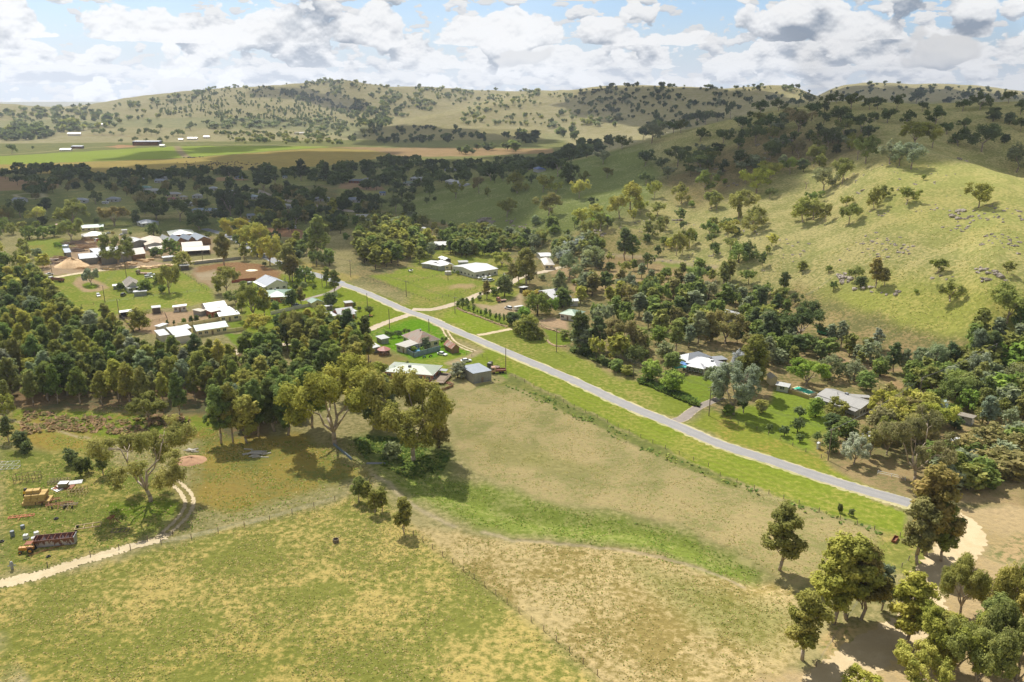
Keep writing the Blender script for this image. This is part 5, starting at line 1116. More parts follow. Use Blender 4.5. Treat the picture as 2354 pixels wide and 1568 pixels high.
def pile(name, label, cat, c, p, n, rad, mat, kind='log', ln=4., h=1.4, group=None):
    q = hit(c, *p); rng = random.Random(int(p[0]*7+p[1])); mb = MB()
    for i in range(n):
        x, y = rng.gauss(0, rad*.5), rng.gauss(0, rad*.35); z = max(.1, h * math.exp(-(x*x+y*y)/(rad*rad)) * rng.random())
        if kind == 'log': a = rng.gauss(.2, .35); d = Vector((math.cos(a), math.sin(a), rng.uniform(-.08,.08))) * ln / 2; mb.tube(Vector((x,y,z)) - d, Vector((x,y,z)) + d, rng.uniform(.12,.28), n=6)
        elif kind == 'pack': a = rng.choice([0, .15]); mb.box(x-ln/2, x+ln/2, y-.6, y+.6, 0, rng.uniform(.5, h))
        else: s = rng.uniform(.15,.5); mb.hull([(x+math.cos(k*1.57+i)*s, y+math.sin(k*1.57+i)*s, z-s) for k in range(4)], [(x+math.cos(k*1.57+i)*s*.7, y+math.sin(k*1.57+i)*s*.7, z+s*.6) for k in range(4)])
    return tag(mb.build(name, mat, loc=q), label, cat, group)
P_LOG = paint('log_wood', (176,144,108), .9, vary=.35, scale=.8); P_SAWN = paint('sawn_timber', (222,188,138), .85, vary=.25, scale=.6); P_LOGD = paint('log_grey', (140,120,102), .9, vary=.35)
for i, (x, y, n, r, m, lb) in enumerate([(840,340,70,9,P_LOGD,'large log pile at the back left of the timber yard'),(900,380,60,8,P_LOG,'brown log pile behind the grey gabled shed'),(820,420,40,6,P_LOGD,'log stack beside the open truck shed'),(980,300,40,6,P_LOG,'logs stacked along the pale wall behind the yard'),(1060,345,30,5,P_LOG,'logs beside the red truck'),(640,505,26,5,P_LOG,'long logs left of the sawdust heap'),(560,560,20,4,P_LOGD,'timber offcuts at the left end of the yard'),(740,545,24,4,P_LOGD,'dark logs behind the sawdust heap')]):
    pile('log_pile', lb, 'log pile', 'A', (x, y), n, r, m, 'log', 5.5, 2.4, 'log piles of the timber yard')
for x, y, n, lb in [(980,545,16,'sawn timber heap right of the sawdust'),(1060,545,14,'sawn timber packs below the white roof'),(930,610,20,'heap of slabs in front of the sawdust'),(1240,615,18,'timber packs along the lane, left end'),(1340,600,18,'timber packs along the lane, middle'),(1420,560,16,'tall timber packs right of the big gum'),(1570,525,18,'stacked timber under the brown lean-to'),(1620,605,22,'long boards along the lane, right end'),(1780,590,18,'boards beside the lane near the carport')]:
    pile('timber_stack', lb, 'timber stack', 'A', (x, y), n, 5, P_SAWN, 'pack' if x > 1000 else 'log', 3.2, 1.5, 'stacks of sawn timber in the yard')
def heap(label, name, c, p, r, h, mat):
    q = hit(c, *p); n = 26; v = []; f = []
    for k in range(9):
        rr = r * k / 8
        for i in range(n):
            a = i*2*math.pi/n; z = h * (1 - (k/8)**1.3) * (1 + .15*math.sin(3*a)) - .1 + random.uniform(-.06, .06)*h; v.append((rr*math.cos(a)*1.25, rr*math.sin(a), z if k < 8 else -.2))
            if k: j = (i+1) % n; b = (k-1)*n; f.append((b+i, b+n+i, b+n+j, b+j))
    return tag(mesh_obj(name, v, f, mat, smooth=True, loc=q), label, 'heap')
heap('large pale sawdust heap in front of the timber yard', 'sawdust_heap', 'A', (795,580), 9, 5, surf_mat('sawdust', (230,196,148), (206,168,122), 1.))
heap('small reddish soil mound with branches near the farm track', 'soil_mound', 'G', (1600,510), 4.2, 1.3, surf_mat('red_soil', (184,142,104), (158,116,84), 1.))
heap('small pale sand patch heap on the ploughed block', 'sand_heap', 'B', (718,630), 3.4, .8, P_CREAM)

# --- the machinery paddock at the left
def hay_stack():
    p = hit('G', 318, 858); root = empty('hay_stack', p, .22); tag(root, 'stepped stack of big square hay bales', 'hay stack'); m = paint('hay', (200,168,104), .95, vary=.3, scale=2.5); rng = random.Random(2)
    for (lx, nx, ly, ny, z) in [(-3.4,4,-1.9,2,0),(-2.9,3,-1.7,2,.95),(-2.6,3,-1.6,2,1.9),(-2.4,2,-.6,1,2.8)]:
        for i in range(nx):
            for j in range(ny):
                x = lx+i*1.75+rng.uniform(-.05,.05); y = ly+j*1.8; MB().box(x, x+1.7, y, y+1.75, z, z+.93, .03, .03).build('bale', m, root, bevel=.06)
    return root
hay_stack()
def implement(name, label, cat, c, p, L, rz, mat, n=6, wheels=2, h=.9, group=None):
    q = hit(c, *p); root = empty(name, q, rz); tag(root, label, cat, group)
    fr = MB().box(-L/2, L/2, -.1, .1, h-.15, h).box(-L/2, L/2, .9, 1.05, h-.15, h).tube((0,-.1,h-.1), (0,-2.2,.5), .08); 
    for i in range(n+1): x = -L/2 + i*L/n; fr.box(x-.06, x+.06, -.1, 1.05, h-.2, h-.05)
    fr.build('frame', mat, root)
    for i in range(n): x = -L/2 + (i+.5)*L/n; MB().tube((x, .4, h-.1), (x+.1, .55, .25), .05).tube((x+.1,.55,.25), (x-.05,.2,-.02), .05, .02).build('tine', P_RUST, root)
    for i in range(wheels):
        wm = MB().lathe(0, .4, [(.4,-.1),(.4,.1)], 12, 'y').build('wheel', P_TYRE, root); wm.location = (-L/2 + (i+.5)*L/max(1, wheels), -.6, 0); wm.rotation_euler.z = math.pi/2
    return root
implement('plough', 'rusty multi wheeled cultivator right behind the hay stack', 'farm implement', 'G', (415,870), 5, .45, P_RUST, 8, 3, group='old farm implements in the machinery paddock')
implement('seed_drill', 'long dark bar implement with wheels, middle of three', 'farm implement', 'G', (500,900), 6.5, .3, P_RUST, 9, 2, group='old farm implements in the machinery paddock')
implement('rake', 'small grey wheeled implement, rightmost of three', 'farm implement', 'G', (580,905), 4, .2, P_TIMB, 5, 2, group='old farm implements in the machinery paddock')
implement('harrow', 'flat orange harrow lying in the grass', 'farm implement', 'G', (175,990), 6, .25, paint('orange_paint', (204,112,66), .7, vary=.3), 6, 0, .35)
implement('hitch_plough', 'upright dark red plough beside the square frame', 'farm implement', 'G', (955,1045), 1.8, 1.4, paint('dark_red', (140,64,56), .7, vary=.3), 3, 0, 2.2)
def trough():
    p = hit('G', 470, 1215); root = empty('grain_bin', p, .20); tag(root, 'long rusty red and white steel bin, open topped', 'grain bin'); L = 9.2
    m, t = newmat('rust_white'); tc = t.n('ShaderNodeTexCoord').outputs['Object']; mp = t.n('ShaderNodeMapping', {0: tc, 3: (1.2, 1.2, .25)}).outputs[0]
    f = t.ss(t.math('ADD', t.noise(mp, 1.6, 5, .65), t.math('MULTIPLY', t.n('ShaderNodeSeparateXYZ', {0: tc}).outputs[2], .12)), .60, .66)
    out(t, t.n('ShaderNodeBsdfPrincipled', {'Base Color': t.mix(f, s2l((186,178,180), KA) + (1,), s2l((112,68,56), KA) + (1,)), 'Roughness': .7}).outputs[0])
    MB().hull([(-L/2,-.9,.15),(L/2,-.9,.15),(L/2,-.8,.15),(-L/2,-.8,.15)], [(-L/2,-1.3,2.2),(L/2,-1.3,2.2),(L/2,-1.2,2.2),(-L/2,-1.2,2.2)]).build('side_panel', m, root)
    MB().hull([(-L/2,.8,.15),(L/2,.8,.15),(L/2,.9,.15),(-L/2,.9,.15)], [(-L/2,1.2,2.4),(L/2,1.2,2.4),(L/2,1.3,2.4),(-L/2,1.3,2.4)]).build('side_panel', m, root)
    for sx in (-1, 1): MB().hull([(sx*L/2-.05,-.85,.15),(sx*L/2+.05,-.85,.15),(sx*L/2+.05,.85,.15),(sx*L/2-.05,.85,.15)], [(sx*L/2-.05,-1.25,2.2),(sx*L/2+.05,-1.25,2.2),(sx*L/2+.05,1.25,2.4),(sx*L/2-.05,1.25,2.4)]).build('end_panel', P_GREY if sx > 0 else m, root)
    MB().box(-L/2, L/2, -.85, .85, .1, .2).build('floor', P_RUST, root)
    for i in range(7): x = -L/2+.6+i*1.33; MB().tube((x,-1.2,2.15), (x,1.2,2.3), .05).build('brace', P_RUST, root)
trough()
def old_tractor():
    p = hit('G', 228, 1278); root = empty('tractor', p, 3.3); tag(root, 'small rusty yellow tractor with cab left of the grain bin', 'tractor'); m = paint('tractor_yellow', (204,142,54), .6, vary=.3)
    MB().box(-.2, 1.7, -.45, .45, .7, 1.45, .08, .05).build('bonnet', m, root); MB().box(-1.6, -.2, -.7, .7, .8, 1.3).build('body', m, root)
    for x in (-1.4, -.25):
        for y in (-.65, .65): MB().tube((x,y,1.3), (x,y,2.4), .05).build('cab_post', m, root)
    MB().box(-1.6, 0, -.85, .85, 2.4, 2.52).build('cab_roof', P_RUST, root)
    for x, r in ((-1.1, .72), (1.2, .42)):
        for sy in (-1, 1):
            wm = MB().lathe(0, r, [(r*.7,-.2),(r,-.16),(r,.16),(r*.7,.2)], 16, 'y').build('wheel', P_TYRE, root); wm.location = (x, sy*.85, 0); MB().lathe(0, r, [(r*.55,-.22),(r*.55,.22)], 12, 'y').build('rim', m, wm)
    MB().tube((1.0,.1,1.45), (1.0,.1,2.1), .04).build('exhaust', P_DARK, root)
old_tractor()
for i, (x, y, lb) in enumerate([(220,1165,'white caged liquid tank, leftmost of three'),(287,1188,'white caged liquid tank with dark mark, nearest of three'),(310,1142,'white caged liquid tank, farthest right of three')]):
    p = hit('G', x, y); root = empty('liquid_tank', p, .3*i+.2); tag(root, lb, 'plastic tank', 'white caged liquid tanks')
    MB().box(-.55,.55,-.5,.5,.12,1.15,.03,.03).build('tank', P_WHITE, root, bevel=.08); MB().lathe(0, 0, [(.13,1.15),(.13,1.2)], 10).build('cap', P_DARK, root); cg = MB()
    for k in range(5): cg.box(-.58+k*.29-.01,-.58+k*.29+.01,-.54,-.52,.12,1.15).box(-.58+k*.29-.01,-.58+k*.29+.01,.52,.54,.12,1.15)
    cg.box(-.6,.6,-.55,.55,0,.11).build('cage', P_GREY, root)
def tyre(label, c, p, group='old tyres lying in the grass', flat_=True, r=.62):
    q = hit(c, *p); n = 18; v = []; f = []
    for i in range(n):
        a = i*2*math.pi/n
        for k in range(8): b = k*math.pi/4; rr = r*.72 + r*.26*math.cos(b); v.append((rr*math.cos(a), rr*math.sin(a), .16 + .17*math.sin(b)))
        for k in range(8): f.append((i*8+k, ((i+1)%n)*8+k, ((i+1)%n)*8+(k+1)%8, i*8+(k+1)%8))
    return tag(mesh_obj('old_tyre', v, f, P_TYRE, smooth=True, loc=q), label, 'tyre', group)
tyre('large tyre lying in the grass below the implements', 'G', (472,1000)); tyre('tyre at the left edge of the machinery paddock', 'G', (14,1192)); tyre('tyre leaning beside the yellow tractor', 'G', (290,1250)); tyre('small tyre by the pipe in front of the grain bin', 'G', (408,1318), r=.5)
for x, y, h, lb in [(108,1145,1.5,'dark upright drum beside the left edge'),(192,1078,.9,'grey blue round tub in the grass')]:
    p = hit('G', x, y); tag(MB().lathe(0,0,[(.5,0),(.52,.3),(.5,.6),(.52,h*.8),(.46,h)],14).build('drum', paint('drum', (110,118,128), .5), loc=p), lb, 'drum')
def frame_trailer():
    p = hit('G', 742, 1075); root = empty('frame_trailer', p, .32); tag(root, 'empty rectangular timber sided trailer frame', 'trailer'); m = paint('pale_wood', (196,172,132), .8, vary=.2); fr = MB()
    for y in (-1.1, 1.1): fr.box(-3, 3, y-.07, y+.07, .5, .72)
    for x in (-3, -1, 1, 2.93): fr.box(x, x+.1, -1.1, 1.1, .5, .66)
    fr.tube((-3,0,.5), (-4,0,.4), .06).build('frame', m, root)
    for sy in (-1, 1): wm = MB().lathe(0,.32,[(.32,-.1),(.32,.1)],12,'y').build('wheel', P_TYRE, root); wm.location = (-2.6, sy*1.0, 0)
frame_trailer()
def crate(label, name, c, p, L, W, h, rz, mat, nx=4, ny=2, nz=2, group=None):
    q = hit(c, *p); root = empty(name, q, rz); tag(root, label, name.replace('_', ' '), group); mb = MB()
    for i in range(nx+1):
        x = -L/2 + i*L/nx
        for y in (-W/2, W/2): mb.box(x-.04, x+.04, y-.04, y+.04, 0, h)
    mb.build('upright', mat, root); rb = MB()
    for k in range(nz+1):
        z = .05 + k*(h-.1)/nz
        for y in (-W/2, W/2): rb.box(-L/2, L/2, y-.03, y+.03, z-.03, z+.03)
        for i in range(nx+1): x = -L/2 + i*L/nx; rb.box(x-.03, x+.03, -W/2, W/2, z-.03, z+.03)
    rb.build('rail', mat, root); return root
crate('white steel rack frame at the left edge', 'steel_rack', 'G', (40,570), 8, 2.2, 1.6, .12, P_WHITE, 5, 2, 1)
crate('dark timber stockyard race with tall posts', 'stock_race', 'G', (235,680), 6.5, 2.4, 2.2, .25, paint('dark_timber', (104,78,60), .9, vary=.3), 4, 2, 2)
crate('yellow steel crate frame stacked with white sheets', 'steel_crate', 'G', (655,785), 4.6, 2.2, 1.7, .2, paint('mustard_steel', (168,140,66), .6, vary=.2), 5, 2, 2)
crate('pale square timber frame lying flat in the grass', 'timber_pallet', 'G', (1012,1098), 4, 1.8, .3, .15, P_TIMB, 4, 2, 1)
crate('grey sheep crate with square green box on top behind the hay stack', 'sheep_crate', 'G', (500,695), 5.5, 2.2, 1.0, .1, P_TIMB, 6, 2, 2)
for x, y, lb in [(645,742,'pile of white roofing sheets on the yellow crate'),(480,752,'stack of white pipes below the sheep crate')]:
    q = hit('G', x, y); z0 = 1.7 if x > 600 else 0; mb = MB()
    for i in range(4): mb.box(-1.7, 1.7, -.9+i*.5, -.55+i*.5, z0, z0+.18+.05*i)
    o = mb.build('sheet_stack', P_WHITE, loc=q); o.rotation_euler.z = .3 if x > 600 else -.6; tag(o, lb, 'sheet stack')
q = hit('G', 540, 735); root = empty('metal_box', q, .1); tag(root, 'square green grey metal box on a rusty tray', 'metal box'); MB().box(-1.2,1.2,-.9,.9,.3,1.5).build('box', paint('greygreen', (130,128,100), .6, vary=.2), root); MB().box(-1.25,1.25,-.95,.95,1.5,1.58).build('lid', P_WHITE, root); MB().box(-2.6,2.6,-1.3,1.3,.05,.28).build('tray', P_RUST, root)
q = hit('G', 105, 1425); root = empty('water_pump', q, .2); tag(root, 'grey upright pump on a post near the bottom left', 'pump'); MB().lathe(0,0,[(.3,-.1),(.3,.9),(.45,1.0),(.4,1.7),(.2,2.1)],12).build('pump_body', P_GREY, root); MB().tube((-.9,0,1.0), (.9,0,1.1), .1).build('pipe', P_GREY, root)
A_ = hit('G', 235, 1315); B_ = hit('G', 600, 1205); tag(MB().tube((0,0,.25), (B_-A_)+Vector((0,0,.3)), .09, n=8).build('steel_pipe', P_RUST, loc=A_), 'long rusty pipe lying in front of the grain bin', 'pipe')
q = hit('G', 225, 800); root = empty('yellow_digger', q, .3); tag(root, 'bright yellow machine end sticking out behind the hay stack', 'machine'); MB().box(-.7,.7,-.6,.6,.5,1.5,.1,.1).build('body', paint('bright_yellow', (226,176,40), .5), root); MB().box(-.5,.3,-.5,.5,1.5,2.1,.1,.1).build('cab', P_DARK, root)
for sx in (-.45,.45):
    for sy in (-1,1): wm = MB().lathe(0,.35,[(.35,-.1),(.35,.1)],12,'y').build('wheel', P_TYRE, root); wm.location=(sx,sy*.65,0)
ring('old round concrete stump tank alone in the lower paddock', 'stump_tank', 'tank', 'N', (1254,1530), [(.75,-.1),(.75,.9),(.62,.9),(.62,.4)], paint('dk_conc', (120,108,90), .9, vary=.3), 16)
q = hit('N', 1590, 870); tag(MB().box(-2.9,2.9,-.5,.5,.05,.2,.2,.1).box(-2.5,2.5,-.4,.4,.2,.35,.4,.2).build('upturned_dinghy', P_GREY, loc=q), 'long grey upturned hull in the weeds left of the tallest gum', 'boat')
q = hit('N', 600, 790); tag(pile('branch_pile', 'pile of bleached fallen branches below the grove', 'branch pile', 'N', (590,785), 22, 3, paint('bleached', (206,198,184), .9), 'log', 3., .8), 'pile of bleached fallen branches below the grove', 'branch pile')
pile('branch_pile', 'bleached branches on the soil mound', 'branch pile', 'G', (1620,430), 16, 2, paint('bleached', (206,198,184), .9), 'log', 2., .8)
q = hit('L', 1020, 742); root = empty('feed_trough', q, .9); tag(root, 'rusty open feed trough by the fence corner', 'trough'); MB().box(-1.5,1.5,-.5,-.42,.1,.7).box(-1.5,1.5,.42,.5,.1,.7).box(-1.5,-1.42,-.42,.42,.1,.7).box(1.42,1.5,-.42,.42,.1,.7).box(-1.5,1.5,-.42,.42,.05,.15).build('trough_body', P_RUST, root); MB().box(-1.3,-1.1,-.6,.6,-.1,.1).box(1.1,1.3,-.6,.6,-.1,.1).build('skid', P_TIMB, root)
# bins, motorbikes, small yard things
for i, (x, col, lb) in enumerate([(832,(60,130,60),'green wheelie bin, left of three'),(845,(200,80,50),'red lidded bin, middle of three'),(868,(220,170,60),'yellow lidded bin, right of three')]):
    q = hit('I', x, 412); root = empty('wheelie_bin', q, .3); tag(root, lb + ' under the round tree by the brick cottage', 'bin', 'wheelie bins by the brick cottage'); MB().hull([(-.25,-.3,.05),(.25,-.3,.05),(.25,.3,.05),(-.25,.3,.05)], [(-.3,-.38,1.),(.3,-.38,1.),(.3,.38,1.),(-.3,.38,1.)]).build('body', paint('bin_body', (60,80,60), .5), root); MB().box(-.32,.32,-.42,.42,1.,1.1).build('lid', paint('lid_%d' % col[0], col, .4), root)
for x, y, lb in [(1445,862,'blue motorbike beside the tin wall'),(1515,850,'dark quad bike beside the tin wall')]:
    q = hit('I', x, y); root = empty('motorbike', q, .8); tag(root, lb, 'motorbike')
    for sx in (-.65,.65): wm = MB().lathe(0,.32,[(.32,-.07),(.32,.07)],14,'y').build('wheel', P_TYRE, root); wm.location.x = sx
    MB().box(-.5,.45,-.14,.14,.45,.85,.1,.03).build('tank', car_mats((70,100,170) if 'blue' in lb else (60,60,60)), root); MB().box(-.65,-.05,-.13,.13,.85,.95).build('seat', P_DARK, root); MB().tube((.6,0,.35),(.4,0,1.05),.04).tube((.4,-.35,1.05),(.4,.35,1.05),.03).build('handlebar', P_GREY, root)
q = hit('I', 1715, 1140); root = empty('fire_pit', q); tag(root, 'round red brown fire pit on the lawn by the deck', 'fire pit'); MB().lathe(0,0,[(.9,0),(1.0,.35),(.75,.35),(.7,.1)],14).build('ring', P_RUST, root); pile('firewood', 'heap of firewood by the fire pit', 'firewood', 'I', (1735,1150), 12, .8, P_LOG, 'log', 1., .5)
q = hit('I', 1690, 1020); root = empty('playground_slide', q, .4); tag(root, 'yellow and timber play equipment beside the deck', 'play equipment'); MB().box(-2.6,2.6,-.1,.1,1.4,1.55).tube((-2.5,-.8,0),(-2.5,0,1.5),.06).tube((-2.5,.8,0),(-2.5,0,1.5),.06).tube((2.5,-.8,0),(2.5,0,1.5),.06).tube((2.5,.8,0),(2.5,0,1.5),.06).build('frame', P_TIMB, root); MB().hull([(-.4,-.3,1.2),(.4,-.3,1.2),(.4,.3,1.2),(-.4,.3,1.2)],[(-.4,-.3,1.3),(.4,-.3,1.3),(.4,.3,1.3),(-.4,.3,1.3)]).box(-.3,.3,-2.4,-.3,.1,.2).build('slide', paint('play_yellow', (226,176,40), .5), root)
# shade sails by the homestead
for pts, col, lb in [([(1535,470),(1600,505),(1590,525),(1530,500)],(80,130,190),'blue shade sail left of the homestead verandah'),([(1470,530),(1590,515),(1585,540),(1500,545)],(60,170,150),'teal shade sail below the blue one'),([(2070,575),(2120,580),(2100,610)],(70,120,180),'blue shade sail at the right end of the homestead')]:
    P = [hit('J', *p, up=2.6) + Vector((0,0,2.6)) for p in pts]; O = Vector((P[0].x, P[0].y, P[0].z-2.6)); root = empty('shade_sail', O); tag(root, lb, 'shade sail')
    MB().slab([p - O for p in P], .03).build('sail', paint('sail_%d' % col[0], col, .7), root)
    for p in P: MB().tube((p.x-O.x, p.y-O.y, -.2), (p.x-O.x, p.y-O.y, p.z-O.z+.1), .05).build('post', P_GREY, root)
# cattle on the far brown field
cow = None; rngc = random.Random(9); cpts = []
for (x, y, n, sx, sy) in [(1190,800,26,60,8),(1320,775,20,90,22),(1480,770,34,120,22),(1650,765,30,120,24),(1330,720,26,50,4),(1420,800,18,140,8),(1640,795,10,40,4)]:
    for i in range(n): cpts.append((rngc.gauss(x, sx*.55), rngc.gauss(y, sy*.5)))
P_COW = paint('cattle_black', (44,40,40), .7)
def make_cow():
    root = empty('cow', (0,0,0)); v = MB()
    secs = [(-1.05,.22,1.25,.2),(-.8,.33,1.05,.36),(-.3,.36,1.0,.4),(.3,.36,.98,.42),(.75,.28,1.08,.36),(1.05,.17,1.2,.22),(1.3,.14,1.15,.18),(1.6,.1,.98,.12)]
    n = 10
    for x, ry, zc, rz in secs:
        for k in range(n): a = k*2*math.pi/n; v.v.append((x, ry*math.cos(a), zc + rz*math.sin(a)))
    for s_ in range(len(secs)-1):
        for k in range(n): j = (k+1) % n; v.f.append((s_*n+k, s_*n+j, (s_+1)*n+j, (s_+1)*n+k))
    v.f.append(tuple(range(n-1,-1,-1))); v.f.append(tuple(range((len(secs)-1)*n, len(secs)*n)))
    for x, dx in ((-.75,-.12),(.65,.05)):
        for sy in (-1,1): v.tube((x, sy*.2, .95), (x+dx, sy*.2, .5), .12, .08).tube((x+dx, sy*.2, .5), (x+dx*.3, sy*.2, 0), .075, .06)
    v.tube((-1.05,0,1.3), (-1.2,0,.6), .03)
    for sy in (-1,1): v.tube((1.32, sy*.1, 1.28), (1.3, sy*.28, 1.3), .05, .02)
    b = v.build('body', P_COW, None, smooth=True); C.objects.unlink(root); bpy.data.objects.remove(root); b.name = 'cow'; return b
for i, (x, y) in enumerate(cpts):
    p = hit('P', x, y)
    if cow is None: cow = o = make_cow()
    else: o = cow.copy(); C.objects.link(o)
    o.location = p; o.rotation_euler = (0,0,rngc.uniform(0,6.28)); s_ = 1.15; o.scale = (s_,s_,s_); tag(o, 'black cow grazing in the herd on the far brown field', 'cow', 'black cattle spread over the far brown field')

# --- power poles and lines
PL = {}
for key, lb, c, b, t, ar in [('a','tall grey pole with crossarms beside the tree shadowed driveway','J',(1785,963),(1800,705),2),('b','plain pole beside the road below the round bushes','J',(440,402),(440,190),1),('c','short pole in front of the dense garden hedge','J',(1118,625),(1120,515),0),('d','dark pole with crossarm at the fence corner below the pool lawn','L',(630,275),(655,92),1),('e','brown pole with crossarms in the bush behind the pool house','K',(1422,1200),(1440,975),2),('f','farthest right pole among the hillside gums','K',(2078,890),(2130,675),2),
    ('g','pole at the top end of the stone wall','E',(902,1105),(898,925),1),('h','pole inside the mown paddock near the road','E',(365,920),(357,745),1),('i','pole beside the gravel road left of the crossroads','E',(180,1275),(175,1055),0),('j','pole behind the rusty roofed homestead','E',(615,1300),(610,1170),0),('k','thin pole left of the large white shed','E',(825,740),(815,585),0),('l','pole by the road behind the brick cottage','B',(1995,1030),(1990,880),0),
    ('m','pole at the left of the sawmill lane','A',(585,720),(565,540),0),('n','pole on the green right of the white hatchback','A',(1160,985),(1130,800),0),('o','pole beside the left horse shelter','A',(1320,1155),(1283,945),0),('p','pole behind the weatherboard cottage by the timber yard','A',(1400,730),(1378,480),1),('q','pole left of the road by the brick house lawn','B',(1497,815),(1487,670),1),('r','pole with crossarm between two gums behind the grass strip','B',(1395,580),(1385,415),1),
    ('s','pole with crossarm at the edge of the gum stand','B',(1812,705),(1808,520),1),('t','small pole by the grey sheet fence','B',(180,535),(175,400),0),('u','pole beside the large grey shed','I',(2345,1000),(2343,750),0),('v','pole on the slope near the dry paddock driveway','E',(1805,720),(1805,600),0),('w','pole rising over the ploughed lot in the shade','B',(1165,150),(1160,40),0)]:
    PL[key] = pole(lb, c, b, t, ar)
wire('four strand power line following the sealed road', [PL[k] for k in 'rshgba'])
wire('power line running up through the bush at right', [PL[k] for k in 'ef'])
wire('power line crossing from the fence corner pole into the bush', [PL[k] for k in 'ade'])
wire('power line over the sawmill paddock', [PL[k] for k in 'mnp'])

# --- fences
fence('wire fence enclosing the mown paddock along the sealed road', 'E', [(0,745),(220,820),(440,900),(620,972),(900,900),(1130,830)], 4)
fence('wire fence dividing the mown paddock', 'E', [(270,808),(500,745),(750,675)], 4)
fence('long wire fence between the mown verge and the stubble field', 'J', [(0,595),(240,705),(500,845),(800,980),(1080,1110),(1400,1255),(1780,1412)], 4.5)
fence('wire fence with dark weeds along the lower right end of the verge', 'L', [(0,365),(200,440),(460,530),(700,620),(900,680),(1050,720)], 4)
fence('wire fence at the roadside of the pool house lawn', 'L', [(60,40),(150,70),(350,155),(500,225),(590,262),(660,215)], 4)
fence('brown rail fence around the bare horse yard', 'H', [(165,405),(240,395),(330,400),(400,430),(430,500),(330,520),(190,545)], 3, 1.3, None, 3, name='rail_fence')
fence('diagonal wire fence between the two lower paddocks', 'D', [(930,1215),(1090,1330),(1250,1450),(1480,1640)], 4)
fence('wire fence across the paddock below the forked gum', 'D', [(300,1262),(440,1238),(620,1195),(770,1150),(850,1110)], 5)
fence('garden fence around the rusty roofed homestead', 'I', [(715,660),(815,640),(925,600),(1010,580)], 3)
fence('wire fence along the front of the sawmill paddock', 'A', [(900,1030),(1160,985),(1480,950),(1800,905),(2200,860)], 5)
fence('wire fence up the side of the ploughed block', 'A', [(1920,600),(2050,680),(2170,760),(2280,850)], 5)
fence('wire fence beside the tracks near the large grey shed', 'I', [(1910,825),(1985,800)], 3, group=None)
fence('wire fence in front of the machinery shed lawn', 'I', [(1970,850),(2085,850),(2250,960),(2345,1030)], 4)
fence('hill fence climbing the sunlit shoulder', 'R', [(1430,762),(1300,815),(1180,860),(1080,905),(960,945)], 9)
fence('fence from the bush to the rocky knoll', 'K', [(430,262),(540,200),(640,120),(700,80)], 5)
fence('fence across the mown edge of the dry paddock', 'F', [(100,700),(260,650),(430,600)], 6)
fence('short rail fence in the shade below the foreground gums', 'L', [(920,355),(1000,372),(1080,392)], 4, 1.1, P_WHITE, 2, name='rail_fence')
fence('wire fence crossing the machinery paddock near the track', 'G', [(1615,1060),(1450,1130),(1240,1180),(1000,1250),(760,1310),(400,1400)], 6)
fence('row of posts beside the lower dirt road', 'L', [(560,1480),(900,960),(1060,900),(1100,860),(1160,800)], 9)

# ================================================================ vegetation
def leafmat(name, attr=False):
    m, t = newmat(name)
    if attr: base = t.n('ShaderNodeVertexColor', layer_name='tint').outputs[0]
    else: base = t.n('ShaderNodeObjectInfo').outputs['Color']
    tn = t.n('ShaderNodeAttribute', attribute_name='tone').outputs['Fac']
    v = t.math('ADD', .68, t.math('MULTIPLY', tn, .75))
    c = t.n('ShaderNodeHueSaturation', {'Hue': t.math('ADD', .522, t.math('MULTIPLY', tn, -.035)), 'Saturation': .95, 'Value': v, 'Color': base}).outputs[0]
    d = t.n('ShaderNodeBsdfDiffuse', {0: c}).outputs[0]; tr = t.n('ShaderNodeBsdfTranslucent', {0: t.mix(.4, c, (.26,.30,.05,1))}).outputs[0]
    out(t, t.n('ShaderNodeMixShader', {0: .42, 1: d, 2: tr}).outputs[0]); return m
M_LEAF = leafmat('foliage'); M_LEAFA = leafmat('foliage_mass', True)
P_BARK = paint('gum_bark', (188,170,148), .9, vary=.4, scale=.8); P_BARKD = paint('dark_bark', (104,88,74), .9, vary=.3)

def leaves(clumps, n, size, rng, squash=.8):
    """leaf sprays through a set of clumps (x, y, z, r); returns verts (n*4,3), tone (n*4)"""
    cl = np.array(clumps, float); m_ = 9 if n > 1200 else 5; K = len(cl)
    d = rng.normal(size=(K * m_, 3)); d /= np.linalg.norm(d, axis=1)[:, None]; par = np.repeat(np.arange(K), m_)
    sc_ = cl[par, :3] + d * (cl[par, 3] * (.45 + .6 * rng.random(K * m_)))[:, None] * np.array([1, 1, squash]); sr = cl[par, 3] * rng.uniform(.3, .62, K * m_)
    wgt = sr ** 2; k = rng.choice(K * m_, n, p=wgt / wgt.sum())
    d = rng.normal(size=(n, 3)); d /= np.linalg.norm(d, axis=1)[:, None]
    rr = sr[k] * (.25 + 1.0 * rng.random(n) ** .62)
    p = sc_[k] + d * rr[:, None] * np.array([1, 1, squash]); ctr = cl[par[k], :3]; o_ = p - ctr; o_ /= np.linalg.norm(o_, axis=1)[:, None] + 1e-6; d = d * .5 + o_ * .5
    k = par[k]
    nn = d * 1.0 + rng.normal(size=(n, 3)) * .42 + np.array([0, 0, .3]); nn /= np.linalg.norm(nn, axis=1)[:, None]
    a = np.cross(nn, rng.normal(size=(n, 3)) + np.array([0, 0, .6])); a /= np.linalg.norm(a, axis=1)[:, None]; b = np.cross(nn, a)
    s = (size * (.55 + .8 * rng.random(n)))[:, None]; a = a * s; b = b * s * .55
    v = np.stack([p - a - b * .3, p + b - a * .1, p + a + b * .2, p - b + a * .2], 1).reshape(-1, 3)
    ct = rng.random(len(cl)); tone = np.clip(ct[k] * .6 + rng.random(n) * .4, 0, 1)
    return v, np.repeat(tone, 4)
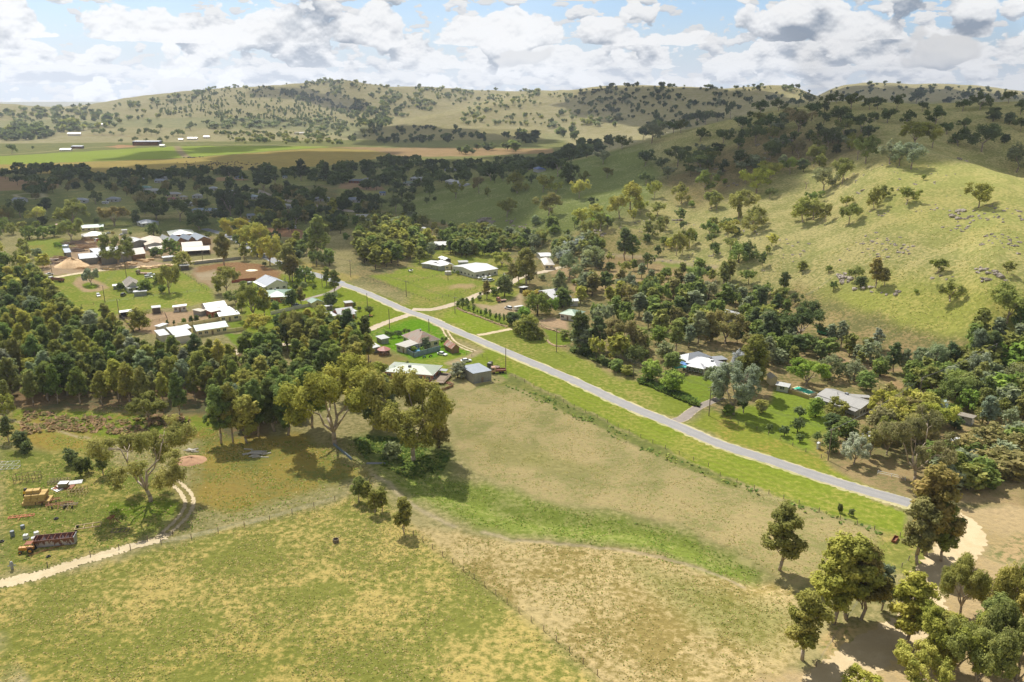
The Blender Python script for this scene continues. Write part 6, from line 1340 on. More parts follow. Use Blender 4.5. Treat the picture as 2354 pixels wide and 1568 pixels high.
def leaf_mesh(name, v, tone, mat, tint=None):
    f = np.arange(len(v), dtype=np.int32).reshape(-1, 4); o = mesh_obj(name, v, f, mat); me = o.data
    a = me.attributes.new('tone', 'FLOAT', 'POINT'); a.data.foreach_set('value', tone.astype(np.float32))
    if tint is not None: a = me.attributes.new('tint', 'FLOAT_COLOR', 'POINT'); a.data.foreach_set('color', np.concatenate([tint, np.ones((len(tint), 1))], 1).astype(np.float32).ravel())
    return o
def limb(mb, a, b, r0, r1, rng, n=3, wob=.06):
    a = Vector(a); b = Vector(b); L = (b - a).length; prev = a
    for i in range(1, n + 1):
        t = i / n; q = a.lerp(b, t) + (Vector(rng.normal(size=3)) * L * wob if i < n else Vector((0,0,0))); mb.tube(prev, q, r0 + (r1-r0)*(i-1)/n, r0 + (r1-r0)*t, 6); prev = q
def tree_shape(kind, rng):
    """returns clumps, wood MB, unit height, nominal width, leaf size, squash. Built at natural size"""
    mb = MB(); cl = []
    U = lambda a, b: rng.uniform(a, b)
    if kind == 'gum':
        H = 14.; lean = U(-.6, .6); top = Vector((lean, U(-.5, .5), H*.88)); limb(mb, (0,0,-.4), top, .26, .05, rng, 5, .02)
        n = 20
        for i in range(n):
            t = (i + .5) / 20.; z = H*(.30 + .64*t); w_ = H*.15*math.sin(math.pi*min(1, .26+.70*t))**.7; an = i*2.4 + U(-.4,.4); rad = w_*U(.35,1.0)*(1 if t < .9 else .3)
            c = (lean*z/H + math.cos(an)*rad, math.sin(an)*rad, z + U(-.4,.4)); cl.append(c + (H*U(.055,.09),)); zz = z - H*U(.1,.2); limb(mb, (lean*zz/H, 0, zz), c, .09*(1.3-t), .02, rng, 2)
        return cl, mb, H, H*.42, .36, 1.05
    if kind == 'hill':
        H = 12.; fork = H*U(.18,.3); ln = U(-.6,.6); limb(mb, (0,0,-.4), (ln, 0, fork), .3, .22, rng, 2, .02); nb_ = int(rng.integers(3, 6)); R = H*.40
        for i in range(nb_):
            an = i*2*math.pi/nb_ + U(-.5,.5); tip = Vector((ln+math.cos(an)*R*U(.35,.75), math.sin(an)*R*U(.35,.75), H*U(.40,.66))); limb(mb, (ln,0,fork), tip, .17, .06, rng, 3)
            for j in range(4): c = tip + Vector((U(-1,1)*R*.42, U(-1,1)*R*.42, U(-.14,.22)*H)); limb(mb, tip, c, .06, .02, rng, 2); cl.append((c.x, c.y, min(c.z, H*.9), H*U(.11,.165)))
        for i in range(3): cl.append((ln+U(-.3,.3)*R, U(-.3,.3)*R, H*U(.62,.86), H*U(.12,.15)))
        return cl, mb, H, R*2.1, .36, .95
    if kind in ('spread', 'open'):
        H = 12. if kind != 'open' else 14.; fork = H*(.16 if kind != 'hill' else U(.2,.32)); ln = U(-.5,.5) if kind != 'open' else -1.2
        limb(mb, (0,0,-.4), (ln*.4, 0, fork), .42 if kind != 'hill' else .3, .32 if kind != 'hill' else .22, rng, 2, .02); nl = 6 if kind != 'hill' else 4; R = H*(.5 if kind == 'spread' else .6 if kind == 'open' else .42)
        for i in range(nl):
            an = i*2*math.pi/nl + U(-.4,.4); tip = Vector((ln*.4+math.cos(an)*R*.6*U(.5,1.1), math.sin(an)*R*.6*U(.5,1.1), H*U(.42,.74))); limb(mb, (ln*.4,0,fork), tip, .22, .09, rng, 3)
            for j in range(6):
                a2 = an + U(-1.0,1.0); rr = R*U(.25,.55); c = tip + Vector((math.cos(a2)*rr, math.sin(a2)*rr, H*U(-.1,.24))); limb(mb, tip, c, .07, .02, rng, 2); cl.append((c.x, c.y, min(c.z, H*.94), H*(U(.095,.14) if kind != 'open' else U(.075,.11))))
        for i in range(3 if kind != 'open' else 2): cl.append((ln*.4+U(-.2,.2)*R, U(-.2,.2)*R, H*U(.74,.9), H*.11))
        return cl, mb, H, R*2.1, .34 if kind != 'open' else .30, .9
    if kind == 'bushy':
        H = 8.; limb(mb, (0,0,-.3), (0,0,H*.5), .22, .1, rng, 2, .02)
        for i in range(16):
            an = i*2.4; t = (i+.5)/16; z = H*(.22+.62*t); rad = H*.27*math.sin(math.pi*(.3+.6*t))*U(.5,1.05); cl.append((math.cos(an)*rad, math.sin(an)*rad, z, H*U(.13,.19)))
        for i in range(4): limb(mb, (0,0,H*.2), cl[i*3][:3], .08, .03, rng, 2)
        return cl, mb, H, H*.85, .34, .85
    if kind == 'round':
        H = 3.6; limb(mb, (0,0,-.2), (0,0,H*.45), .12, .08, rng, 1, 0)
        for i in range(11): an = i*2.4; t = (i+.5)/11; rad = H*.24*math.sin(math.pi*(.15+.75*t)); cl.append((math.cos(an)*rad, math.sin(an)*rad, H*(.35+.5*t), H*.17))
        for i in range(3): limb(mb, (0,0,H*.3), cl[i*3][:3], .05, .02, rng, 1)
        return cl, mb, H, H*.9, .2, .9
    if kind == 'column':
        H = 5.5; limb(mb, (0,0,-.2), (0,0,H*.8), .09, .04, rng, 2, .01)
        for i in range(9): t = i/8; an = i*2.4; cl.append((math.cos(an)*.3, math.sin(an)*.3, H*(.3+.58*t), H*.13*(1-.5*abs(t-.35)*1.6)))
        return cl, mb, H, H*.38, .2, 1.2
    if kind == 'willow':
        H = 9.; limb(mb, (0,0,-.3), (0,0,H*.55), .3, .14, rng, 2, .02)
        for i in range(20): an = i*2.4; t = (i+.5)/20; rad = H*.42*math.sqrt(1-t*.85)*U(.7,1.05); cl.append((math.cos(an)*rad, math.sin(an)*rad, H*(.22+.65*t), H*U(.11,.16)))
        for i in range(5): limb(mb, (0,0,H*.45), cl[i*3][:3], .1, .03, rng, 2)
        return cl, mb, H, H*1.0, .3, 1.15
    if kind == 'conifer':
        H = 9.; limb(mb, (0,0,-.3), (0,0,H*.9), .16, .04, rng, 2, .01)
        for i in range(9): t = i/8; cl.append((U(-.2,.2), U(-.2,.2), H*(.16+.76*t), H*(.19*(1-t)+.035)))
        return cl, mb, H, H*.42, .3, .9
    if kind == 'dead':
        H = 7.; limb(mb, (0,0,-.3), (.3,0,H*.5), .28, .16, rng, 3, .04)
        for i in range(6): an = i*1.1; c = Vector((.3+math.cos(an)*H*.3, math.sin(an)*H*.3, H*U(.65,1.))); limb(mb, (.3,0,H*.45), c, .12, .03, rng, 3, .08)
        return cl, mb, H, H*.6, .3, 1
PROTO = {}
QUADS = dict(gum=3200, spread=8000, open=7000, hill=3000, bushy=2200, round=900, column=700, willow=2600, conifer=700)
def proto(kind, i, q=1.0):
    key = (kind, i, q)
    if key in PROTO: return PROTO[key]
    rng = np.random.default_rng(100 + i * 7 + sum(map(ord, kind))); cl, mb, H, Wd, ls, sq = tree_shape(kind, rng)
    ls = ls / math.sqrt(q) if q < 1 else ls / q ** .4
    tw = mesh_obj('trunk', mb.v, mb.f, P_BARK if kind in ('gum','spread','open','hill','dead') else P_BARKD, smooth=True); cr = None
    if cl:
        v, tone = leaves(cl, int(QUADS[kind] * q), ls, rng, sq); cr = leaf_mesh('crown', v, tone, M_LEAF); H = float(v[:, 2].max()); Wd = float(np.percentile(np.abs(v[:, 0]), 97)) * 2
    for o in (tw, cr):
        if o: C.objects.unlink(o)
    PROTO[key] = (tw, cr, H, Wd, (cl, ls, sq)); return PROTO[key]
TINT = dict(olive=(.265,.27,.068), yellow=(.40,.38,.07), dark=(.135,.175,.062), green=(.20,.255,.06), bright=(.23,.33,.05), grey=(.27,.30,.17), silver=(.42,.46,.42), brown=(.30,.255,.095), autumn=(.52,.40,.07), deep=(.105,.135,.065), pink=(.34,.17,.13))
TW = dict(olive='olive', yellow='yellowish green', dark='dark green', green='mid green', bright='bright green', grey='grey green', silver='silvery', brown='brownish olive', autumn='golden', deep='very dark', pink='pinkish')
TREES = []   # (kind, position, height, width, tint, zone)
def T(c, bx, by, ty, w_, kind='hill', tint='olive', label=None, name=None):
    p = hit(c, bx, by); h = height_at(p, c, bx, ty) * 1.12; s = CR[c][2] * .613; wm = w_ * s / ppm(p) * 1.12
    TREES.append([kind, p, max(1.2, h), max(.8, wm), tint, label, name, False])
def TL(c, kind, tint, rows, label=None, name=None):
    for r in rows: T(c, *r[:4], *(r[4:] if len(r) > 4 else (kind, tint)), label=label, name=name)
# -- sunlit hillside (hand placed)
TL('R', 'hill', 'olive', [(155,965,815,200,'hill','green'),(510,965,790,200,'hill','yellow'),(600,905,745,170,'hill','yellow'),(430,900,830,120,'hill','yellow'),(385,1140,955,175),(495,1190,1050,170),(190,1075,950,130),(235,1080,985,90),(740,835,720,95,'hill','green'),(970,955,800,145,'hill','grey'),(1100,900,735,120),(830,1165,1000,150),(900,1150,1010,140),(985,1165,1045,90),(905,1040,950,110,'hill','green'),(1125,1060,985,70),(1145,1180,1045,120),(1320,1080,920,95),(1385,1000,910,110),(1540,1045,930,130),(1660,875,835,25,'round','green'),(2040,1065,905,155),(1575,800,630,185,'hill','grey'),(1425,765,605,110,'hill','grey'),(1495,775,620,130,'hill','grey'),(1262,760,580,160,'hill','green'),(1205,735,555,110),(1600,630,480,165,'spread','yellow'),(1720,655,500,110),(2300,820,630,180,'hill','grey'),(905,785,640,100),(840,1100,1000,110),(290,900,865,80,'bushy','bright'),(60,1060,1020,90,'bushy','bright'),(600,1000,930,110,'hill','dark'),(440,790,750,80,'hill','green')])
T('R', 848, 935, 870, 60, 'dead', 'olive', 'bare dead tree with two branches on the sunlit shoulder')
TL('R', 'hill', 'dark', [(1115,585,460,130,'hill','olive'),(1230,540,415,130),(1070,470,370,110),(1160,385,280,120),(1060,345,265,90),(1000,370,285,90),(885,465,350,110),(800,540,380,190,'hill','brown'),(870,350,285,90),(800,370,315,90),(660,400,310,140),(530,420,325,120),(330,455,340,70),(240,470,405,75),(155,490,400,85),(95,490,395,80),(20,520,455,60),(470,450,400,100),(400,540,440,140),(120,610,520,110),(280,620,530,130),(500,620,500,140),(610,545,420,170),(380,660,580,130),(600,740,610,130),(800,720,600,150,'hill','brown'),(1000,660,520,130),(120,830,680,160),(400,790,670,170),(1345,385,300,150),(1290,390,310,110),(1475,390,285,70),(1410,480,385,110),(1610,345,255,110),(1550,490,395,130),(1740,500,370,190),(1650,400,340,90),(1830,340,300,90,'bushy','deep'),(1960,320,260,80),(1930,400,320,120),(2050,390,260,100),(2160,330,260,60),(2250,345,265,100),(1950,530,450,130),(2060,680,500,200),(2220,620,560,90,'bushy','deep'),(1900,640,530,120),(2330,420,320,80),(2140,470,380,140,'bushy','dark'),(2250,490,410,130,'bushy','dark'),(1820,560,480,130),(2330,540,450,90),(700,640,560,120),(950,560,510,90,'bushy','dark'),(1060,690,630,70,'bushy','deep'),(40,700,640,110),(220,700,640,100),(520,530,460,120),(700,470,400,110),(1320,470,410,110)])
TL('Q', 'hill', 'dark', [(2140,620,480,150,'hill','grey'),(2080,600,510,110),(1935,660,570,120),(1805,765,670,100,'hill','grey'),(1560,720,630,120),(1780,650,610,130),(1850,650,605,70),(2220,540,470,110),(2290,550,470,110),(2340,550,460,70),(1570,890,750,115),(1680,890,815,90,'hill','olive'),(1830,860,790,70,'hill','olive'),(2095,780,670,130),(2210,800,725,90),(2320,780,650,140),(2100,905,820,90),(1990,1080,895,190,'hill','yellow'),(1920,1140,985,150,'hill','yellow'),(2060,1115,1015,80,'hill','yellow'),(2160,995,890,80,'hill','yellow'),(2180,1120,1030,110,'hill','olive'),(2340,1035,900,110,'hill','olive'),(1425,1135,970,160,'hill','brown'),(1390,960,850,170,'hill','yellow'),(1480,965,890,90,'hill','yellow'),(1640,1000,880,110,'hill','yellow'),(1575,905,845,70,'bushy','deep'),(1210,965,820,130,'hill','olive'),(1140,1130,1005,120,'hill','yellow'),(950,965,855,80,'hill','brown'),(790,1000,880,105,'hill','olive'),(590,960,850,120),(375,1095,985,90),(465,1130,1030,100,'bushy','dark'),(480,1050,965,130),(590,1035,995,35,'round','dark'),(645,1020,990,40,'round','dark'),(1660,1195,1075,150,'hill','yellow'),(1760,1130,1040,80,'hill','yellow'),(1790,1190,1100,100,'hill','bright'),(1340,1185,1120,60,'bushy','grey'),(1460,1190,1130,80,'bushy','green'),(1030,880,760,120),(1115,880,830,60),(2200,1190,1130,60,'bushy','olive'),(1190,960,920,60,'bushy','dark'),(1730,1050,990,90,'hill','dark')])
T('Q', 1490, 850, 760, 60, 'dead', 'olive', 'leafless pale tree on the shoulder of the dark slope')
TL('F', 'hill', 'olive', [(715,515,190,130,'gum','dark'),(800,515,255,130,'gum','green'),(405,605,385,200,'hill','grey'),(100,715,445,225,'hill','grey'),(1280,470,215,150),(1345,460,250,120),(1430,380,160,130),(970,240,95,80,'bushy','olive'),(965,320,230,80,'bushy','dark'),(1080,265,120,95),(1165,190,40,120,'hill','brown'),(1150,348,265,105,'bushy','green'),(330,275,70,150),(445,190,0,125),(460,400,285,75,'bushy','green'),(1650,240,85,170,'hill','green'),(1690,480,320,135,'hill','dark'),(1690,340,230,150,'hill','dark'),(1850,270,85,180,'hill','yellow'),(1880,400,280,125),(1970,545,330,210,'willow','green'),(2085,510,310,150,'hill','dark'),(2290,440,355,50,'round','olive'),(1515,865,600,215,'hill','green'),(1640,672,588,85,'bushy','deep'),(1800,785,550,130,'gum','olive'),(1870,750,530,130,'gum','olive'),(740,915,665,210,'hill','grey'),(1040,900,745,170,'hill','grey'),(1180,955,780,120,'gum','brown'),(1285,920,740,115,'gum','olive'),(1640,945,760,180,'willow','grey'),(155,790,730,55,'round','green'),(2140,210,-20,190),(1965,70,-100,80),(40,770,680,110,'gum','green')])
TL('K', 'hill', 'olive', [(1040,190,-60,140,'gum','brown'),(1120,170,20,90,'gum','brown'),(860,130,0,110,'hill','olive'),(1700,310,115,180),(1590,60,-70,150),(2205,60,-40,130),(2200,500,185,330,'hill','olive'),(670,210,130,60,'round','dark'),(630,50,-10,60,'round','green'),(370,640,340,330,'spread','dark'),(330,330,230,110,'hill','dark'),(740,720,495,190,'gum','grey'),(650,700,520,120,'gum','grey'),(1050,740,555,190,'gum','grey'),(955,835,640,140,'gum','olive'),(1200,930,690,130,'gum','dark'),(1295,940,740,130,'gum','grey'),(1395,880,735,90,'gum','grey'),(1560,945,675,200,'hill','grey'),(1690,905,680,150,'gum','dark'),(1930,830,565,110,'gum','grey'),(2060,850,585,140,'gum','dark'),(1075,965,815,110,'bushy','green'),(850,1010,830,160,'willow','grey'),(640,1000,800,190,'willow','grey'),(430,1060,835,330,'spread','bright'),(960,1090,930,140,'bushy','green'),(780,960,850,140,'willow','dark'),(200,700,570,130,'bushy','dark'),(90,700,420,200,'gum','dark'),(30,430,200,190,'gum','dark'),(170,420,250,200,'gum','dark'),(230,220,60,120,'gum','dark'),(910,180,90,130,'bushy','deep'),(1400,240,200,45,'round','green')])
# -- garden trees and shrubs
TL('J', 'bushy', 'green', [(1275,655,490,170,'bushy','bright'),(1460,745,570,165,'bushy','bright'),(1460,570,410,180,'bushy','green'),(970,580,470,110,'bushy','green'),(1060,615,525,85,'bushy','yellow'),(1950,960,870,100,'bushy','green'),(2250,940,830,100,'bushy','olive'),(2000,950,540,330,'spread','grey'),(1850,800,550,190,'spread','grey'),(2150,760,300,200,'gum','olive'),(2090,940,720,180,'gum','dark'),(120,240,125,130,'bushy','olive'),(200,270,90,150,'bushy','olive'),(290,290,205,120,'bushy','olive'),(215,300,215,130,'bushy','olive'),(510,290,210,90,'bushy','olive'),(60,170,60,110,'bushy','dark'),(150,130,10,120,'bushy','bright'),(1610,360,180,190,'gum','grey'),(1490,400,130,230,'gum','olive'),(1690,330,60,250,'gum','grey'),(1930,330,60,260,'spread','brown'),(1750,310,110,170,'gum','grey'),(1340,330,180,120,'bushy','bright'),(1170,380,190,190,'willow','green'),(990,400,130,250,'spread','brown'),(800,380,110,180,'gum','dark'),(640,390,80,190,'gum','dark'),(700,430,330,110,'bushy','dark'),(1130,500,350,190,'willow','dark'),(1220,450,380,90,'bushy','green'),(1400,480,320,150,'bushy','grey'),(2050,560,400,140,'willow','silver'),(2200,640,290,190,'gum','olive'),(1860,120,-60,210,'gum','dark'),(2180,250,20,190,'gum','dark'),(2300,300,60,150,'gum','grey'),(640,420,380,80,'bushy','grey'),(860,520,470,100,'bushy','dark'),(2160,310,235,100,'bushy','grey'),(2320,1100,1040,70,'round','dark')])
TL('S', 'round', 'dark', [(120,840,730,95),(265,800,655,190),(290,905,820,95),(480,905,800,85),(290,640,520,140),(460,630,430,140,'bushy','bright'),(640,770,600,170,'bushy','dark'),(800,880,660,190,'bushy','green'),(700,620,450,250,'spread','olive'),(620,1010,800,140,'bushy','dark')], name='garden_tree')
TL('S', 'hill', 'brown', [(890,1150,870,260,'spread','silver'),(1070,1060,760,230,'spread','brown'),(1250,1050,720,300,'spread','brown'),(1560,1330,650,620,'open','brown'),(1250,640,390,330,'spread','yellow'),(1460,700,430,300,'spread','brown'),(1790,680,440,240,'willow','silver'),(1960,620,500,170,'bushy','green'),(2000,760,620,130,'bushy','dark'),(2130,1100,850,270,'bushy','brown'),(2250,1180,1000,230,'bushy','grey'),(2000,1250,1030,240,'bushy','olive'),(1750,1324,1180,250,'bushy','yellow'),(2300,700,520,150,'willow','olive'),(1500,300,160,200,'bushy','green'),(1700,330,150,190,'bushy','bright'),(2000,500,180,330,'willow','green'),(1180,180,10,130,'bushy','green'),(1480,380,260,150,'bushy','dark'),(1750,480,330,200,'bushy','green'),(2290,340,40,170,'gum','olive'),(2270,480,220,120,'gum','grey'),(1600,1000,700,280,'spread','brown')])
# -- foreground trees
T('G', 1270, 850, 290, 660, 'open', 'olive', 'broad leaning gum with open crown beside the farm track')
TL('G', 'round', 'dark', [(600,545,410,95,'bushy','dark'),(678,640,495,80,'bushy','dark'),(742,608,485,70,'bushy','dark'),(185,420,265,100,'bushy','dark'),(232,450,350,70,'bushy','dark'),(868,630,440,110,'gum','olive'),(1255,180,-40,250,'spread','olive'),(1510,160,-200,110,'gum','dark'),(75,350,150,90,'gum','dark'),(40,150,-50,140,'spread','yellow')])
T('N', 1245, 710, 90, 640, 'spread', 'yellow', 'huge yellow green forked gum with pale limbs at the paddock edge')
T('N', 1905, 850, 170, 560, 'spread', 'olive', 'tallest gum with thick trunk standing alone right of the forked gum')
TL('N', 'gum', 'olive', [(1450,1190,1000,110,'gum','olive'),(1520,1210,1040,110,'gum','olive'),(1580,1290,1110,130,'gum','olive'),(1640,1270,1085,100,'gum','olive'),(1830,1455,1185,125,'gum','olive'),(290,700,250,190,'gum','green'),(510,700,330,230,'gum','yellow'),(390,690,240,150,'gum','olive'),(600,640,200,150,'gum','green'),(850,630,180,190,'gum','green'),(740,600,190,150,'gum','dark'),(1300,125,-40,115,'gum','olive'),(1000,90,-60,150,'gum','olive'),(1570,580,250,150,'gum','dark'),(1690,600,200,150,'gum','grey'),(1610,470,60,200,'gum','yellow'),(1050,560,90,230,'gum','green'),(2120,740,520,150,'bushy','brown'),(1720,830,700,150,'bushy','grey')])
TL('L', 'gum', 'olive', [(345,915,560,220,'gum','olive'),(660,1225,760,250,'gum','yellow'),(740,1200,735,230,'gum','yellow'),(820,1200,790,150,'gum','brown'),(480,1440,1060,260,'gum','olive'),(940,1150,900,110,'gum','grey'),(1080,1370,960,220,'gum','yellow'),(1200,830,325,280,'gum','brown'),(1150,880,520,150,'gum','brown'),(1290,860,540,180,'gum','olive'),(1400,1180,850,220,'spread','olive'),(1340,1530,1160,330,'spread','yellow'),(1560,1480,1080,200,'gum','olive'),(1750,1420,860,200,'spread','yellow'),(1140,1640,1380,260,'spread','yellow'),(830,1650,1515,200,'spread','yellow'),(1700,1650,1180,330,'spread','olive'),(1480,1640,1250,280,'spread','olive'),(1770,1150,870,200,'gum','olive'),(700,580,530,26,'bushy','dark'),(765,600,560,28,'bushy','dark'),(1250,600,450,180,'gum','olive')])
# -- around the houses
TL('I', 'gum', 'olive', [(225,810,450,190,'gum','olive'),(25,770,340,250,'spread','olive'),(110,990,730,170,'gum','olive'),(530,1060,820,145,'gum','olive'),(850,950,860,90,'dead','olive'),(840,385,290,95,'round','dark'),(730,345,295,65,'round','dark'),(670,300,250,70,'bushy','dark'),(355,530,420,90,'bushy','dark'),(1455,760,640,90,'bushy','grey'),(1670,725,630,105,'round','green'),(1035,620,565,60,'round','dark'),(1085,640,575,70,'round','dark'),(1165,630,560,70,'round','dark'),(1230,600,540,60,'round','dark'),(1130,600,560,60,'round','dark'),(1270,590,545,50,'round','dark'),(1815,1085,920,150,'bushy','grey'),(1860,270,205,70,'column','dark'),(1815,290,235,40,'column','dark'),(1918,280,205,45,'column','dark'),(1980,270,195,35,'column','dark'),(1260,990,900,60,'gum','olive'),(1330,800,735,90,'bushy','bright'),(1420,800,745,90,'bushy','bright'),(600,465,435,90,'bushy','green'),(690,430,400,80,'bushy','green'),(950,1150,960,220,'gum','yellow'),(880,1100,930,150,'gum','olive'),(640,1330,1010,300,'spread','yellow'),(420,1240,1020,190,'gum','olive'),(180,1240,990,230,'gum','yellow')])
TL('E', 'column', 'green', [(1050,1070,1015,32),(1105,1090,1030,36),(1148,1105,1065,20),(1187,1125,1068,32),(1240,1140,1050,40),(1290,1165,1065,34),(1352,1180,1105,34),(1395,1205,1110,34),(1442,1210,1112,30),(1100,1020,935,30),(935,1040,965,35),(985,1060,935,50),(1038,1040,940,40)], name='pear_tree')
TL('E', 'hill', 'green', [(1250,945,760,90,'gum','brown'),(1330,905,820,75,'bushy','green'),(1450,920,690,150,'bushy','dark'),(1530,790,560,110,'gum','brown'),(1690,800,420,220,'gum','olive'),(1610,770,530,160,'gum','olive'),(1420,590,430,220,'spread','yellow'),(1740,970,850,180,'spread','autumn'),(1810,1130,890,260,'willow','green'),(1950,1110,940,150,'spread','bright'),(1640,1130,1060,120,'bushy','dark'),(1520,1230,1110,120,'bushy','dark'),(2050,970,660,200,'gum','grey'),(2090,1040,840,150,'bushy','dark'),(2210,780,735,55,'round','green'),(930,680,635,48,'round','green'),(878,670,640,35,'round','green'),(1730,780,640,110,'gum','dark'),(1865,740,670,120,'bushy','grey'),(1170,960,910,60,'bushy','grey'),(1225,470,360,110,'gum','green'),(770,430,350,90,'gum','dark'),(640,500,330,100,'gum','grey'),(1355,270,170,70,'conifer','dark'),(1210,230,110,120,'bushy','olive'),(1120,230,110,160,'bushy','olive'),(1000,230,120,160,'bushy','olive'),(900,190,125,55,'bushy','green'),(680,170,100,100,'bushy','yellow'),(625,235,180,80,'round','pink'),(630,300,240,90,'bushy','silver'),(740,300,160,80,'conifer','deep'),(700,230,165,90,'bushy','brown'),(770,130,75,80,'bushy','green'),(890,260,215,80,'round','autumn'),(1580,260,170,70,'hill','green'),(1790,130,30,70,'conifer','grey'),(1970,190,45,140,'bushy','green'),(1855,350,200,125,'hill','olive'),(1680,1290,1200,110,'bushy','olive'),(1180,900,870,40,'bushy','grey')])
TL('B', 'gum', 'olive', [(415,580,240,200,'gum','olive'),(640,520,330,140,'gum','olive'),(920,575,270,220,'spread','yellow'),(1010,560,290,170,'gum','olive'),(1140,740,360,230,'gum','olive'),(1170,760,470,160,'gum','brown'),(1310,770,590,280,'willow','green'),(1460,510,60,190,'gum','olive'),(1575,580,400,110,'bushy','green'),(755,450,140,260,'spread','yellow'),(560,300,60,250,'spread','yellow'),(445,880,620,240,'spread','olive'),(350,900,770,150,'gum','olive'),(625,835,750,65,'bushy','green'),(860,590,540,55,'round','dark'),(740,1160,790,290,'spread','olive'),(860,1150,850,140,'gum','yellow'),(550,1010,860,220,'spread','green'),(610,1080,930,190,'gum','yellow'),(980,1080,975,110,'bushy','green'),(1160,1040,850,110,'bushy','dark'),(1260,1020,830,150,'gum','brown'),(1080,1010,960,70,'bushy','dark'),(1290,840,760,110,'bushy','grey'),(1200,850,780,80,'bushy','dark'),(1410,830,780,60,'bushy','green'),(1640,880,640,220,'gum','olive'),(1545,800,610,90,'gum','olive'),(1600,1040,880,280,'bushy','dark'),(1090,830,710,80,'conifer','grey'),(940,830,800,45,'conifer','dark'),(800,1320,1140,270,'spread','yellow'),(1220,390,210,160,'gum','yellow'),(1330,440,220,150,'gum','green'),(1250,460,310,120,'bushy','green'),(1500,170,60,150,'gum','dark'),(1650,190,110,170,'bushy','green'),(1700,170,20,150,'bushy','green'),(240,280,210,90,'round','dark'),(1870,130,30,100,'bushy','green'),(2000,230,110,230,'willow','grey'),(1760,290,220,110,'bushy','bright'),(1540,1210,1150,80,'bushy','dark'),(100,1200,1130,40,'column','dark'),(50,1210,1140,40,'column','dark'),(260,1180,1115,35,'column','dark'),(330,1165,1105,40,'column','dark'),(395,1160,1100,38,'column','dark')])
TL('A', 'hill', 'olive', [(1870,880,580,200,'spread','olive'),(1610,880,740,130,'bushy','green'),(1790,880,800,85,'bushy','green'),(1330,850,770,80,'bushy','dark'),(1010,790,615,150,'spread','grey'),(1760,780,680,110,'bushy','dark'),(1700,810,760,65,'round','dark'),(1310,570,240,280,'spread','olive'),(1880,480,290,240,'willow','green'),(1720,480,380,100,'bushy','dark'),(2020,600,430,210,'willow','olive'),(1970,600,565,40,'round','green'),(790,300,70,200,'spread','olive'),(480,280,150,160,'willow','green'),(600,260,140,140,'bushy','green'),(330,290,140,150,'willow','green'),(250,190,95,110,'bushy','olive'),(490,130,30,110,'bushy','deep'),(410,170,90,100,'bushy','green'),(1250,240,200,60,'round','brown'),(1700,250,110,290,'willow','dark'),(1070,110,50,80,'bushy','dark'),(2200,190,0,200,'spread','dark'),(430,500,390,130,'bushy','grey'),(1540,1290,1060,180,'bushy','olive'),(1850,1230,1175,30,'column','dark'),(1922,1235,1180,25,'column','dark'),(2035,1215,1160,60,'bushy','bright'),(2110,1210,1135,40,'column','dark'),(2180,1200,1130,40,'column','dark'),(960,195,165,300,'bushy','green'),(1130,200,150,160,'bushy','bright'),(1440,240,200,100,'bushy','green'),(620,370,320,60,'bushy','bright'),(660,380,330,60,'bushy','bright'),(50,160,-60,120,'spread','brown'),(750,200,90,80,'bushy','dark'),(230,330,280,180,'bushy','olive')])
TL('P', 'hill', 'dark', [(82,695,630,64),(840,620,590,28),(705,565,520,46),(842,560,515,46),(1315,530,475,50),(230,662,640,20),(970,850,770,70),(575,835,785,50),(1195,575,540,30),(650,560,525,36),(770,565,535,40),(965,565,520,44),(1015,565,515,36),(1045,565,520,34),(1080,568,530,32),(930,612,575,36),(1108,620,580,30),(1010,610,585,26),(1150,600,570,40),(1110,530,490,40),(1230,570,525,34),(1260,575,530,34),(1590,880,780,100,'spread','deep'),(60,1195,1050,90,'spread','olive'),(500,1180,1020,200,'spread','olive'),(280,1180,1060,110,'hill','yellow'),(140,1130,1010,110,'hill','dark'),(320,1080,1000,110,'bushy','deep'),(790,1190,1060,180,'spread','brown'),(660,1040,950,130,'hill','dark'),(1240,1160,1010,150,'hill','dark'),(1080,1150,1020,160,'spread','dark'),(1590,1120,940,140,'spread','deep'),(1660,1140,1010,110,'gum','dark'),(1870,1130,980,160,'spread','deep'),(2040,1180,1060,150,'hill','dark'),(2200,1060,940,110,'hill','dark'),(1520,1180,1080,110,'hill','deep'),(2090,1030,940,100,'bushy','dark'),(1990,990,920,90,'bushy','dark'),(1820,950,850,110,'spread','deep'),(1900,900,800,100,'gum','dark'),(2080,880,740,100,'gum','deep'),(2250,880,760,100,'gum','deep'),(1370,1190,1080,120,'hill','dark'),(1000,1110,960,90,'hill','brown'),(1680,1190,1130,60,'hill','autumn'),(940,1180,1080,50,'bushy','dark')])
HAND = len(TREES)

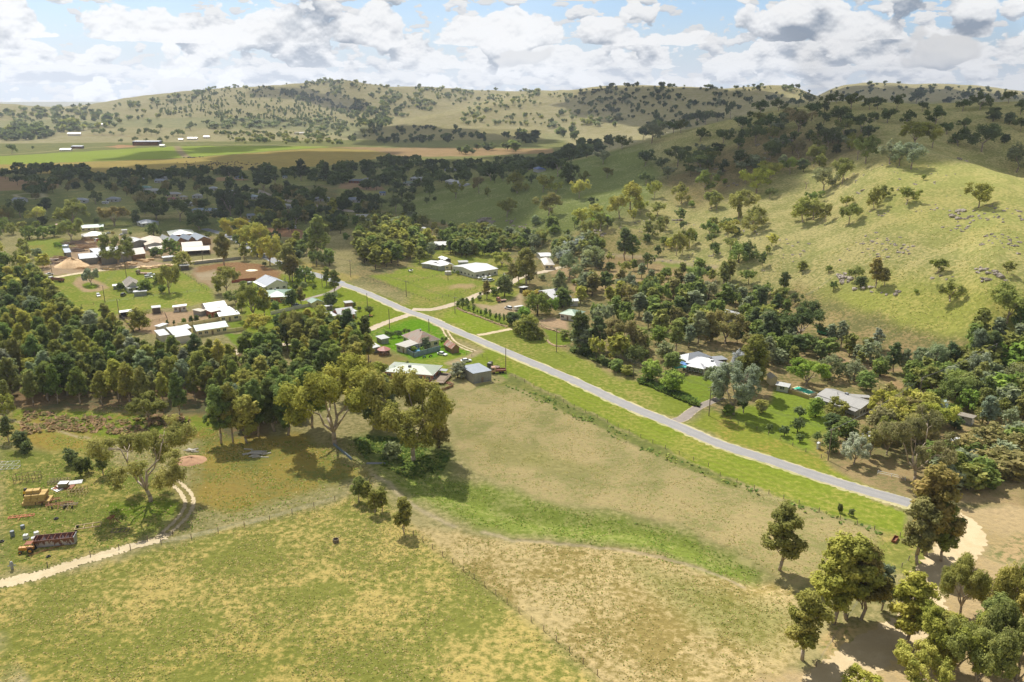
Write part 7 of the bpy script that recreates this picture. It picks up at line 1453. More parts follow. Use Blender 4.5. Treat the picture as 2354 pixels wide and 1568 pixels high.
def scatter(c, poly, n, kinds, tints, hr, aspect=1., sep=4., zone='', seed=1, keep=None):
    """n trees of natural height through a patch, kept apart and off the buildings"""
    rng = random.Random(seed); W = polyw(c, poly, 3); xs = [p[0] for p in W]; ys = [p[1] for p in W]; got = []; tries = 0
    while len(got) < n and tries < n * 30:
        tries += 1; x = rng.uniform(min(xs), max(xs)); y = rng.uniform(min(ys), max(ys))
        if not bool(pip(np.array([x]), np.array([y]), W)[0]): continue
        if any((x-a)**2 + (y-b)**2 < sep*sep for a, b in got): continue
        if any((x-fx)**2 + (y-fy)**2 < (fr+2.5)**2 or ((x-fx)**2 + (y-(fy-fr-6))**2 < (fr*.9)**2) for fx, fy, fr in FOOT): continue
        if zone in ('town', 'valley') and any(0 < -((x-fx)*fx + (y-fy)*fy) / math.hypot(fx, fy) < 60 and abs((x-fx)*fy - (y-fy)*fx) / math.hypot(fx, fy) < fr * .8 for fx, fy, fr in FOOT): continue
        got.append((x, y)); h = rng.uniform(*hr)
        TREES.append([rng.choice(kinds), Vector((x, y, float(ground(x, y)))), h, h * aspect * rng.uniform(.85, 1.2), rng.choice(tints), zone, None, True])
# the dense grove of slender gums at the left
scatter('M', [(-260,1120),(60,1130),(400,1090),(800,1110),(1100,1130),(1380,1120),(1600,1060),(1850,1080),(1940,1240),(2354,1300),(2354,800),(1850,760),(1560,780),(1330,760),(1180,640),(1000,520),(700,420),(540,330),(440,190),(300,60),(-300,60)], 640, ['gum'], ['green','olive','olive','green','yellow','dark','grey','yellow'], (9, 17), .38, 4.9, 'grove', 5)
scatter('D', [(540,930),(560,1000),(690,990),(720,900),(860,860),(840,780),(700,760),(600,820)], 60, ['gum'], ['green','dark','olive','yellow'], (11, 16), .45, 4.6, 'grove', 6)
scatter('D', [(-60,470),(40,540),(100,600),(100,700),(-160,760),(-250,600)], 50, ['gum','bushy','willow'], ['olive','yellow','green'], (8, 13), .8, 6, 'grove', 61)
# gum stand beside the road above the crossroads
scatter('E', [(0,640),(330,600),(560,540),(610,360),(500,270),(120,160),(0,260),(-180,330),(-200,520)], 75, ['gum'], ['olive','green','yellow','olive'], (11, 16), .55, 5.0, 'stand', 7)
scatter('E', [(780,420),(1000,500),(1300,480),(1560,420),(1900,380),(1880,300),(1500,280),(1200,250),(850,240),(760,330)], 60, ['bushy','spread','gum'], ['olive','dark','green','grey'], (8, 13), .8, 6.0, 'stand', 8)
scatter('E', [(-200,160),(120,60),(420,90),(560,150),(300,200),(0,200)], 26, ['bushy','willow','gum'], ['olive','green','grey'], (7, 12), .9, 6.0, 'stand', 9)
scatter('F', [(-60,560),(60,400),(300,340),(400,380),(300,480),(160,460),(80,560),(-40,640)], 14, ['hill','willow'], ['grey','olive','silver'], (9, 12), .9, 6, 'stand', 91)
# bush block right of the road
scatter('J', [(560,430),(760,520),(1100,600),(1180,470),(1250,330),(1500,400),(1700,330),(2000,330),(2354,560),(2354,0),(1800,-60),(1400,-150),(1000,-190),(640,-150),(560,100)], 74, ['gum','bushy','gum','spread'], ['olive','green','grey','green','brown','dark','yellow'], (8, 14), .66, 5.6, 'bush', 10)
scatter('K', [(0,420),(200,560),(300,700),(620,760),(800,800),(900,900),(1000,860),(760,760),(600,820),(100,880),(0,760)], 36, ['bushy','gum','willow'], ['olive','dark','grey','green'], (6, 11), .8, 5.0, 'bush', 11)
scatter('K', [(1300,1000),(1450,940),(1700,960),(1800,830),(2000,780),(2354,700),(2600,800),(2600,1412),(1950,1412),(1700,1180),(1500,1120)], 90, ['bushy','gum','willow'], ['green','olive','grey','olive','bright'], (7, 12), .8, 5.2, 'bush', 12)
scatter('K', [(1850,780),(1950,600),(2354,480),(2600,500),(2600,760),(2354,720),(2100,760)], 26, ['gum'], ['grey','olive','green'], (9, 13), .6, 6, 'bush', 121)
scatter('K', [(950,1412),(1050,1180),(1300,1230),(1500,1330),(1600,1500),(1300,1650),(1050,1560)], 12, ['spread','bushy'], ['brown','olive','yellow'], (8, 11), .9, 6.0, 'bush', 13)
scatter('S', [(1750,1150),(2000,980),(2354,900),(2700,900),(2700,1324),(2200,1500),(1800,1400)], 26, ['bushy'], ['brown','olive','green','grey'], (5, 8), 1.0, 4.5, 'bush', 14)
scatter('L', [(1180,1400),(1400,1250),(1773,1300),(2000,1300),(2000,1700),(1100,1700)], 2, ['gum'], ['olive','yellow'], (11, 15), .8, 7.0, 'bush', 15)
# shaded town and valley trees
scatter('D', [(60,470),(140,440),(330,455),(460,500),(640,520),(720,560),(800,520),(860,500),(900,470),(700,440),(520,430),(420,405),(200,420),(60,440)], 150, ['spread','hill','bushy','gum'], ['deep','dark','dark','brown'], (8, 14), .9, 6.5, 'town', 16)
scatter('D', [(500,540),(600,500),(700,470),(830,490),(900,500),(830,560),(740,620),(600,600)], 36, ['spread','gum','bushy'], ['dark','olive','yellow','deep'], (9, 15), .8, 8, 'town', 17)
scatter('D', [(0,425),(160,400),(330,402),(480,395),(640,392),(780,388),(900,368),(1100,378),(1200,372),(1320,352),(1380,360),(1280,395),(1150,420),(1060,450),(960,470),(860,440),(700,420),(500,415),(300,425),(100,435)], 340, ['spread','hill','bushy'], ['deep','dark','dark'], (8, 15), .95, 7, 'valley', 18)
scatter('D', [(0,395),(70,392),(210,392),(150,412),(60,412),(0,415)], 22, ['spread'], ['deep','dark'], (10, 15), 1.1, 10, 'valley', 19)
scatter('D', [(980,520),(1010,470),(1080,440),(1200,400),(1300,360),(1450,330),(1440,350),(1250,420),(1100,470)], 14, ['hill'], ['dark','olive'], (8, 12), .9, 12, 'valley', 20)
scatter('D', [(1180,560),(1400,600),(1640,640),(1830,700),(1780,760),(1650,700),(1450,640),(1250,610)], 34, ['hill','bushy','gum'], ['olive','green','grey','dark'], (6, 11), .8, 8, 'slope', 21)
scatter('D', [(1250,520),(1500,480),(1800,560),(1900,640),(1800,700),(1500,600),(1300,570)], 26, ['hill','bushy'], ['olive','green','dark','yellow'], (6, 10), .9, 14, 'slope', 22)
scatter('D', [(1500,420),(1700,300),(1900,255),(2000,320),(1900,390),(1700,430)], 52, ['hill'], ['dark','olive','deep','grey'], (9, 13), 1., 11, 'slope', 23)

# ---- turn the list into things; the 300-odd that show largest get an object each
VAR = dict(gum=6, spread=5, open=1, hill=6, bushy=4, round=2, column=2, willow=3, conifer=2, dead=2)
def size_px(t): return t[2] * ppm(t[1])
auto = sorted([t for t in TREES[HAND:]], key=lambda t: -size_px(t))
NIND = 250
ind = TREES[:HAND] + auto[:NIND]; rest = auto[NIND:]
LMK = [('the tallest lone gum', 'N', 1905, 850), ('the huge forked gum', 'N', 1245, 710), ('the hay bale stack', 'G', 318, 858), ('the rusty grain bin', 'G', 470, 1215), ('the crossroads', 'E', 480, 1080), ('the brick cottage', 'I', 560, 420), ('the rusty roofed homestead', 'I', 1380, 650), ('the sage roofed house', 'I', 1300, 1060), ('the large grey shed', 'I', 2000, 1080), ('the horse yard', 'H', 300, 480), ('the sea green roofed house', 'H', 950, 680), ('the sawdust heap', 'A', 795, 580), ('the bright white timber shed', 'A', 1150, 540), ('the small weatherboard cottage', 'A', 1450, 860), ('the large white shed', 'E', 1150, 680), ('the white barn', 'E', 1800, 900), ('the gravel yard', 'E', 1400, 1060), ('the dry paddock', 'F', 900, 700), ('the white roofed homestead', 'J', 1750, 560), ('the grey driveway', 'J', 1700, 880), ('the swimming pool', 'K', 410, 1120), ('the white pool house', 'K', 800, 1230), ('the green bus', 'K', 590, 600), ('the caravan in the bush', 'K', 1845, 1390), ('the road end turning area', 'L', 1450, 640), ('the lower sandy road', 'L', 900, 1350), ('the rocky knoll', 'K', 790, 100), ('the sunlit hill shoulder', 'R', 1500, 780), ('the hill crest', 'R', 1300, 340), ('the upper right slope', 'R', 2100, 600), ('the dark middle slope', 'R', 500, 620), ('the lone hill gum', 'R', 2040, 1065), ('the stony outcrop', 'E', 1250, 90), ('the green lower slope', 'Q', 900, 900), ('the slope fence end', 'Q', 1900, 1100), ('the ploughed block', 'B', 600, 640), ('the pale blue grey roofed house', 'B', 920, 780), ('the brick house with green roof', 'B', 980, 960), ('the shaded ploughed lot', 'B', 1080, 210), ('the blue roofed town house', 'P', 1400, 1090), ('the far hay shed', 'P', 1005, 637), ('the cattle herd', 'P', 1400, 780), ('the shaded left paddock', 'P', 300, 980), ('the brown town street', 'P', 1800, 960), ('the farm track bend', 'G', 1560, 900), ('the tank tower', 'I', 605, 330), ('the gravel road to the grove', 'H', 1700, 850), ('the timber yard gables', 'A', 2150, 300), ('the white palings', 'B', 1300, 1040)]
LMW = [(n, hit(c, x, y)) for n, c, x, y in LMK]
def proj(p):
    X, Y, Z = p[0], p[1], p[2] - CAM_H; d = Y * math.cos(PITCH) - Z * math.sin(PITCH); return 1177 + F_PX * X / d, 784 - F_PX * (Y * math.sin(PITCH) + Z * math.cos(PITCH)) / d
SHAPE = dict(gum=('slender_gum','slender gum'), spread=('spreading_gum','broad gum'), open=('spreading_gum','open gum'), hill=('gum_tree','rounded gum'), bushy=('leafy_tree','bushy tree'), round=('round_shrub','round shrub'), column=('narrow_tree','narrow upright tree'), willow=('weeping_tree','weeping tree'), conifer=('pine_tree','conifer'), dead=('dead_tree','bare dead tree'))
ORD = ['nearest','second nearest','third nearest','fourth nearest','fifth nearest','sixth nearest','seventh nearest','eighth nearest']
def auto_labels(L):
    bk = {}
    for t in L:
        if t[5] and not t[7]: continue
        if t[7] and t[5] == 'grove': t[5] = 'slender %s gum packed into the dense grove left of the houses' % TW[t[4]]; t.append('gums of the dense left grove'); continue
        p = t[1]; x, y = proj(p); best = min(LMW, key=lambda q: (q[1] - p).length); u, v = proj(best[1]); dx, dy = x - u, y - v
        rel = ('right of' if dx > 0 else 'left of') if abs(dx) > abs(dy) * 1.2 else ('below' if dy > 0 else 'above')
        sz = 'tall ' if t[2] > 13 else ('small ' if t[2] < 5 else '')
        nm = t[6] or SHAPE[t[0]][0]; base = '%s%s %s' % (sz, TW[t[4]], 'pear tree' if nm == 'pear_tree' else SHAPE[t[0]][1] if t[0] != 'dead' else 'bare dead tree')
        bk.setdefault((base, rel, best[0]), []).append(((best[1] - p).length, t))
    for (base, rel, lm), q in bk.items():
        q.sort(key=lambda a: a[0])
        for i, (d, t) in enumerate(q):
            if len(q) == 1: t[5] = '%s %s %s' % (base, rel, lm)
            elif i < 8: t[5] = '%s %s %s, %s one' % (base, rel, lm, ORD[i])
            else: t[5] = '%s %s %s, one of the farther ones' % (base, rel, lm); t.append('farther trees %s %s' % (rel, lm)) if len(t) < 9 else None
auto_labels(ind)
TB = {}
for i, t in enumerate(ind):
    kind, p, h, w_, tint, label, nm, au = t[:8]; spx = size_px(t)
    q = 3.4 if spx > 130 else 2.0 if spx > 75 else 1. if spx > 45 else .45
    if kind in ('round','column') and spx < 60: q = .6
    tw, cr, H, Wd, _ = proto(kind, i % VAR[kind] if kind != 'open' else 0, q)
    root = empty(nm or SHAPE[kind][0], p, RNG.uniform(0, 6.28) if kind != 'open' else .4); sz = h / H; sx = w_ / Wd
    if kind not in ('column','open'): sx = min(max(sx, sz * .6), sz * 1.3)
    root.scale = (sx, sx, sz)
    g = t[8] if len(t) > 8 else ('row of small pear trees' if nm == 'pear_tree' else None)
    tag(root, label, {'gum_tree':'gum tree','slender_gum':'gum tree','spreading_gum':'gum tree','leafy_tree':'tree','round_shrub':'shrub','narrow_tree':'tree','weeping_tree':'tree','pine_tree':'conifer','dead_tree':'dead tree','pear_tree':'pear tree','garden_tree':'garden tree'}[nm or SHAPE[kind][0]], g)
    o = tw.copy(); o.name = 'trunk'; C.objects.link(o); o.parent = root
    if cr is not None:
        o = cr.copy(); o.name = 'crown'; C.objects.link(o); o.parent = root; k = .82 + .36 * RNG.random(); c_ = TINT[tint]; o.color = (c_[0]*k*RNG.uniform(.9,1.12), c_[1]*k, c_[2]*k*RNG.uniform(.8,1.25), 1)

def tree_mass(name, label, items, nq, var=3, lsk=1., cat='trees'):
    """many small or hidden trees as one mass: items = (kind, pos, h, w, tint)"""
    V = []; TN = []; TI = []; WV = []; WF = []; rng = np.random.default_rng(3); nb = 0; cache = {}
    for it in items:
        kind, p, h, w_, tint = it[:5]; i = int(rng.integers(var)); key = (kind, i)
        if key not in cache:
            _, _, H, Wd, (cl, ls, sq) = proto(kind, i, .45)
            r2 = np.random.default_rng(i + 50); cache[key] = (leaves(cl, nq, ls * math.sqrt(QUADS[kind] * .45 / nq) * lsk, r2, sq), H, Wd)
        (v, tn), H, Wd = cache[key]; sz = h / H; sx = min(max(w_ / Wd, sz * .6), sz * 1.6); a = rng.uniform(0, 6.28); ca, sa = math.cos(a), math.sin(a)
        X = (v[:, 0]*ca - v[:, 1]*sa)*sx + p[0]; Y = (v[:, 0]*sa + v[:, 1]*ca)*sx + p[1]; Z = v[:, 2]*sz + p[2]
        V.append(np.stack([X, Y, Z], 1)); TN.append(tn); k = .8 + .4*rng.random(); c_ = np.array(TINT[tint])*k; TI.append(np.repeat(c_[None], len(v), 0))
        r_ = h * .018 + .06; zt = h * .6; b = nb
        for zz, rr in ((-.3, r_), (zt, r_ * .5)):
            for q in range(4): WV.append((p[0]+rr*math.cos(q*1.571), p[1]+rr*math.sin(q*1.571), p[2]+zz))
        for q in range(4): WF.append((b+q, b+(q+1) % 4, b+4+(q+1) % 4, b+4+q))
        nb += 8
    o = leaf_mesh(name, np.concatenate(V), np.concatenate(TN), M_LEAFA, np.concatenate(TI)); tag(o, label, cat, kind='stuff')
    w2 = mesh_obj('trunks', WV, np.array(WF, np.int32), P_BARKD, o); w2['kind'] = 'stuff'; return o
for zn, nm, lb in [('grove','grove_trees','mass of gum trees filling the back of the left grove'),('valley','valley_trees','dark belt of shaded trees across the valley floor'),('town','town_trees','dark trees scattered between the town houses'),('bush','bush_trees','rest of the trees of the bush block right of the road'),('stand','stand_trees','rest of the trees around the white sheds'),('slope','slope_trees','small trees scattered low on the hill')]:
    its = [t for t in rest if t[5] == zn]
    if its: tree_mass(nm, lb, its, 520 if zn != 'valley' else 260)
# ---- trees of the far hills
FARI = []
def far_scatter(c, poly, n, kind, tints, hr, seed, asp=1.):
    rng = random.Random(seed); P_ = [px(c, *q) for q in poly]; xs = [q[0] for q in P_]; ys = [q[1] for q in P_]; k = 0
    while k < n:
        x = rng.uniform(min(xs), max(xs)); y = rng.uniform(min(ys), max(ys))
        if not bool(pip(np.array([x]), np.array([y]), P_)[0]): continue
        # clumped distribution
        if vnoise(np.array([x/22.]), np.array([y/9.]), seed)[0] < .28 + rng.random() * .5: k += .34; continue
        k += .75; p = hit('D', x*1., y*1.)
        if p.length > 7500 or p.length < 1300: continue
        h = rng.uniform(*hr) * rng.choice([.6,.8,1.,1.1,1.3,1.5]); FARI.append((rng.choice(kind), p, h, h * asp * rng.uniform(.8, 1.3), rng.choice(tints)))
FT = ['dark','dark','grey','olive','deep']
far_scatter('D', [(-20,262),(120,246),(300,240),(470,205),(640,190),(640,205),(480,222),(330,250),(140,262),(-20,275)], 150, ['hill'], FT, (9,16), 1)
far_scatter('D', [(0,262),(130,248),(270,262),(275,292),(120,308),(0,316)], 190, ['hill','bushy'], FT, (8,15), 2)
far_scatter('D', [(280,262),(500,240),(640,290),(560,300),(300,285)], 60, ['hill'], FT, (8,13), 3)
far_scatter('D', [(340,250),(480,206),(620,202),(700,225),(770,262),(780,282),(640,286),(480,272),(380,268)], 560, ['conifer','conifer','hill'], ['dark','deep','dark'], (7,13), 4, .55)
far_scatter('D', [(600,200),(700,215),(800,245),(880,262),(905,285),(860,300),(780,262),(690,232)], 380, ['conifer','hill'], ['deep','dark'], (10,15), 5, .75)
far_scatter('D', [(640,190),(790,186),(1060,208),(1240,208),(1240,224),(1060,240),(960,262),(890,285),(800,238),(700,208)], 620, ['hill'], FT, (9,15), 6)
far_scatter('D', [(1040,250),(1240,220),(1400,212),(1440,290),(1200,300),(1050,285)], 230, ['hill'], ['dark','olive','grey'], (8,14), 7)
far_scatter('D', [(830,300),(1000,292),(1240,312),(1200,328),(900,332),(780,325)], 110, ['hill'], ['deep','dark'], (8,13), 8)
far_scatter('D', [(1260,215),(1400,200),(1800,192),(1930,225),(1760,250),(1560,300),(1430,290),(1340,240)], 420, ['hill'], ['dark','deep','grey'], (8,14), 9)
far_scatter('D', [(700,270),(900,290),(860,310),(720,318),(640,300)], 120, ['hill'], FT, (8,14), 10)
far_scatter('P', [(1470,555),(1760,545),(2354,545),(2354,632),(1640,625)], 150, ['round','hill'], ['dark','olive'], (6,10), 11)
far_scatter('P', [(1370,480),(1900,490),(2354,480),(2354,540),(1900,530),(1380,520)], 90, ['hill'], ['dark','grey'], (9,14), 12, 1.2)
far_scatter('P', [(0,540),(300,530),(380,560),(300,590),(0,610)], 90, ['hill','bushy'], ['dark','deep'], (9,15), 13, 1.2)
far_scatter('D', [(1830,198),(2100,193),(2354,214),(2354,240),(1950,236)], 190, ['hill'], ['dark','deep'], (10,18), 14)
far_scatter('Q', [(740,685),(850,660),(1030,660),(1220,645),(1220,680),(1030,695),(860,700)], 34, ['hill'], ['dark','deep'], (10,15), 15)
far_scatter('Q', [(1220,590),(1340,580),(1340,625),(1230,625)], 12, ['bushy'], ['deep'], (12,16), 16); far_scatter('Q', [(1430,560),(1570,545),(1680,560),(1660,600),(1440,620)], 8, ['hill'], ['deep'], (14,20), 17)
far_scatter('Q', [(1500,720),(1560,640),(1740,620),(1870,600),(1860,660),(1700,720)], 34, ['hill','bushy'], ['deep','dark'], (9,14), 18)
tree_mass('far_hill_trees', 'scattered dark trees dotted over the far hills', FARI, 64, 2, 1.15)

# ================================================================ rocks, weeds, grass
def boulder(rng, n=9):
    v = []; f = []; ph = rng.uniform(0, 9, 6)
    m_ = 7
    for k in range(m_):
        th = math.pi * (k + .5) / m_
        for i in range(n):
            a = i*2*math.pi/n; r = 1 + .25*math.sin(a*2+ph[0]) + .18*math.sin(a*3+ph[1]+th*2) + rng.uniform(-.1,.1); v.append((r*math.sin(th)*math.cos(a), r*math.sin(th)*math.sin(a)*.8, .62*r*math.cos(th)))
            if k: j = (i+1) % n; b = (k-1)*n; f.append((b+i, b+n+i, b+n+j, b+j))
    f.append(tuple(range(n))); f.append(tuple(reversed(range((m_-1)*n, m_*n)))); return v, f
M_ROCK = surf_mat('granite', (176,164,150), (140,128,112), .8, .95, .3)
BP = []
for i in range(5): v, f = boulder(np.random.default_rng(i)); o = mesh_obj('boulder', v, f, M_ROCK); C.objects.unlink(o); BP.append(o)
rk = random.Random(4)
ZR = [('K',[(740,60),(860,40),(860,130),(700,150)],12,(1.2,2.8),'granite boulders of the rocky knoll'),('K',[(800,200),(960,180),(1280,200),(1240,260),(820,260)],10,(.9,2.0),'low granite boulders below the rocky knoll'),('E',[(1160,60),(1330,60),(1320,120),(1170,110)],8,(1.5,3.5),'large flat rock slabs of the stony outcrop'),('F',[(370,190),(480,190),(500,260),(380,260)],9,(1.,2.4),'boulders in the hollow above the dry paddock'),('E',[(1420,40),(1720,40),(1800,200),(1560,170)],12,(.9,2.2),'boulders scattered at the foot of the stony slope'),('R',[(1880,720),(1990,720),(1980,760),(1890,750)],6,(1.2,2.2),'boulders on top of the sunlit shoulder'),('R',[(650,580),(760,580),(760,660),(660,650)],7,(2,4),'rock outcrop on the dark slope'),('R',[(1780,1060),(2000,1090),(1980,1180),(1800,1180)],12,(1.2,2.6),'boulders on the right of the sunlit hill'),('K',[(1850,0),(2200,0),(2200,150),(1980,140)],14,(1.,2.4),'boulder field at the upper right paddock'),('Q',[(950,1140),(1050,1140),(1040,1180),(950,1170)],5,(2,3.6),'pale slabs on the lower slope'),('R',[(1200,940),(1260,940),(1250,980),(1200,980)],4,(1.,2.),'pale rocks left of the three shoulder gums'),('F',[(1240,40),(1340,40),(1340,100),(1240,100)],4,(1.2,2.4),'pale boulders near the hillside dead wood')]
for c, poly, n, (a, b), g in ZR:
    W = polyw(c, poly, 2); xs = [q[0] for q in W]; ys = [q[1] for q in W]; k = 0; tr = 0
    while k < n and tr < 400:
        tr += 1; x, y = rk.uniform(min(xs), max(xs)), rk.uniform(min(ys), max(ys))
        if not bool(pip(np.array([x]), np.array([y]), W)[0]): continue
        k += 1; s = rk.uniform(a, b) * .8; o = BP[rk.randrange(5)].copy(); o.name = 'boulder'; C.objects.link(o); o.location = (x, y, float(ground(x, y)) + s*.12); o.rotation_euler = (rk.uniform(-.2,.2), rk.uniform(-.2,.2), rk.uniform(0,6.28)); o.scale = (s*rk.uniform(.8,1.4), s, s*rk.uniform(.6,1.)); tag(o, 'weathered grey boulder, one of the ' + g, 'boulder', g)
V = []; Fc = []
for c, poly, n, (a, b) in [('D',[(1330,560),(1500,500),(1700,520),(1900,560),(2050,480),(2354,560),(2354,640),(2000,660),(1830,640),(1500,600)],340,(.35,1.1)),('D',[(1900,560),(2100,480),(2354,470),(2354,620),(2100,640)],220,(.4,1.2)),('D',[(1500,420),(1750,330),(1800,400),(1600,470)],60,(.8,2.2)),('D',[(1900,400),(2100,370),(2354,440),(2354,520),(2000,520)],90,(.4,1.1)),('D',[(1240,560),(1420,520),(1500,560),(1400,590)],90,(.4,1.3))]:
    W = polyw(c, poly, 2); xs = [q[0] for q in W]; ys = [q[1] for q in W]; k = 0
    while k < n:
        x, y = rk.uniform(min(xs), max(xs)), rk.uniform(min(ys), max(ys)); k += .3
        if not bool(pip(np.array([x]), np.array([y]), W)[0]) or vnoise(np.array([x/18.]), np.array([y/18.]), 9)[0] < .52: continue
        k += .7; s = rk.uniform(a, b); vv = BP[rk.randrange(5)].data.vertices; an = rk.uniform(0, 6.28); z = float(ground(x, y)); b0 = len(V)
        for q in vv: V.append((x + s*(q.co.x*math.cos(an)-q.co.y*math.sin(an)), y + s*(q.co.x*math.sin(an)+q.co.y*math.cos(an)), z + s*q.co.z*.8))
        Fc += [tuple(b0 + i for i in pl.vertices) for pl in BP[0].data.polygons]
tag(mesh_obj('loose_rocks', V, Fc, M_ROCK), 'loose grey stones strewn over the hillside', 'rocks', kind='stuff')

EXC = [([tuple(hit('G', *q)[:2]) for q in [(-200,1590),(0,1545),(200,1500),(400,1450),(700,1350),(1000,1262),(1340,1165),(1470,1050),(1590,880),(1570,800),(1440,675)]], 2.6), ([tuple(hit('D', *q)[:2]) for q in [(425,1235),(540,1205),(640,1182),(770,1148)]], 1.2), ([tuple(hit('D', *q)[:2]) for q in [(1110,1222),(1180,1243),(1300,1250),(1450,1268),(1560,1292),(1640,1318),(1710,1350)]], .9)]
def tufts(name, label, spots, n, size, tints, cat, seed, hgt=1., nz=None):
    rng = np.random.default_rng(seed); X = []; Y = []
    for c, poly, wt in spots:
        W = polyw(c, poly, 3); xs = [q[0] for q in W]; ys = [q[1] for q in W]; m = int(n * wt); x = rng.uniform(min(xs), max(xs), m * 3); y = rng.uniform(min(ys), max(ys), m * 3); k = pip(x, y, W)
        if nz: k &= fbm(x/nz, y/nz, 3, seed) > rng.uniform(-.2, .22, len(x))
        for pl_, wd_ in EXC: k &= seg_dist(x, y, pl_) > wd_ * rng.uniform(.7, 1.3, len(x))
        X.append(x[k][:m]); Y.append(y[k][:m])
    X = np.concatenate(X); Y = np.concatenate(Y); Z = ground(X, Y); n = len(X); V = []; TN = []
    for b in range(3):
        a = rng.uniform(0, 6.28, n); s = size * rng.uniform(.5, 1.3, n); h = s * hgt * rng.uniform(.6, 1.3, n); dx = np.cos(a)*s; dy = np.sin(a)*s; tl = rng.uniform(.6, 1.5, n)*h; lx = -np.sin(a)*tl; ly = np.cos(a)*tl
        q = np.stack([np.stack([X-dx, Y-dy, Z-.02], 1), np.stack([X+dx, Y+dy, Z-.02], 1), np.stack([X+dx*.7+lx, Y+dy*.7+ly, Z+h], 1), np.stack([X-dx*.7+lx, Y-dy*.7+ly, Z+h*.8], 1)], 1); V.append(q.reshape(-1, 3)); TN.append(np.repeat(rng.random(n), 4))
    ti = np.array([TT for TT in tints]); k = rng.integers(len(ti), size=n); T4 = np.concatenate([np.repeat(ti[k], 4, 0)] * 3)
    return tag(leaf_mesh(name, np.concatenate(V), np.concatenate(TN), M_LEAFA, T4), label, cat, kind='stuff')
A1 = alb(226,204,140); A2 = alb(206,196,120); A3 = alb(168,178,88); A4 = alb(150,182,66); A5 = alb(196,160,124)
tufts('pasture_grass', 'straw and green tufts of the lower paddocks', [('D', [(-60,1370),(440,1240),(860,1130),(1100,1330),(1500,1640),(-150,1640)], 1.), ('D', [(930,1220),(1480,1270),(1830,1360),(1800,1640),(1500,1640),(1100,1340)], .45)], 16000, .15, [A1, A1, A2, A3], 'grass', 1, .8, 9)
tufts('weedy_grass', 'mixed tufts over the machinery paddock and creek flat', [('D', [(-60,960),(300,930),(560,1010),(860,1020),(860,1120),(440,1230),(-60,1360)], 1.)], 14000, .18, [A1, A2, A3, A4], 'grass', 2, .9, 6)
tufts('stubble', 'dry stubble and seedlings of the bare field', [('D', [(1050,920),(1130,880),(1500,1040),(2080,1250),(1830,1345),(1560,1205),(1110,1095)], 1.)], 12000, .15, [A1, A1, A3], 'grass', 3, .7, 5)
tufts('drain_grass', 'lush green grass growing along the drain', [('D', [(870,1070),(1060,1108),(1280,1165),(1560,1222),(1755,1322),(1640,1322),(1300,1240),(1080,1205),(930,1130)], 1.)], 5000, .16, [A4, A2, A3, alb(160,186,80)], 'grass', 4, 1.0, 6)
tufts('tall_weeds', 'tall green weeds below the big gums', [('N', [(1400,680),(1540,640),(1760,660),(1980,700),(2140,730),(2210,800),(2160,930),(2040,1010),(1880,1000),(1720,930),(1500,830)], 1.), ('D', [(1120,866),(1290,925),(1500,1026),(1700,1112),(1870,1170),(2070,1235),(2060,1245),(1860,1184),(1490,1045),(1270,940)], .8)], 3600, .36, [alb(132,158,76), alb(120,146,72), A3], 'weeds', 5, 1.2, 6)
tufts('thistle_patch', 'brownish dead thistle patches on the creek flat', [('G', [(200,100),(480,110),(1100,180),(1640,280),(1500,380),(1000,290),(500,260),(180,300)], 1.), ('G', [(1100,150),(1500,130),(1640,200),(1300,260)], .5)], 1500, .5, [A5, alb(180,146,112), alb(150,150,90)], 'weeds', 6, 1.3, 5)
tufts('garden_hedge', 'long low dark green hedge below the homestead lawn', [('J', [(1160,655),(1200,640),(1400,720),(1600,800),(1700,860),(1690,885),(1500,810),(1300,720),(1180,680)], 1.)], 2600, .5, [alb(120,142,66), alb(100,128,60)], 'hedge', 7, 1.6)
tufts('roadside_scrub', 'low scrub along the fence below the bush block', [('J', [(560,400),(680,440),(860,520),(1100,620),(1120,600),(900,480),(720,400),(600,360)], 1.)], 2600, .6, [alb(120,138,80), alb(140,150,84)], 'scrub', 8, 1.4, 5)
tufts('hill_grass', 'rough grass tufts on the sunlit hillside', [('D', [(1700,640),(1900,560),(2100,480),(2400,520),(2400,800),(2000,780)], 1.)], 4500, .3, [alb(176,184,96), A2, alb(206,196,124)], 'grass', 9, .7, 10)

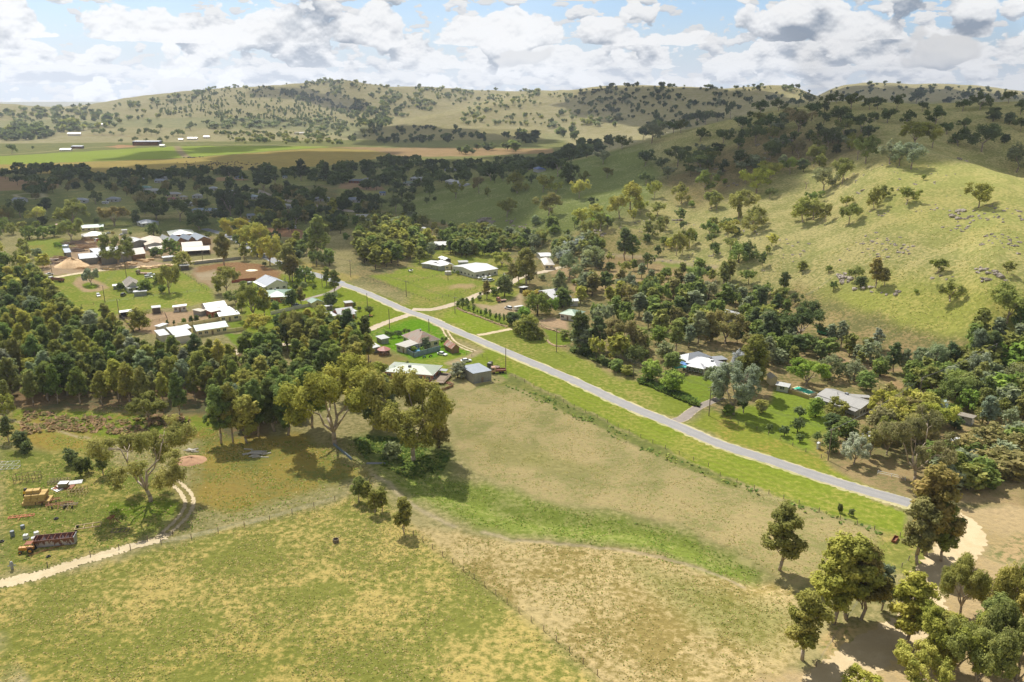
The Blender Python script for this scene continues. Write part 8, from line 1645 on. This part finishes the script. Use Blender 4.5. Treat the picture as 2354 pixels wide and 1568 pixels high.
# ================================================================ cumulus overhead (outside the frame); they shade the town, the dark slope and parts of the far hills
m, t = newmat('cloud_white'); out(t, t.n('ShaderNodeMixShader', {0: .5, 1: t.n('ShaderNodeBsdfDiffuse', {0: (.93,.93,.93,1)}).outputs[0], 2: t.n('ShaderNodeBsdfTranslucent', {0: (.93,.93,.93,1)}).outputs[0]}).outputs[0]); M_CLOUD = m
def cloud(label, c, poly, alt, sp, seed, jit=.35):
    rng = np.random.default_rng(seed); S = Vector(SUN_DIR); W = []
    n = len(poly)
    for i in range(n):
        for k in range(4):
            (x0, y0), (x1, y1) = poly[i], poly[(i+1) % n]; p = hit(c, x0+(x1-x0)*k/4, y0+(y1-y0)*k/4); q = p + S * ((alt - p.z) / S.z); W.append((q.x, q.y))
    xs = [q[0] for q in W]; ys = [q[1] for q in W]; gx, gy = np.meshgrid(np.arange(min(xs), max(xs)+sp, sp), np.arange(min(ys), max(ys)+sp, sp)); gx = gx + rng.uniform(-jit, jit, gx.shape)*sp; gy = gy + rng.uniform(-jit, jit, gy.shape)*sp
    k = pip(gx, gy, W); V = []; Fc = []; b0 = 0; n_, m_ = 16, 9; u = np.arange(n_)*2*math.pi/n_; th = math.pi*(np.arange(m_)+.5)/m_
    for x, y in zip(gx[k], gy[k]):
        r = sp * rng.uniform(.78, 1.0); z = alt + rng.uniform(0, .35)*sp; ph = rng.uniform(0, 9, 3)
        A_, B_ = np.meshgrid(u, th); rr = r*(1 + .13*np.sin(3*A_+ph[0]+2*B_) + .1*np.sin(5*A_+ph[1])*np.sin(4*B_+ph[2]))
        v = np.stack([x + rr*np.sin(B_)*np.cos(A_), y + rr*np.sin(B_)*np.sin(A_), z + rr*np.cos(B_)*np.where(np.cos(B_) > 0, .8, .3)], -1).reshape(-1, 3); V.append(v)
        for a in range(m_-1):
            for i in range(n_): j = (i+1) % n_; Fc.append((b0+a*n_+i, b0+(a+1)*n_+i, b0+(a+1)*n_+j, b0+a*n_+j))
        b0 += n_*m_
    o = mesh_obj('cloud', np.concatenate(V), np.array(Fc, np.int32), M_CLOUD, smooth=True); return tag(o, label, 'cloud', kind='structure')
cloud('flat based cumulus cloud shading the town', 'D', [(-260,400),(120,394),(300,384),(500,372),(560,360),(760,352),(900,372),(1100,366),(1240,350),(1330,336),(1400,322),(1480,322),(1569,298),(1756,250),(1902,228),(2136,232),(2420,232),(2440,420),(2354,398),(2237,362),(2136,342),(2032,340),(1940,355),(1850,372),(1760,420),(1640,440),(1500,410),(1380,420),(1260,470),(1130,505),(990,512),(900,500),(830,512),(740,545),(600,520),(480,522),(300,498),(150,500),(40,512),(-120,520),(-300,520)], 1500, 46, 1)
cloud('small cumulus shading the foot of the middle spur', 'D', [(810,332),(860,294),(960,287),(1060,300),(1150,312),(1235,322),(1230,334),(1000,338)], 1700, 60, 2)
cloud('cumulus shading the dark far hill', 'D', [(1290,240),(1380,207),(1500,203),(1600,203),(1740,215),(1840,240),(1800,250),(1700,262),(1600,288),(1560,296),(1480,292),(1400,272),(1330,262)], 1800, 70, 3)
cloud('distant cumulus shading the blue far ridge', 'D', [(1850,205),(1950,205),(2100,203),(2354,222),(2354,238),(1950,238)], 2000, 140, 4)
cloud('thin cloud streak shading the green crop', 'D', [(250,368),(290,354),(400,346),(420,350),(400,358),(340,368)], 1700, 40, 5)
cloud('thin cloud streak shading the right of the green crop', 'D', [(435,342),(520,336),(640,336),(560,346),(470,350)], 1700, 40, 6)
cloud('small cloud shading part of the back ridge', 'D', [(560,205),(680,204),(800,228),(860,262),(800,258),(700,232)], 1900, 80, 7)
cloud('cloud patch over the far brown field', 'D', [(440,386),(520,358),(700,350),(880,350),(760,376),(600,392)], 1600, 60, 8, .5)

# ================================================================ the air: even thin haze round the whole landscape
m, t = newmat('haze_air'); vol = t.n('ShaderNodeVolumePrincipled', {'Color': (.80, .87, 1.0, 1), 'Density': 5.5e-5, 'Anisotropy': .35}); t.link(vol.outputs[0], t.n('ShaderNodeOutputMaterial').inputs[1])
hz_ = MB().box(-9000, 9000, -2500, 12000, -3, 430).build('haze', m); tag(hz_, 'thin blue haze in the valley air', 'haze', kind='stuff')
